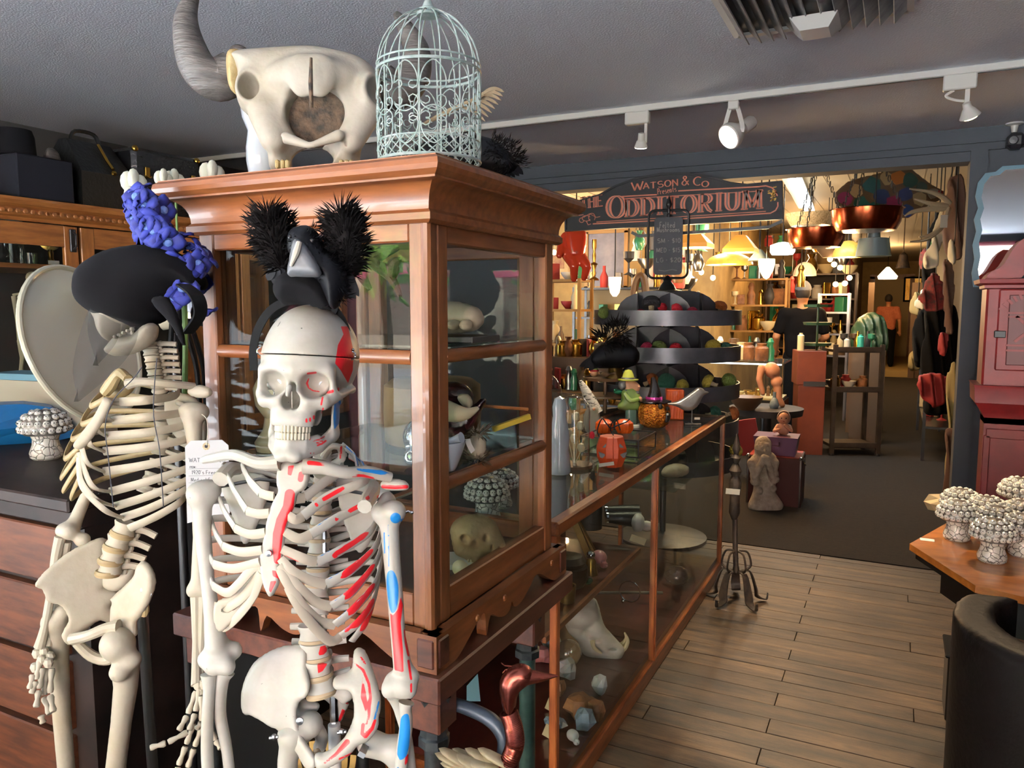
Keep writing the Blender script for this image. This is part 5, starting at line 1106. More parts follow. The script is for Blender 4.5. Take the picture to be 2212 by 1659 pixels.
for y in(y0+.02,y1-.02):part('side_board',MB().box((-3.99,y,(zd+zl)/2),(.76,.03,zd-zl)),'oak_z',lc)
zs=WX(0,572,LX-.1).z+.011
def lsh(px):r=ray(px,560);p=CAM+r*((LX-.12)/r.x);return(p.x,p.y,zs)
def flask(px,prof,lab,nm='laboratory_flask'):obj(nm,MB().lathe(prof,20,lsh(px)),'clear_glass',lab,'flask','laboratory glass on the cabinet shelf')
M('milky_glass',H('#c9ced0'),.15)
obj('retort_bulb',MB().lathe([(.0,.095),(.012,.095),(.014,.11),(.045,.14),(.058,.17),(.05,.205),(.0,.21)],20,lsh(25)).tube([Vector(lsh(25)),Vector(lsh(25))+Vector((0,0,.1))],.008,8),'milky_glass','frosted glass bulb on a stem inside the oak cabinet','flask','laboratory glass on the cabinet shelf')
flask(10,[(.0,0),(.035,0),(.038,.006),(.012,.075),(.012,.1)],'conical glass flask at the end of the oak cabinet shelf');flask(32,[(.0,0),(.04,0),(.042,.006),(.014,.08),(.014,.1)],'conical glass flask under the frosted bulb');flask(47,[(.0,0),(.014,0),(.014,.09),(.018,.094)],'narrow glass measuring tube beside the conical flask');flask(66,[(.0,0),(.028,0),(.03,.05),(.03,.052)],'low glass beaker next to the pressure gauge')
g=Vector(lsh(110));t=thing('pressure_gauge','round white dial gauge on a brass foot inside the oak cabinet','gauge',g)
part('foot',MB().lathe([(.0,0),(.02,0),(.02,.015),(.012,.03),(.014,.06),(.01,.075)],14,g),'brass',t)
T=facing(g+Vector((0,0,.115)))@Matrix.Rotation(PI/2,4,'X')
part('case',MB().lathe([(.0,-.02),(.045,-.02),(.047,.004),(.042,.006)],24,T=T),'brass',t);part('dial',MB().lathe([(.042,.004),(.0,.004)],24,T=T),'white_paint',t);part('needle',MB().box((.004,.008,.006),(.004,.05,.002),R=Matrix.Rotation(.6,3,'Z'),T=T),'ink',t)
part('price_card',MB().box(g+Vector((.02,.0,.012)),(.003,.055,.018)),'paper',t)
b0=WX(45,800,LX-.14);ms=thing('skeleton_model','small yellowed model skeleton standing inside the oak cabinet','skeleton',(b0.x,b0.y,b0.z))
M('bone_dim',H('#b5aa8c'),.6);dm=(b0-CAM).dot(CF)
mw=lambda x,y,o=0:W(x,y,dm+o)
part('skull',MB().sph(mw(70,600),(.026,.03,.03),12).sph(mw(68,615,-.015),(.016,.016,.018),10),'bone_dim',ms)
for k in range(8):y=640+k*9;part('rib',MB().tube([mw(62,y-4),mw(40+k*.4,y,-.03),mw(44,y+8,-.06),mw(62,y+10,-.06)],.004,6,k=4),'bone_dim',ms)
part('spine',MB().tube([mw(70,620),mw(68,700),mw(70,745)],.01,8),'bone_dim',ms);part('pelvis',MB().sph(mw(68,735,-.01),(.045,.03,.028),10),'bone_dim',ms)
part('clavicle',MB().tube([mw(28,637),mw(50,633),mw(75,636)],.006,6),'bone_dim',ms)
for l in([(30,640),(36,690),(42,735)],[(42,735),(48,775)]):part('arm_bone',MB().tube([mw(*q)for q in l],[.012,.007,.01],8),'bone_dim',ms)
for l in([(52,745),(46,790),(44,830)],[(80,745),(84,790)]):part('leg_bone',MB().tube([mw(*q)for q in l],[.014,.009,.012],8),'bone_dim',ms)
part('stand',MB().lathe([(.0,0),(.06,0),(.06,.01),(.0,.012)],16,mw(60,835)),'black_metal',ms)
M('patent',H('#0f0f10'),.16,c2=H('#1a191a'),sc=14,bump=.5,bsc=14);M('leather_black',H('#0e0d0c'),.45,spec=.3,bump=.25,bsc=50);M('card_grey',H('#15151a'),.9,spec=.1)
def ontop(px,x=LX-.1):r=ray(px,430);p=CAM+r*(x/r.x);return Vector((p.x,p.y,zt))
p=ontop(322,-3.78);cs=thing('hard_suitcase','shiny black hard suitcase with brass clasps on the oak cabinet','suitcase',p)
part('shell',MB().box(p+Vector((0,0,.235)),(.34,.44,.22),bev=.02),'patent',cs)
for dy in(-.14,.02,.16):part('clasp',MB().box(p+Vector((.172,dy,.22)),(.012,.03,.055),bev=.003).tube([p+Vector((.18,dy-.018,.2)),p+Vector((.19,dy,.19)),p+Vector((.18,dy+.018,.2))],.004,6),'gold',cs)
for dy in(-.2,.2):
 for dz in(.14,.335):part('corner',MB().sph(p+Vector((.16,dy,dz)),.018,10),'gold',cs)
obj('patent_case',MB().box(p+Vector((.0,.0,.055)),(.36,.46,.11),bev=.012),'patent','crinkled shiny black case underneath the brass-clasped suitcase','suitcase')
p=ontop(190,-3.75);t=thing('doctor_bag','black leather doctor bag with brass clasp on the oak cabinet','bag',p)
part('bag_body',MB().add([(a*.16+p.x,b*.14+p.y,p.z)for a,b in((-1,-1),(1,-1),(1,1),(-1,1))]+[(a*.17+p.x,b*.145+p.y,p.z+.17)for a,b in((-1,-1),(1,-1),(1,1),(-1,1))]+[(a*.03+p.x,b*.12+p.y,p.z+.34)for a,b in((-1,-1),(1,-1),(1,1),(-1,1))],[(3,2,1,0),(0,1,5,4),(1,2,6,5),(2,3,7,6),(3,0,4,7),(4,5,9,8),(5,6,10,9),(6,7,11,10),(7,4,8,11),(8,9,10,11)]),'leather_black',t,smooth=0)
part('clasp',MB().tube([p+Vector((.06,.03,.33)),p+Vector((.12,.03,.25)),p+Vector((.165,.03,.2))],.008,8).sph(p+Vector((.17,.03,.18)),.014,8),'gold',t)
part('handle',MB().tube([p+Vector((0,-.08,.34)),p+Vector((0,-.05,.39)),p+Vector((0,.05,.39)),p+Vector((0,.08,.34))],.01,8,k=4),'leather_black',t)
p=ontop(60,-3.72);obj('storage_box',MB().box(p+Vector((0,0,.1)),(.3,.27,.2),bev=.006),'card_grey','dark grey box at the near end of the oak cabinet top','box')
p=p+Vector((0,0,.2));t=thing('top_hat','black felt hat resting on the dark grey box','hat',p+Vector((.0,-.04,0)))
part('brim',MB().lathe([(.0,0),(.12,.006),(.12,.012),(.08,.012)],24,p+Vector((0,-.04,0)),sx=.8),'hat_felt',t);part('crown',MB().lathe([(.085,.01),(.08,.1),(.07,.13),(.0,.125)],24,p+Vector((0,-.04,0)),sx=.9),'hat_felt',t)
p=p+Vector((.02,.1,0));obj('leather_pouch',inflate([(95,372),(98,345),(110,322),(122,330),(128,355),(130,382),(112,386)],(p-CAM).dot(CF),.05,.04,.006),'horn','crumpled brown leather pouch on top of the dark grey box','pouch')
# ------------------------------------------------------------------ dark chest of drawers, mushroom on it
M('ebony',H('#0f0b0a'),.55,spec=.15,c2=H('#241a17'),sc=6);M('drawer_wood',H('#4f2a16'),c2=H('#33190d'),sc=3,st=(2,14,14),rough=.6,spec=.25)
ch=thing('dark_chest','dark topped chest with brown drawer fronts behind the yellowed skeleton','chest',(-2.35,1.55,0))
DZ=1.09;dx0,dx1=-3.1,-1.93
part('chest_top',MB().box(((dx0+dx1)/2,1.775,DZ-.018),(dx1-dx0,1.05,.036),bev=.005),'ebony',ch)
part('moulding',MB().box(((dx0+dx1)/2,1.55,DZ-.065),(dx1-dx0-.03,.52,.06),bev=.006),'ebony',ch)
part('carcass',MB().box(((dx0+dx1)/2,1.8,.5),(dx1-dx0-.05,.98,1.0)),'ebony',ch)
for k,(za,zb)in enumerate(((.83,.99),(.62,.81),(.40,.60),(.1,.38))):
 dw=part('drawer',MB().box(((dx0+dx1)/2-.03,1.30,(za+zb)/2),(dx1-dx0-.16,.03,zb-za),bev=.004),'drawer_wood',ch)
 part('knob',MB().sph((dx0+.3,1.275,(za+zb)/2),.016,10),'brass',dw)
side=thing('void_filler','black dark-void screen between the chest and the display cabinet','filler',(-1.72,1.62,0))  # added black sheet stands in for the dark void here
part('board',MB().box((-1.72,1.62,.5),(.38,.04,1.0)),'black_matte',side)
M('skull_ceramic',H('#4a433c'),.35);M('skull_white',H('#dcd9d0'),.22,coat=.4);M('bone_ceramic',H('#dcd9d0'),.22,coat=.4,cells=(48,H('#26221f'),.055,.9));M('socket_black',H('#1a1715'),.4)
def mushroom_proto():
 t=thing('ceramic_mushroom','x','mushroom ornament',(0,0,0),'skull-patterned ceramic mushrooms')
 part('stem',MB().lathe([(.0,0),(.038,0),(.044,.006),(.046,.02),(.037,.045),(.036,.06),(.042,.078),(.03,.082)],28),'bone_ceramic',t)
 cp=part('cap',MB().lathe([(.03,.074),(.055,.076),(.066,.084),(.07,.098),(.066,.116),(.052,.134),(.03,.146),(.0,.151)],32),'skull_ceramic',t)
 sk_=MB();R0=[(.0685,.093,20),(.066,.113,19),(.054,.131,15),(.034,.143,9)]
 ey=MB()
 for j,(r,z,n)in enumerate(R0):
  for k in range(n):
   a=2*PI*(k+.5*(j%2))/n;nx,ny=math.cos(a),math.sin(a);nz=(.0,.35,.8,1.3)[j];N_=Vector((nx,ny,nz)).normalized()
   c=Vector((r*nx,r*ny,z));tt=Vector((-ny,nx,0));bt=N_.cross(tt);s=.0095
   sk_.sph(c-N_*.003,(.0112,.0112,.011),8)
   for q in(-1,1):ey.sph(c+N_*.0068+tt*(q*.0038)+bt*.0005,.0022,5)
   ey.sph(c+N_*.0072-bt*.0042,.0011,5)
 part('skulls',sk_,'skull_white',cp,kind='stuff');part('sockets',ey,'socket_black',cp,kind='stuff')
 return t
MUSH=mushroom_proto();mq=WZ(101,990,DZ);MUSH.location=(mq.x,mq.y,DZ);MUSH.scale=(1.1,)*3;MUSH['label']='skull-patterned ceramic mushroom standing alone on the dark chest'
M('blue_glaze',H('#0f4c7c'),.35,c2=H('#155a90'),sc=4)
bl=WZ(70,955,DZ);rg=random.Random(4)
mb=MB();vv=[(-.2,0,0),(.07,-.03,.0),(.145,.0,.01),(.13,.02,.06),(.07,.05,.12),(-.02,.05,.14),(-.2,.04,.145),(-.2,-.06,.06),(.03,-.07,.07)]
mb.add(vv+[(x,y+.12,z)for x,y,z in vv],[(0,1,8,7),(1,2,3,8),(8,3,4),(7,8,4,5),(7,5,6),(9,15,16),(0,9,10,1),(1,10,11,2),(2,11,12,3),(3,12,13,4),(4,13,14,5),(5,14,15,6)],facing(bl,yaw=.0))
obj('blue_folded_shade',mb,'blue_glaze','blue faceted paper shade lying on the dark chest','lamp shade',smooth=0)
M('sky_book',H('#4f7484'),.7);M('box_card',H('#9a9484'),.8);q=W(95,835,3.15);q.z=1.30;obj('pale_box',MB().box(Vector((q.x,q.y,(DZ+1.30)/2)),(.6,.16,1.30-DZ),R=Matrix.Rotation(.1,3,'Z')),'box_card','cream box with a pale blue book behind the blue shade','box')
q2=q+Vector((0,0,.0135));obj('blue_book',MB().box(q2,(.42,.15,.025),R=Matrix.Rotation(.14,3,'Z')),'sky_book','pale blue book lying on the cream box','book')
M('enamel',H('#eef0e2'),.2,coat=.3);M('enamel_trim',H('#c9c8b4'),.2)
lo=W(184,742,2.06);v_=(lo-CAM).normalized();r_=(CR-v_*CR.dot(v_)).normalized();ax=(v_*-.60+(r_*.94+CU*.35)*.8).normalized();x_=ax.cross(Vector((0,0,1))).normalized();TL=basis(lo,x_,ax.cross(x_),ax)
lp=thing('enamel_lamp','large cream enamel lamp shade tilted behind the veiled skeleton','lamp',(lo.x,lo.y,DZ))
RR=.212
part('shade',MB().lathe([(RR,0),(RR*.93,-.012),(RR*.8,-.03),(RR*.6,-.05),(RR*.34,-.064),(.0,-.07)],48,T=TL),'enamel',lp,smooth=60)
part('rim',MB().tube([(RR*math.cos(2*PI*i/48),RR*math.sin(2*PI*i/48),0)for i in range(48)],.0075,8,close=True,T=TL),'enamel_trim',lp)
part('socket',MB().lathe([(.0,0),(.03,0),(.032,.01),(.03,.05),(.022,.055),(.0,.055)],16,T=basis(W(190,648,2.05),CR,CF,CU)),'enamel_trim',lp)
part('neck',MB().tube([W(350,690,2.1),W(400,680,2.1),W(420,660,2.1),W(432,630,2.1)],[.03,.03,.025,.02],14,k=4),'enamel_trim',lp)
e0=W(375,720,2.05);part('stem',MB().tube([e0,Vector((e0.x,e0.y,DZ-.1)),Vector((e0.x,e0.y,.05))],.012,12),'black_metal',lp)
for k,l in enumerate(([(375,600),(372,680),(368,760),(366,830)],[(385,610),(388,680),(384,760)],[(395,680),(410,740),(425,800),(432,880)],[(405,680),(425,740),(440,800),(446,900)],[(380,640),(400,690),(440,700)],[(372,610),(400,600),(425,640),(420,690),(395,680)],[(400,700),(420,770),(430,850)])):
 part('cable',MB().tube([W(*q,1.95+.02*k)for q in l],.0065,8,k=6),'satin_black',lp)
part('chrome_cup',MB().lathe([(.0,0),(.03,0),(.032,.04),(.028,.05)],18,T=basis(W(420,690,1.98),CR,CF,CU)),'chrome',lp)
M('petal_blue',H('#0a1254'),.8,c2=H('#121f74'),sc=30);M('petal_pale',H('#5f7fc4'),.7);M('petal_white',H('#d9dccb'),.6);M('stem_green',H('#4c6a30'),.6)
fl=thing('blue_cloth_flower','tall spike of deep blue cloth blossoms leaning on the cabinet','flower',(W(398,900,1.76).x,W(398,900,1.76).y,W(398,900,1.76).z))
fme=MB()
for k in range(4):
 a=k*PI/2;gr=[]
 for i in range(6):
  u=i/5;w_=.022*math.sin(PI*min(1,.15+u*.78));row=[]
  for j in range(-2,3):v_=j/2;row.append(TR(rot=(0,0,a))@Vector((.003+.034*u,v_*w_,.012*math.sin(u*2.2)-.006*v_*v_+.004)))
  gr.append(row)
 fme.sheet(gr,.0014)
fmesh=mesh_of(fme,'floret','petal_blue',smooth=180)
cme=mesh_of(MB().sph((0,0,.008),(.011,.011,.008),8),'floret_eye','petal_pale')
part('stem',MB().tube([W(398,900,1.76),W(400,700,1.73),W(385,560,1.68),W(330,450,1.64),W(310,410,1.63)],.006,8,k=5),'stem_green',fl)
rg=random.Random(11)
for k in range(58):
 u=rg.random();c=spline([W(408,620,1.68),W(385,555,1.66),W(345,490,1.64),W(312,430,1.63)],8)[int(u*23)]
 d=Vector((rg.gauss(0,1),rg.gauss(-.8,.8),rg.gauss(.1,.8))).normalized();rr_=.058*(1-.55*u)
 o=bpy.data.objects.new('floret',fmesh);COL.objects.link(o);o.parent=fl;o.location=c+d*rr_-Vector(fl.location);o.rotation_euler=d.to_track_quat('Z','Y').to_euler();s=rg.uniform(.75,1.05);o.scale=(s,s,s)
 e=bpy.data.objects.new('floret_eye',cme);COL.objects.link(e);e.parent=o
for i,(cx,cy,dd,s,lab)in enumerate(((291,400,1.78,1.0,'white cloth tulip standing above the blue blossoms'),(296,430,1.76,.9,'white cloth tulip half hidden by the blue blossoms'),(355,392,1.95,.8,'white cloth flower peeking over the cornice end'),(378,394,1.98,.9,'small white cloth flower beside the one at the cornice end'),(460,380,2.0,1.1,'broad white cloth petals showing above the cornice'))):
 q=W(cx,cy,dd);t=thing('white_cloth_flower',lab,'flower',q-Vector((0,0,.03)),'white cloth flowers')
 for k in range(4):part('petal',MB().sph(q+Vector((.014*s*math.cos(k*1.7+.4),.014*s*math.sin(k*1.7+.4),.004*k)),(.013*s,.017*s,.024*s),12,R=Matrix.Rotation(k*1.3,3,'Z')),'petal_white',t)
 part('stem',MB().tube([q-Vector((0,0,.02)),Vector((q.x,q.y,max(q.z-.25,CT-.3)))],.003,6),'stem_green',t)
 # ------------------------------------------------------------------ old yellowed skeleton in a veiled hat
M('bone_old',H('#b6af9f'),.5,c2=H('#a0947c'),sc=9,ramp=(.4,.8),bump=.12,bsc=50);M('bone_amber',H('#a2916c'),.5,c2=H('#7d6c48'),sc=12,bump=.2,bsc=40);M('disc_old',H('#94815f'),.6)
s2b=W(250,1400,1.66);s2=thing('old_skeleton','yellowed antique skeleton in a black veiled hat, turned sideways','skeleton',(s2b.x,s2b.y,0))
def Q3(x,y,d):return W(x*.3497,550+y*.3497,d)
def Q4(x,y,d):return W(x*.367,1050+y*.367,d)
def o3(*l):return[(a*.3497,550+b*.3497)for a,b in l]
def o4(*l):return[(a*.367,1050+b*.367)for a,b in l]
ax2=Q3(830,1200,1.65)
def ax2p(p):return Vector((ax2.x,ax2.y,p.z))
N1=[((740,910),(900,900),(1080,872)),((695,1025),(900,1005),(1120,975)),((655,1120),(900,1100),(1140,1055)),((640,1215),(900,1190),(1150,1140)),((640,1340),(900,1300),(1155,1235)),((680,1465),(900,1405),(1155,1320)),((712,1555),(920,1490),(1150,1395)),((755,1625),(940,1560),(1140,1455)),((800,1690),(960,1620),(1110,1530))]
spn=spline([Q3(960,700,1.68),Q3(990,860,1.71),Q3(1010,1050,1.73),Q3(980,1250,1.73),Q3(900,1450,1.71),Q3(800,1620,1.69)],5)
for i,(J,Mi,E)in enumerate(N1):
 v=spn[4+2*i];pts=[Q3(*J,1.555+.006*i),Q3(*Mi,1.535+.006*i),Q3(*E,1.6),Q3(E[0]+10,E[1]-45,1.66),v+CF*.01]
 part('rib',rib(MB(),pts,[.018,.018,.016,.012,.010],.007,ax2p(pts[1]),k=8,n=8),'bone_old',s2,smooth=60)
ST=[(665,905),(632,985),(580,1070),(545,1140),(505,1190),(490,1220),(487,1250),(487,1290)]
MC=[[],[(650,1010)],[(600,1090)],[(560,1180)],[(540,1290)],[(525,1340),(580,1440)],[(500,1390),(590,1510)],[(510,1440),(650,1580)]]
for i in range(8):
 a=[Q3(*ST[i],1.535)]+[Q3(*q,1.535)for q in MC[i]]+[Q3(*N1[i][0],1.555+.006*i)]
 part('cartilage',rib(MB(),a,[.015,.014,.016],.007,ax2p(a[0]),k=6),'bone_old',s2,smooth=60)
FR=[((650,890),(560,935),(640,850)),((620,1000),(505,1045),(580,930)),((570,1080),(445,1140),(520,1030)),((500,1180),(400,1260),(470,1120)),((485,1230),(378,1380),(470,1230)),((485,1300),(390,1460),(500,1340)),((490,1380),(440,1505),(540,1430))]
for i,(a,b,c)in enumerate(FR):
 pts=[Q3(*a,1.545),Q3(*b,1.60),Q3(*c,1.68),Q3(c[0]+140,c[1]-60,1.73),spn[4+2*i]]
 part('rib',rib(MB(),pts,.0125,.0065,ax2p(pts[1]),k=8),'bone_amber',s2,smooth=60)
part('sternum',inflate(o3((650,885),(690,910),(670,960),(620,1050),(560,1140),(510,1190),(475,1195),(462,1170),(520,1090),(580,1010),(630,920)),1.53,.008,.008,.0028),'bone_old',s2,smooth=180)
def vert2(c,axv,w=.046,h=.026,tp=1.0,nm='vertebra'):
 z=Vector(axv).normalized();x=(CR-z*CR.dot(z)).normalized();y=z.cross(x);T=basis(c,x,y,z)
 mb=MB().lathe([(.0,-h/2),(w*.48,-h/2),(w*.5,-h*.4),(w*.42,0),(w*.5,h*.4),(w*.48,h/2),(.0,h/2)],18,T=T,sy=.85)
 mb.tube([(w*.2,w*.2,0),(w*.7,w*.35,.002),(w*1.25*tp,w*.4,-.002)],[w*.16,w*.12,w*.12],8,k=3,T=T,flat=1.3);mb.tube([(-w*.1,w*.3,0),(-w*.3,w*.7,0)],[w*.12,w*.1],8,T=T)
 mb.sph((w*.55,w*.3,h*.45),(w*.14,w*.14,h*.25),8,T=T);mb.sph((w*.5,w*.3,-h*.45),(w*.13,w*.13,h*.25),8,T=T)
 return part(nm,mb,'bone_old',s2)
for i in range(6):q=Q3(925+8*i,560+42*i,1.64+.012*i);vert2(q,CU-CR*.1,.034,.013,1.2)
for i in range(4,22,2):vert2(spn[i],spn[i-1]-spn[i+1],.036,.018)
for i,(x,y,tl)in enumerate(((735,245,.35),(695,325,.3),(665,405,.2),(650,475,.1))):
 q=Q4(x,y,1.66);a=CU+CR*tl;vert2(q,a,.05,.027,1.0);z=a.normalized()
 e=Q4(x-16,y+38,1.66);part('disc',MB().lathe([(.0,-.006),(.024,-.006),(.0265,0),(.024,.006),(.0,.006)],18,T=basis(e,(CR-CU*tl).normalized(),CF,z)),'disc_old',s2)
part('clavicle',bone(MB(),[Q3(790,800,1.55),Q3(880,785,1.545),Q3(1050,800,1.56),Q3(1200,812,1.6)],[.0115,.0085,.0085,.007]),'bone_old',s2)
part('acromion',inflate(o3((1165,840),(1230,812),(1295,830),(1302,862),(1260,880),(1190,870)),1.6,.01,.01,.003),'bone_old',s2,smooth=180)
part('scapula',inflate(o3((1040,860),(1180,880),(1240,940),(1270,1040),(1265,1140),(1220,1180),(1100,1130),(1030,1000)),1.69,.008,.008,.004),'bone_old',s2,smooth=180)
part('clavicle',bone(MB(),[Q3(790,770,1.57),Q3(740,730,1.6),Q3(690,800,1.62),Q3(650,850,1.63)],[.009,.01,.014,.012]),'bone_amber',s2)
part('scapula',inflate(o3((640,860),(700,780),(790,740),(830,800),(790,860),(700,890)),1.66,.012,.012,.004),'bone_amber',s2,smooth=180)
def organic(nm,chain,rr,sph,mat='bone_old',d=1.62,h=.0035,k=.012):
 fr=Fr(chain[0][0],chain[0][1],d);L=[fr.l(x,y,dd-d)for x,y,dd in chain];Sx=[(fr.l(x,y,dd-d),r)for x,y,dd,r in sph]
 def fn(P):
  f=sP(P,L,rr)
  for c,r in Sx:f=U(k,f,sE(P,c,r if isinstance(r,tuple)else(r,r,r)))
  return f
 A=np.array(L+[c for c,r in Sx]);return part(nm,xf(net(fn,A.min(0)-.05,A.max(0)+.05,h),fr.T),mat,s2,smooth=180)
organic('humerus',[(416,910,1.6),(420,950,1.6),(424,1030,1.6),(430,1160,1.59),(432,1260,1.58)],[.019,.0155,.012,.012,.018],[(412,888,1.6,(.025,.022,.019)),(448-15,890,1.61,.018),(445,1275,1.58,.016),(420,1275,1.58,.016)])
for a,b in(((424,1290,1.58),(425,1480,1.5)),((440,1290,1.58),(432,1480,1.51))):part('forearm_bone',MB().tube([W(*a),W((a[0]+b[0])/2,(a[1]+b[1])/2,1.55),W(*b)],[.012,.008,.011],10,k=4),'bone_old',s2)
organic('humerus',[(190,1060,1.7),(180,1085,1.7),(165,1120,1.69),(156,1140,1.68)],[.011,.0125,.014,.017],[(137,1146,1.67,.016),(178,1166,1.67,(.017,.014,.016)),(150,1150,1.66,.016)])
part('forearm_bone',MB().tube([W(131,1160,1.66),W(122,1200,1.66),W(112,1270,1.66),W(98,1350,1.65),W(86,1398,1.65)],[.012,.0105,.009,.0085,.012],10,k=4),'bone_old',s2)
part('forearm_bone',MB().tube([W(145,1170,1.67),W(132,1260,1.68),W(115,1340,1.67),W(104,1395,1.66)],[.01,.008,.0075,.009],10,k=4),'bone_old',s2)
hand(s2,None,[[(88,1420,1.64),(78,1470,1.63),(68,1500,1.62)],[(92,1440,1.64),(84,1490,1.63),(78,1530,1.61)],[(100,1440,1.65),(95,1505,1.64),(108,1545,1.62)],[(112,1440,1.65),(108,1500,1.64),(116,1540,1.62)],[(72,1455,1.63),(64,1490,1.62)],[(88,1545,1.6),(94,1563,1.6)]],.0075,'bone_old',[(80,1412,1.65,.012),(95,1408,1.65,.012),(108,1418,1.65,.012),(76,1442,1.64,.012),(90,1425,1.64,.011),(104,1432,1.64,.012)])
hand(s2,None,[[(432,1485,1.5),(422,1540,1.48),(408,1580,1.46),(360,1605,1.44),(322,1616,1.43)],[(425,1490,1.5),(405,1545,1.48),(385,1580,1.46),(340,1598+8,1.45)][:3],[(420,1560,1.49),(402,1610,1.48),(385,1655,1.47),(378,1690,1.46)],[(438,1565,1.49),(420,1615,1.48),(405,1660,1.47),(398,1690,1.46)],[(450,1560,1.49),(466,1600,1.49),(478,1618,1.48)],[(435,1500,1.49),(436,1560,1.48),(424,1575,1.48)]],.0065,'bone_old',[(428,1480,1.5,.011),(440,1478,1.5,.011),(434,1495,1.5,.011),(446,1500,1.5,.01)])
part('pelvis',inflate(o4((580,330),(500,345),(410,400),(330,480),(288,550),(320,580),(340,650),(400,690),(430,780),(400,860),(430,920),(480,860),(560,800),(620,840),(650,790),(600,740),(640,660),(570,620),(600,560),(580,480)),1.66,.011,.012,.004,ymid=lambda x,z:.05*np.clip(x/.08,-1,1)),'bone_old',s2,smooth=180)
part('pelvis',inflate(o4((860,440),(915,480),(935,560),(900,660),(850,740),(800,800),(805,870),(740,880),(640,850),(630,760),(640,690),(630,680),(700,620),(790,540),(820,470)),1.62,.013,.014,.004,ymid=lambda x,z:-.02*np.clip(x/.05,-1,1)),'bone_old',s2,smooth=180)
part('pelvis',MB().tube([Q4(430,900,1.63),Q4(520,880,1.6),Q4(620,840,1.6),Q4(700,830,1.6)],[.013,.011,.012,.016],10,k=4),'bone_old',s2)
part('pelvis',MB().tube([Q4(450,920,1.65),Q4(540,1000,1.66),Q4(640,1020,1.66),Q4(700,960,1.65)],[.01,.012,.012,.014],10,k=4),'bone_old',s2)
part('sacrum',inflate(o4((590,510),(700,500),(790,480),(760,560),(690,610),(620,590)),1.69,.015,.015,.004),'bone_old',s2,smooth=180)
for x,y in((848,610),(882,632)):part('screw',MB().lathe([(.0,.006),(.006,.005),(.006,0)],10,T=basis(Q4(x,y,1.6),CR,CU,-CF)),'steel',s2)
part('amber_joint',MB().sph(Q4(845,720,1.615),(.014,.01,.02),10),'bone_amber',s2)
organic('femur',[(121,1350,1.68),(126,1420,1.69),(133,1540,1.72),(143,1659,1.76),(155,1900,1.86)],[.028,.021,.0185,.018,.03],[(118,1340,1.67,(.026,.022,.022)),(138,1320,1.67,.016),(150,1330,1.7,.018)],h=.005)
organic('femur',[(271,1440,1.62),(272,1480,1.63),(262,1560,1.66),(250,1659,1.7),(245,1900,1.82)],[.028,.024,.021,.021,.03],[(254,1392,1.6,.035),(282,1425,1.6,(.022,.02,.02)),(258,1452,1.59,.02)],h=.005)
for(x,y,d)in((155,1910,1.87),(245,1910,1.83)):
 k0=W(x,y,d);k1=Vector((k0.x,k0.y,.07));part('tibia',MB().tube([k0,(k0+k1)/2,k1],[.03,.015,.02],10,k=4),'bone_old',s2);part('foot',MB().tube([k1+CF*.05-Vector((0,0,.04)),k1-Vector((0,0,.02)),k1-CF*.15-Vector((0,0,.055))],[.02,.026,.012],10,k=4,flat=.6),'bone_old',s2)
pt=W(306,1300,1.72);pb=W(330,1659,1.85);dr=(pb-pt)/(pb.z-pt.z);part('support_pole',MB().tube([pt,pt+dr*(.03-pt.z)],.0125,14),'steel',s2)
fb=pt+dr*(.03-pt.z);part('stand_foot',MB().lathe([(.0,-.03),(.18,-.03),(.18,-.015),(.02,0),(.0,.0)],28,fb),'black_metal',s2)
for l in([(970,640),(955,800),(950,1000),(985,1200),(1000,1400),(1010,1560)],[(880,690),(820,770),(700,900),(650,1060),(668,1240),(700,1560)]):part('wire',MB().tube([Q3(*q,1.525)for q in l],.0011,5,k=5),'ink',s2)
part('skull',inflate([(200,640),(215,600),(260,575),(320,580),(350,620),(345,670),(320,690),(290,700),(262,718),(240,735),(222,715),(215,690),(203,668)],1.63,.065,.06,.0045),'bone_old',s2,smooth=180)
part('mandible',inflate(o3((680,560),(740,500),(830,500),(900,440),(960,440),(950,520),(880,580),(780,615),(690,612),(662,590)),1.6,.03,.022,.0035),'bone_old',s2,smooth=180)
for k in range(5):part('tooth',MB().box(Q3(712+26*k,508-12*k,1.572),(.0065,.007,.012),R=_R@Euler((0,0,.35)).to_matrix(),bev=.002),'tooth',s2)
# ------------------------------------------------------------------ hat with veil
hw=W(300,640,1.56);ht=thing('veiled_hat','black felt hat with a grey net veil on the yellowed skeleton','hat',hw)
part('crown',inflate([(187,640),(192,592),(222,562),(262,542),(325,533),(378,548),(412,575),(430,605),(420,622),(395,615),(375,632),(352,660),(345,690),(300,702),(245,690),(205,668)],1.63,.085,.07,.005,ymid=lambda x,z:.02*x/.1),'hat_felt',ht,smooth=180)
part('flap',inflate([(330,650),(360,645),(385,690),(398,745),(372,700)],1.5,.01,.01,.004),'hat_felt',ht,smooth=180)
part('bow',MB().strap([W(395,615,1.55),W(425,640,1.52),W(432,680,1.53),W(405,720,1.55)],.03,.004,k=5),'satin_black',ht)
vm=bpy.data.materials.new('veil_net');vm.use_nodes=True;nt=vm.node_tree;bb_=nt.nodes['Principled BSDF'];bb_.inputs['Base Color'].default_value=(*H('#3b3b3e'),1);bb_.inputs['Roughness'].default_value=.9;bb_.inputs['Alpha'].default_value=.42;MATS['veil_net']=vm
def veil(Ls,Rs,d0,d1,n=8):
 Lp,Rp=spline([W(*q,d0)for q in Ls],5),spline([W(*q,d1)for q in Rs],5);g=[]
 for i in range(len(Lp)):
  j=int(i/(len(Lp)-1)*(len(Rp)-1));g.append([Lp[i].lerp(Rp[j],k/n)-CF*(.012*math.sin(PI*k/n)+.006*math.sin(3*PI*k/n+i*.3))for k in range(n+1)])
 return MB().sheet(g)
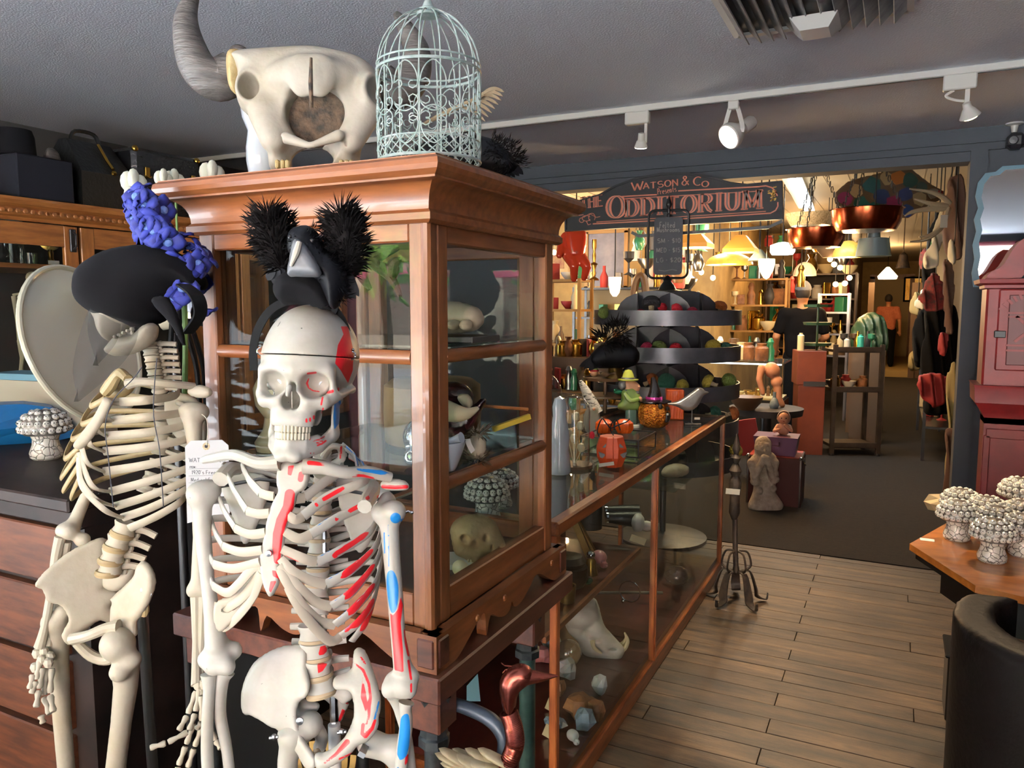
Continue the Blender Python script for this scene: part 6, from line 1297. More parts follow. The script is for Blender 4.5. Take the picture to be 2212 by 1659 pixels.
part('veil',veil([(192,668),(172,735),(158,805),(166,868)],[(300,700),(288,745),(250,800),(176,866)],1.52,1.51),'veil_net',ht,smooth=180)
part('veil',veil([(195,665),(193,715),(205,770),(210,790)],[(262,700),(250,735),(232,765),(212,790)],1.5,1.5),'veil_net',ht,smooth=180)
# ------------------------------------------------------------------ shop tag hung on the skeleton
tg=thing('paper_tag','large white price tag on a string beside the veiled skeleton','tag',W(450,1130,1.53))
fr=Fr(449,1040,1.53);TT=basis(fr.o,CR,CU,-CF)
poly=[(fr.l(*q)[0],fr.l(*q)[2])for q in((400,965),(413,952),(480,950),(494,962),(497,1108),(405,1130))]
M('tag_paper',H('#c6c8cc'),.8)
cdp=part('card',MB().prism(poly,0,.0012,TT),'tag_paper',tg,smooth=0)
hx=fr.l(446,964);part('eyelet',MB().lathe([(.003,.0012),(.0075,.0016),(.0075,.0012)],16,T=TT@TR((hx[0],hx[2],0))),'felt_cream',cdp);part('hole',MB().lathe([(.0,.0018),(.0034,.0018)],12,T=TT@TR((hx[0],hx[2],0))),'ink',cdp)
mb=MB()
for s,x,y,w_,h_ in(('WATSON & CO',409,998,78,9),('ITEM -',410,1011,16,4),("1920's French",415,1024,62,8),('Medical School',413,1040,66,8),('Skeleton',412,1056,44,8)):
 a=fr.l(x,y);word(mb,s,a[0],a[2],w_*fr.m,h_*fr.m,TT,.0007,z=(.0012,.0016))
for y in(1013,1028,1043,1058,1074,1090):a,b=fr.l(408,y),fr.l(486,y-2);pen(mb,[(a[0],a[2]),(b[0],b[2])],.0004,.0004,TT,(.0012,.0015))
part('writing',mb,'ink',cdp,smooth=0,kind='stuff')
part('string',MB().tube([W(446,962,1.527),W(449,930,1.53),W(446,905,1.55),W(436,895,1.57)],.0009,5,k=4),'paper',tg)
# ------------------------------------------------------------------ things inside the display cabinet
zA,zB,zC=.967,ZR2+.0215,ZR1+.0215
M('plaster',H('#c2b49c'),.7,c2=H('#a39479'),sc=8,bump=.2,bsc=20);M('goat_bone',H('#a8926c'),.6,c2=H('#6b5334'),sc=8,ramp=(.3,.75),bump=.4,bsc=35);M('ivory',H('#d8caa2'),.4);M('oxblood',H('#2c0f14'),.25,c2=H('#1a0a0c'),sc=20,bump=.4,bsc=40);M('silver_skull',H('#b9b9bb'),.08,metal=1);M('hide',H('#8c7350'),.8,c2=H('#6d5638'),sc=5,bump=.3,bsc=12);M('slate_dark',H('#2a2724'),.6);M('ruler_yellow',H('#b59a34'),.5);M('fur_brown',H('#4a3524'),.95,c2=H('#2c1e14'),sc=18,bump=1,bsc=40)
def at(px,py,z):return WZ(px,py,z)
def dep(p):return(Vector(p)-CAM).dot(CF)
def inside(p):return Vector((min(max(p.x,CX0+.08),CX1-.09),min(max(p.y,CY0+.08),CY1-.09),p.z))
p=W(1000,705,1.72);t=thing('plaster_paw','pale plaster paw cast on a dark slab inside the display cabinet','cast',(p.x,p.y,zC))
part('slab',MB().box((p.x-.01,p.y,zC+.008),(.14,.13,.014),bev=.002),'slate_dark',t)
part('paw',inflate([(938,660),(985,655),(1030,668),(1042,690),(1032,708),(1000,715),(960,716),(938,712)],1.7,.045,.035,.004),'plaster',t,smooth=180)
for k in range(3):part('toe',MB().sph(W(955+26*k,702,1.655),(.014,.02,.012),12),'plaster',t)
t=thing('driftwood_branch','tangle of brown driftwood hanging in the upper part of the cabinet','driftwood',W(800,640,1.72))
for l in([(770,525),(800,560),(845,600),(865,640)],[(800,560),(830,545),(862,535)],[(845,600),(850,570),(866,560)],[(785,545),(780,590),(800,625)]):part('branch',MB().tube([W(*q,1.72)for q in l],[.012,.016,.011,.005],8,k=4),'fur_brown',t)
p=W(600,925,1.85);obj('tan_bust',MB().lathe([(.0,0),(.05,0),(.055,.02),(.035,.05),(.03,.08),(.05,.11),(.055,.15),(.04,.18),(.0,.19)],20,(p.x,p.y,zB)),'ivory','cream bust shape standing behind the painted skull in the cabinet','bust')
p=Vector((-1.03,1.62,zB));obj('leather_drum',MB().lathe([(.0,0),(.10,0),(.118,.01),(.122,.08),(.12,.15),(.1,.165),(.0,.17)],32,p),'hide','big cracked tan leather drum inside the display cabinet','drum')
def small_skull(r,mat,p,yaw=0,jaw=True):
 def f(P):
  X,Y,Z=P;A=(np.abs(X),Y,Z);d=U(.25,sE(P,(0,.25,1.15),(.78,.95,.82)),sB(A,(0,-.45,.45),(.4,.38,.42),.25))
  d=S(.08,d,sE(A,(.32,-.78,.82),(.24,.45,.22)),sE(P,(0,-.9,.45),(.13,.3,.17)));return d
 return xf(net(f,(-1,-1.1,-.1),(1,1.4,2.2),.07),facing(p,yaw=yaw)@Matrix.Scale(r,4))
p=Vector((-.925,1.40,zB));obj('chrome_skull',small_skull(.052,None,p,-.5),'silver_skull','shiny chrome skull behind the cabinet glass','skull',smooth=180)
p=W(975,975,1.62);p=Vector((p.x-.02,p.y,zB));t=thing('mortar','white ceramic mortar with its pestle on the middle cabinet shelf','mortar',p)
part('bowl',MB().lathe([(.0,0),(.026,0),(.03,.006),(.044,.045),(.048,.062),(.042,.062),(.03,.02),(.0,.014)],24,p),'porcelain',t);part('pestle',MB().tube([p+Vector((-.03,0,.035)),p+Vector((.03,.0,.066)),p+Vector((.045,0,.072))],[.013,.009,.012],12,k=3),'porcelain',t)
p=W(985,915,1.7);t=thing('dark_carving','glossy dark red carved figure with a curling horn in the cabinet','carving',(p.x,p.y,zB))
part('body',inflate([(950,905),(985,885),(1020,880),(1042,862),(1048,868),(1035,890),(1015,925),(985,940),(950,935)],1.7,.022,.02,.004),'oxblood',t,smooth=180)
obj('cream_horn',MB().tube([W(945,880,1.66),W(985,893,1.66),W(1012,892,1.67),W(1035,880,1.69)],[.026,.02,.012,.003],12,k=4),'ivory','cream horn lying above the dark red carving','horn')
p=W(985,855,1.74);t=thing('bird_mask','black bird mask with a white and grey beak in the cabinet','mask',(p.x,p.y,zB+.09))
part('head',inflate([(945,835),(985,828),(1012,840),(1020,860),(1000,872),(950,868)],1.74,.03,.025,.004),'oxblood',t,smooth=180);part('beak',inflate([(990,858),(1008,852),(1018,865),(1016,882),(1002,876)],1.7,.012,.01,.003),'plaster',t,smooth=180)
obj('wooden_stick',MB().tube([W(1030,876,1.78),W(1140,884,1.85)],.004,8),'oak_x','thin wooden stick lying across the middle cabinet shelf','stick')
obj('yellow_ruler',MB().box(W(1105,913,1.84),(.1,.012,.012),R=Matrix.Rotation(.9,3,'Z')@Matrix.Rotation(-.25,3,'Y')),'ruler_yellow','short yellow folding rule at the back of the cabinet shelf','ruler')
mb=MB();q=W(1030,980,1.74);fluff(mb,[Vector((q.x,q.y,zB)),Vector((q.x,q.y,zB+.06))],[.02,.025],260,.02,.0008,seed=9);obj('grey_nest',mb.sph((q.x,q.y,zB+.03),(.022,.022,.03),10),'plaster','wispy grey nest on the middle cabinet shelf','nest',kind='stuff')
q=W(1015,965,1.66);obj('curled_label',MB().strap([W(1010,948,1.66),W(1014,962,1.655),W(1022,976,1.66)],.012,.0008,k=3),'paper','small curled paper label beside the mortar','label')
dup(MUSH,tuple(at(1052,1130,zA)),(0,0,.7),.92,'skull-patterned ceramic mushroom in front on the cabinet floor');q=at(1085,1105,zA);dup(MUSH,(q.x-.03,q.y+.05,zA),(0,0,2),.8,'skull-patterned ceramic mushroom behind the one on the cabinet floor')
p=at(1035,1212,zA);gd=dep(p);gs=thing('goat_skull','brown weathered goat skull lying on the cabinet floor','skull',p)
def goat(f,P,fr):
 L=fr.l;f=U(.015,f,sE(P,L(1015,1150,-.02),(.036,.04,.03)),sC(P,L(1040,1160,-.02),L(1080,1190,-.015),.022,.012))
 f=S(.004,f,sE(P,L(1002,1170,-.07),(.015,.035,.016)),sE(P,L(1050,1168,-.07),(.01,.04,.015)),sE(P,L(1078,1192,-.06),(.006,.035,.012)),sE(P,L(1028,1180,-.07),(.006,.03,.015)),sE(P,L(1062,1188,-.06),(.004,.03,.012)))
 return f
part('cranium',inflate([(975,1140),(995,1118),(1030,1112),(1060,1122),(1075,1140),(1090,1175),(1095,1190),(1080,1200),(1060,1195),(1050,1205),(1045,1215),(1025,1220),(1005,1205),(985,1195),(978,1170)],gd-.02,.034,.03,.0026,extra=goat),'goat_bone',gs,smooth=180)
for k in range(6):part('tooth',MB().box(W(1012+6*k,1212-k*1.0,gd-.045),(.004,.006,.009),bev=.001),'ivory',gs)
p=at(962,1250,zA);p=Vector((-.875,p.y+.01,zA));obj('small_white_skull',small_skull(.023,None,p,.6),'ivory','tiny cream animal skull in the near corner of the cabinet floor','skull',smooth=180)
obj('booklet_pile',MB().box((-.93,1.6,zA+.006),(.08,.1,.012),R=Matrix.Rotation(.5,3,'Z')),'paper','thin pale booklet on the cabinet floor near the goat skull','booklet')
# ------------------------------------------------------------------ on the counter
M('orange_tin',H('#c4491c'),.5,c2=H('#a83a14'),sc=10);M('orange_glaze',H('#e8641c'),.25,coat=.3,c2=H('#d04a0c'),sc=14,st=(8,8,.6),bump=.4,bsc=18,bst=(8,8,.5));M('glitter',H('#b0521c'),.18,metal=.9,c2=H('#f0a040'),sc=90,bump=1,bsc=110);M('witch_black',H('#1a1516'),.25,bump=.2,bsc=40);M('magenta',H('#b0348a'),.25,metal=.4)
M('silver_bird',H('#b5b3ae'),.3,metal=.7,c2=H('#8e8a82'),sc=10);M('birch',H('#d6d0c2'),.75,c2=H('#3a342e'),sc=14,st=(3,3,9),ramp=(.54,.6));M('beard',H('#d8d0bc'),.9,bump=.8,bsc=30,bst=(60,60,4));M('hat_green',H('#b9c054'),.25,coat=.5);M('coat_green',H('#86a052'),.3,coat=.4);M('trouser',H('#5f7f72'),.3,coat=.4);M('skin_ceramic',H('#d99f78'),.35,coat=.3);M('hair_grey',H('#66666a'),.4,coat=.3);M('jade',H('#2f7d5c'),.3,coat=.4);M('bronze',H('#7d6334'),.35,metal=.8,c2=H('#544020'),sc=8);M('walnut',H('#5c4630'),.45)
CZ=.956
def on(px,py):return WZ(px,py,CZ)
p=on(1208,1022);t=thing('porcelain_vase','tall white porcelain figure form at the near end of the counter','ornament',p)
part('body',MB().lathe([(.0,0),(.042,0),(.046,.01),(.042,.05),(.036,.09),(.04,.14),(.032,.19),(.026,.22),(.028,.26),(.02,.29),(.0,.3)],24,p),'porcelain',t)
for q,h,r,lab,nm in((on(1240,1008),.29,.062,'tall glass cloche over dried pods beside the porcelain form','glass_cloche'),(Vector((-1.32,2.95,CZ)),.36,.075,'second glass cloche behind, its dome catching lamp light','glass_cloche')):
 t=thing(nm,lab,'cloche',q,'glass cloches');part('dome',MB().lathe([(r,0),(r,h-r)]+[(r*math.cos(a),h-r+r*math.sin(a))for a in[i*PI/2/8 for i in range(1,9)]],32,q),'clear_glass',t);part('base',MB().lathe([(.0,0),(r+.012,0),(r+.012,.012),(.0,.014)],28,q),'walnut',t)
 for k in range(5):part('dried_pod',MB().sph(q+Vector((.03*math.cos(k*2),.03*math.sin(k*2),.08+.03*k)),(.016,.016,.02),8).tube([q,q+Vector((.03*math.cos(k*2),.03*math.sin(k*2),.07+.03*k))],.002,5),'ivory',t)
p=on(1290,935);t=thing('gnome_figure','white bearded gnome with a tall birch-bark patterned hat','gnome',p)
d0=dep(p);part('hat',MB().tube([W(1288,893,d0),W(1275,865,d0),W(1262,838,d0),W(1253,822,d0)],[.036,.031,.02,.007],18,k=4),'birch',t);part('beard',inflate([(1268,885),(1290,878),(1295,905),(1292,935),(1278,938),(1266,930),(1262,905)],d0-.015,.024,.02,.004),'beard',t,smooth=180);part('nose',MB().sph(W(1283,884,d0-.045),.008,10),'skin_ceramic',t)
part('body',MB().lathe([(.0,0),(.035,0),(.035,.05),(.03,.08),(.0,.085)],18,p+CF*.02),'beard',t)
p=on(1318,905)+CF*.25;p.z=CZ;st2=thing('tiered_stand','two-tier wooden display stand in the middle of the counter','stand',p)
part('post',MB().tube([p,p+Vector((0,0,.2))],.012,10),'walnut',st2);part('tier',MB().lathe([(.0,.10),(.14,.10),(.14,.112),(.0,.112)],28,p),'walnut',st2);part('tier',MB().lathe([(.0,.2),(.13,.2),(.135,.218),(.128,.218),(.12,.21),(.0,.21)],28,p),'walnut',st2)
b=p+CR*.06+Vector((0,0,.212));d0=dep(b)
obj('brass_bell',MB().lathe([(.0,.115),(.012,.115),(.014,.1),(.032,.096),(.04,.085),(.044,.04),(.06,.006),(.06,0),(.0,.004)],24,b),'bronze','dull brass hand bell on top of the tiered stand','bell')
b=p-CR*.07-CF*.02+Vector((0,0,.22));t=thing('elf_head','small pink elf head with a green and red cap on the tiered stand','figurine',b);part('face',MB().sph(b+Vector((0,0,.022)),(.026,.024,.024),12).sph(b+CR*.028+Vector((0,0,.02)),.008,8),'skin_ceramic',t);part('cap',MB().sph(b+Vector((0,0,.042)),(.026,.024,.016),12),'coat_green',t);part('band',MB().tube([b+Vector((.026*math.cos(a),.024*math.sin(a),.036))for a in[i*PI/6 for i in range(12)]],.005,6,close=True),'felt_red',t)
b=p-CR*.01-CF*.09+Vector((0,0,.219));obj('wooden_scoop',MB().sph(b+Vector((0,0,.014)),(.03,.02,.016),12).tube([b+CR*.02+Vector((0,0,.016)),b+CR*.06+Vector((0,0,.02))],.006,8),'walnut','small wooden scoop on the tiered stand','scoop')
b=p+CR*.07-CF*.08+Vector((0,0,.113));obj('jade_frog',MB().sph(b+Vector((0,0,.015)),(.035,.022,.015),12).sph(b+CR*.03+Vector((0,0,.02)),(.014,.012,.01),10).sph(b-CR*.02+Vector((.0,.015,.028)),.007,8).sph(b-CR*.02+Vector((.0,-.012,.028)),.007,8),'jade','green ceramic crocodile-like figure on the lower tier','figurine')
p=on(1362,921);d0=dep(p);m_=thing('green_figurine','ceramic old man figurine in a green coat and yellow-green hat','figurine',p);g=lambda x,y,o=0:W(x,y,d0+o)
part('base',MB().lathe([(.0,0),(.06,0),(.058,.012),(.0,.014)],20,p),'paper',m_);part('legs',inflate([(1355,875),(1373,872),(1376,900),(1374,920),(1356,921),(1352,900)],d0,.02,.02,.004),'trouser',m_,smooth=180)
part('coat',inflate([(1345,845),(1365,835),(1380,850),(1384,870),(1378,886),(1340,884),(1336,876),(1344,862)],d0,.034,.03,.004),'coat_green',m_,smooth=180)
part('head',inflate([(1348,825),(1362,820),(1376,828),(1382,836),(1376,848),(1362,852),(1350,842)],d0,.028,.025,.0035),'skin_ceramic',m_,smooth=180);part('nose',MB().sph(g(1379,835,-.018),(.009,.008,.006),8),'skin_ceramic',m_);part('beard',inflate([(1350,842),(1365,842),(1379,846),(1378,853),(1362,855),(1352,850)],d0-.012,.018,.015,.0035),'hair_grey',m_,smooth=180);part('hair',inflate([(1338,826),(1350,822),(1354,836),(1346,842),(1338,838)],d0,.026,.02,.0035),'hair_grey',m_,smooth=180)
hb=g(1357,822);part('hat_brim',MB().lathe([(.0,0),(.055,.002),(.056,.007),(.03,.01)],24,hb),'hat_green',m_);part('hat_crown',MB().lathe([(.036,.005),(.028,.035),(.018,.055),(.0,.06)],22,hb),'hat_green',m_);part('hat_band',MB().lathe([(.037,.006),(.0365,.018),(.033,.018)],22,hb),'hair_grey',m_)
part('arm',MB().tube([g(1350,850,-.03),g(1362,866,-.045),g(1380,862,-.035)],[.013,.014,.01],10,k=3),'coat_green',m_);part('hand',MB().sph(g(1383,861,-.035),.011,10),'skin_ceramic',m_)
p=on(1412,922);d0=dep(p);t=thing('witch_pumpkin','glittering copper pumpkin in a black witch hat, mouth open','ornament',p)
part('pumpkin',MB().lathe([(.0,0),(.05,0),(.075,.02),(.088,.06),(.085,.1),(.07,.13),(.04,.145),(.0,.146)],48,p,wav=(10,.045)),'glitter',t)
hb=p+Vector((0,0,.14));part('hat_brim',MB().lathe([(.0,.004),(.05,.0),(.085,-.004),(.085,.002),(.04,.012)],28,hb,wav=(3,.08)),'witch_black',t);part('hat_cone',MB().tube([hb,hb+Vector((.002,0,.05)),hb+Vector((-.004,0,.1)),hb+Vector((-.012,0,.125))],[.045,.03,.016,.008],16,k=4),'witch_black',t);part('hat_band',MB().lathe([(.047,.005),(.046,.022),(.04,.022)],24,hb),'magenta',t);part('buckle',MB().box(hb+CR*.03-CF*.036+Vector((0,0,.013)),(.014,.006,.016)),'magenta',t)
fc=(p-CAM).normalized();
part('mouth',MB().sph(p+CR*.055-CF*.055+Vector((0,0,.055)),(.022,.022,.03),14),'socket_black',t);part('tooth',MB().box(p+CR*.058-CF*.075+Vector((0,0,.07)),(.01,.006,.01)),'paper',t);part('eye',MB().sph(p+CR*.02-CF*.072+Vector((0,0,.11)),(.013,.012,.016),10),'socket_black',t);part('nose',MB().sph(p+CR*.058-CF*.06+Vector((0,0,.1)),(.01,.01,.012),10),'socket_black',t)
p=on(1456,904);obj('orange_block_vase',MB().box(p+Vector((0,0,.085)),(.1,.1,.17),R=Matrix.Rotation(.35,3,'Z'),bev=.006),'orange_glaze','bright orange square bark-textured ceramic vase','vase')
p=on(1497,917);d0=dep(p);t=thing('silver_bird','slim silver bird figure standing on wire legs at the counter end','bird figure',p)
part('body',inflate([(1440,872),(1462,868),(1480,858),(1498,845),(1508,838),(1517,840),(1522,845),(1530,848),(1522,852),(1515,860),(1508,874),(1495,885),(1480,886),(1468,880),(1455,875)],d0,.022,.022,.0035),'silver_bird',t,smooth=180)
part('leg',MB().tube([W(1495,884,d0),W(1494,912,d0),p+Vector((0,0,.006))],.003,6),'silver_bird',t);part('foot',MB().box(p+Vector((0,0,.004)),(.085,.012,.006),R=Matrix.Rotation(.46,3,'Z')).box(p+Vector((0,0,.004)),(.06,.01,.006),R=Matrix.Rotation(-.2,3,'Z')),'silver_bird',t);part('tag',MB().box(W(1506,904,d0-.01),(.03,.001,.012),R=Matrix.Rotation(.46,3,'Z')),'paper',t)
p=on(1320,1006);d0=dep(p);t=thing('tin_pumpkin_lantern','folded orange tin pumpkin lantern with a cut-out face','lantern',p)
part('shell',MB().lathe([(.0,0),(.045,0),(.062,.04),(.064,.075),(.05,.12),(.046,.122)],8,p),'orange_tin',t,smooth=0)
for s in(-1,1):
 part('eye_hole',MB().prism([(s*.032-.011,.078),(s*.032+.011,.078),(s*.028,.094)],-.001,.001,basis(p-CF*.059,CR,CU,-CF)),'socket_black',t);part('mouth_hole',MB().prism([(s*.045-.018*s,.05),(s*.045+.012*s,.062),(s*.045+.006*s,.04),(s*.045-.004*s,.036)],-.001,.001,basis(p-CF*.056,CR,CU,-CF)),'socket_black',t)
part('seam',MB().tube([p-CF*.05+Vector((0,0,.005)),p-CF*.063+Vector((0,0,.055)),p-CF*.05+Vector((0,0,.12))],.0025,6),'orange_tin',t)
part('handle',MB().tube([W(1296,945,d0),W(1290,930,d0),W(1300,905,d0),W(1310,915,d0),W(1320,925,d0),W(1335,918,d0),W(1352,912,d0),W(1360,905,d0)],.003,6,k=4).tube([W(1325,940,d0-.03),W(1318,925,d0),W(1330,905,d0),W(1340,930,d0)],.0025,6,k=4),'black_metal',t);part('leaf',MB().sph(W(1279,940,d0),(.012,.006,.016),10),'felt_red',t)
part('tag',MB().box(W(1310,1003,d0-.075),(.06,.001,.014),R=Matrix.Rotation(.4,3,'Z')@Matrix.Rotation(-.15,3,'Y')),'paper',t)
p=on(1345,985)+CF*.12;p.z=CZ;t=thing('glass_jewel_box','low glass box with thin black metal edges on the counter','box',p);s_=.13;hh=.075
for a in((-1,-1),(1,-1),(1,1),(-1,1)):part('edge',MB().box(p+Vector((a[0]*s_,a[1]*s_,hh/2)),(.006,.006,hh)),'black_metal',t)
for z in(.003,hh):part('edge',MB().box(p+Vector((0,-s_,z)),(2*s_,.006,.006)).box(p+Vector((0,s_,z)),(2*s_,.006,.006)).box(p+Vector((-s_,0,z)),(.006,2*s_,.006)).box(p+Vector((s_,0,z)),(.006,2*s_,.006)),'black_metal',t)
part('pane',MB().box(p+Vector((0,0,hh)),(2*s_-.006,2*s_-.006,.002)),'pane',t);part('pane',MB().box(p+Vector((0,-s_,hh/2)),(2*s_-.006,.002,hh-.01)),'pane',t);part('pane',MB().box(p+Vector((s_,0,hh/2)),(.002,2*s_-.006,hh-.01)),'pane',t)
for k,(dx,lab)in enumerate(((-.06,'amber pressed-glass pumpkin behind the gnome beard'),(.03,'faceted orange glass pumpkin in front of the green figurine'))):
 q=p+CR*dx+CF*.05+Vector((0,0,hh+.004));obj('orange_glass_pumpkin',MB().lathe([(.0,0),(.03,0),(.042,.02),(.04,.045),(.02,.06),(.0,.062)],24,q,wav=(8,.05)),'orange_glaze',lab,'ornament','orange glass pumpkins')
bb=W(1330,775,4.45);t=thing('perched_crow','black feathered crow figure spreading its tail beside the bin rack','bird figure',(bb.x,bb.y,W(1330,800,4.45).z))
part('body',inflate([(1275,775),(1300,748),(1330,735),(1365,748),(1378,765),(1372,785),(1350,790),(1310,792),(1285,790)],4.45,.09,.08,.012),'feather_black',t,smooth=180)
mb=MB();fluff(mb,[W(1300,745,4.4),W(1325,725,4.4),W(1345,720,4.4)],[.06,.07,.05],500,.06,.002,seed=8);part('ruff',mb,'fluff_black',t,kind='stuff')
for k in range(7):part('plume',feather(MB(),W(1300+4*k,765,4.42),W(1252+10*k,800-abs(k-2)*4,4.4),.04,up=CF),'feather_black',t)
# ------------------------------------------------------------------ inside the counter
DK=.099
M('quartz',H('#cfd0cf'),.3,sub=.2,c2=H('#a9aeb0'),sc=9);M('rose_quartz',H('#c98f8f'),.3,sub=.3,c2=H('#b0736f'),sc=12);M('amber_rock',H('#8a5a34'),.6,c2=H('#5c3a20'),sc=14,bump=.8,bsc=25);M('agate',H('#7d93a6'),.2,c2=H('#4c5c6c'),sc=8);M('white_bone',H('#dcd8d0'),.5,c2=H('#bcb4a6'),sc=8)
p=WZ(1290,1415,DK);d0=dep(p)+.02;bsk=thing('tusked_skull','white boar skull with curved tusks on the counter deck','skull',p)
def boar(f,P,fr):
 L=fr.l;f=U(.02,f,sE(P,L(1255,1330,-.04),(.07,.06,.05)),sC(P,L(1290,1365,-.05),L(1335,1405,-.04),.04,.028))
 return S(.01,f,sE(P,L(1264,1378,-.11),(.02,.07,.026)),sE(P,L(1288,1390,-.11),(.03,.06,.011)),sE(P,L(1230,1320,-.1),(.016,.06,.022)),sE(P,L(1326,1410,-.1),(.02,.06,.007)))
part('cranium',inflate([(1224,1320),(1240,1302),(1275,1294),(1288,1300),(1298,1335),(1306,1355),(1325,1378),(1342,1400),(1342,1418),(1330,1425),(1295,1422),(1262,1412),(1250,1385),(1230,1365),(1222,1345)],d0,.06,.05,.005,extra=boar),'white_bone',bsk,smooth=180)
for a in(((1332,1398,0),(1346,1390,-.01),(1353,1378,-.02),(1349,1366,-.02)),((1337,1408,-.03),(1350,1400,-.04),(1356,1385,-.04),(1353,1372,-.04)),((1280,1385,-.06),(1284,1400,-.08),(1300,1412,-.08))):part('tusk',MB().tube([W(x,y,d0+o)for x,y,o in a],[.012,.01,.008,.003],10,k=4),'ivory',bsk)
def rock(px,py,r,mat,lab,z=DK,nm='mineral_rock',cat='rock',seed=0,sq=(1,1,1)):
 p=WZ(px,py,z);rg=random.Random(px+py+seed);mb=MB().sph((0,0,0),1,8);a=np.array(mb.v)
 for i in range(len(a)):
  key=tuple(np.round(a[i],4));random.seed(hash(key)%9999+px);a[i]*=random.uniform(.72,1.12)
 mb.v=[tuple(v)for v in a*np.array([r*q for q in sq])+np.array((p.x,p.y,z+r*sq[2]*.8))]
 return obj(nm,mb,mat,lab,cat,'minerals in the counter',smooth=0)
p=WZ(1228,1440,DK);obj('crystal_ball',MB().sph(p+Vector((0,0,.06)),.055,24).lathe([(.03,.0),(.02,.012),(.03,.02)],16,p),'clear_glass','clear crystal ball near the boar skull','crystal ball')
rock(1295,1500,.042,'quartz','grey quartz chunk nearest the counter edge',sq=(.8,.8,1.2));rock(1250,1545,.06,'amber_rock','orange-brown crystal cluster between the quartz and the blue agate',sq=(1.1,1,.8));rock(1285,1550,.045,'amber_rock','smaller orange crystal chunk touching the orange cluster');rock(1262,1575,.042,'agate','blue-grey polished agate sphere slab',sq=(1,.8,1.1));rock(1190,1405,.05,'quartz','rough pale rock behind the crystal ball',seed=1);rock(1170,1430,.045,'rose_quartz','dull pink rock by the pipe leg');rock(1205,1500,.035,'amber_rock','small brown rock by the pipe leg');rock(1200,1570,.04,'agate','grey flat rock beside the quartz skull',sq=(1.3,1,.5));rock(1225,1465,.05,'quartz','clear crystal cluster in the middle of the deck',seed=3)
p=WZ(1240,1606,DK);obj('quartz_skull',small_skull(.024,None,p,.9),'quartz','small white quartz skull at the near end of the deck','skull',smooth=180)
for px,py,lab in((1190,1540,'cream price card standing by the pipe leg'),(1185,1598,'cream price card lying beside the quartz skull')):p=WZ(px,py,DK);obj('price_card',MB().box(p+Vector((0,0,.03)),(.035,.003,.06),R=Matrix.Rotation(.3,3,'X')@Matrix.Rotation(.4,3,'Y')),'ivory',lab,'card','price cards in the counter')
SZ=SHZ
p=WZ(1298,1225,SZ);obj('rose_quartz_skull',small_skull(.034,None,p,.9),'rose_quartz','pink rose quartz skull on the counter shelf','skull',smooth=180)
p=WZ(1228,1262,SZ);t=thing('leather_pot','dark brown leather pot with a wide belly on the counter shelf','pot',p);part('belly',MB().lathe([(.0,0),(.06,0),(.075,.03),(.07,.07),(.06,.075),(.066,.09),(.05,.11),(.0,.112)],24,p),'leather_black',t)
p=WZ(1276,1240,SZ);t=thing('jewelled_bell','little chrome and brass bell beside a shiny beetle brooch','bell',p);part('bell',MB().lathe([(.0,.07),(.008,.07),(.02,.055),(.024,.02),(.03,0)],16,p),'brass',t);part('knob',MB().sph(p+Vector((0,0,.075)),.018,12),'chrome',t);p=WZ(1272,1262,SZ);M('beetle',H('#1f4a3c'),.15,metal=.8,bump=.8,bsc=90);obj('beetle_brooch',MB().sph(p+Vector((0,0,.012)),(.014,.022,.012),12),'beetle','iridescent green beetle brooch near the shelf edge','brooch')
p=WZ(1226,1300,SZ-.0);obj('copper_cup',MB().lathe([(.0,0),(.022,0),(.026,.06),(.03,.062),(.026,.0)],16,(p.x,p.y,SZ)),'bronze','small copper cup beside the cabinet corner','cup')
p=WZ(1350,1145,SZ);d0=dep(p);t=thing('binoculars','old black binoculars with brass rims on the counter shelf','binoculars',p)
for o_ in(0,.07):part('barrel',MB().tube([p+CF*o_*.8-CR*.08+Vector((0,0,.06+o_*.3)),p+CF*o_*.8+CR*.0+Vector((0,0,.055+o_*.3)),p+CF*o_*.8+CR*.07+Vector((0,0,.05+o_*.3))],[.024,.034,.04],16),'black_metal',t);part('rim',MB().tube([p+CF*o_*.8-CR*.088+Vector((0,0,.06+o_*.3)),p+CF*o_*.8-CR*.078+Vector((0,0,.06+o_*.3))],.027,16),'chrome',t)
part('bridge',MB().box(p+CF*.03+Vector((0,0,.07)),(.05,.08,.012)),'brass',t)
p=WZ(1378,1150,SZ);obj('white_conch',MB().sph(p+Vector((0,0,.045)),(.03,.04,.045),12).sph(p+CR*.04+Vector((0,0,.03)),(.03,.02,.025),10),'white_bone','pale conch shell behind the binoculars','shell')
p=WZ(1378,1172,SZ);obj('string_tag',MB().box(p+Vector((0,0,.012)),(.07,.002,.03),R=Matrix.Rotation(.5,3,'Z')@Matrix.Rotation(.35,3,'Y')),'ivory','cream string tag hanging below the binoculars','tag')
p=WZ(1275,1140,SZ);obj('black_canister',MB().lathe([(.0,0),(.055,0),(.055,.15),(.05,.155),(.05,.17),(.0,.172)],24,p),'slate_dark','dark round canister at the back of the counter shelf','canister')
p=WZ(1256,1200,SZ);obj('folding_fan',MB().box(p+Vector((0,0,.08)),(.03,.02,.17),R=Matrix.Rotation(-.45,3,'Y')).box(p+CR*.02+Vector((0,0,.08)),(.012,.02,.16),R=Matrix.Rotation(-.55,3,'Y')),'bronze','closed folding fan leaning on the leather pot','fan')
p=WX(1455,1018,-1.1);obj('pale_coral',inflate([(1430,1025),(1440,1008),(1465,1003),(1486,1010),(1482,1024),(1455,1030)],dep(p),.035,.03,.006),'plaster','knobbly pale coral hanging high inside the counter','coral')
obj('coral_shelf',MB().box(p+Vector((-.1,0,-.06)),(.35,.5,.006)),'shelf_glass','short glass shelf carrying the pale coral','shelf')
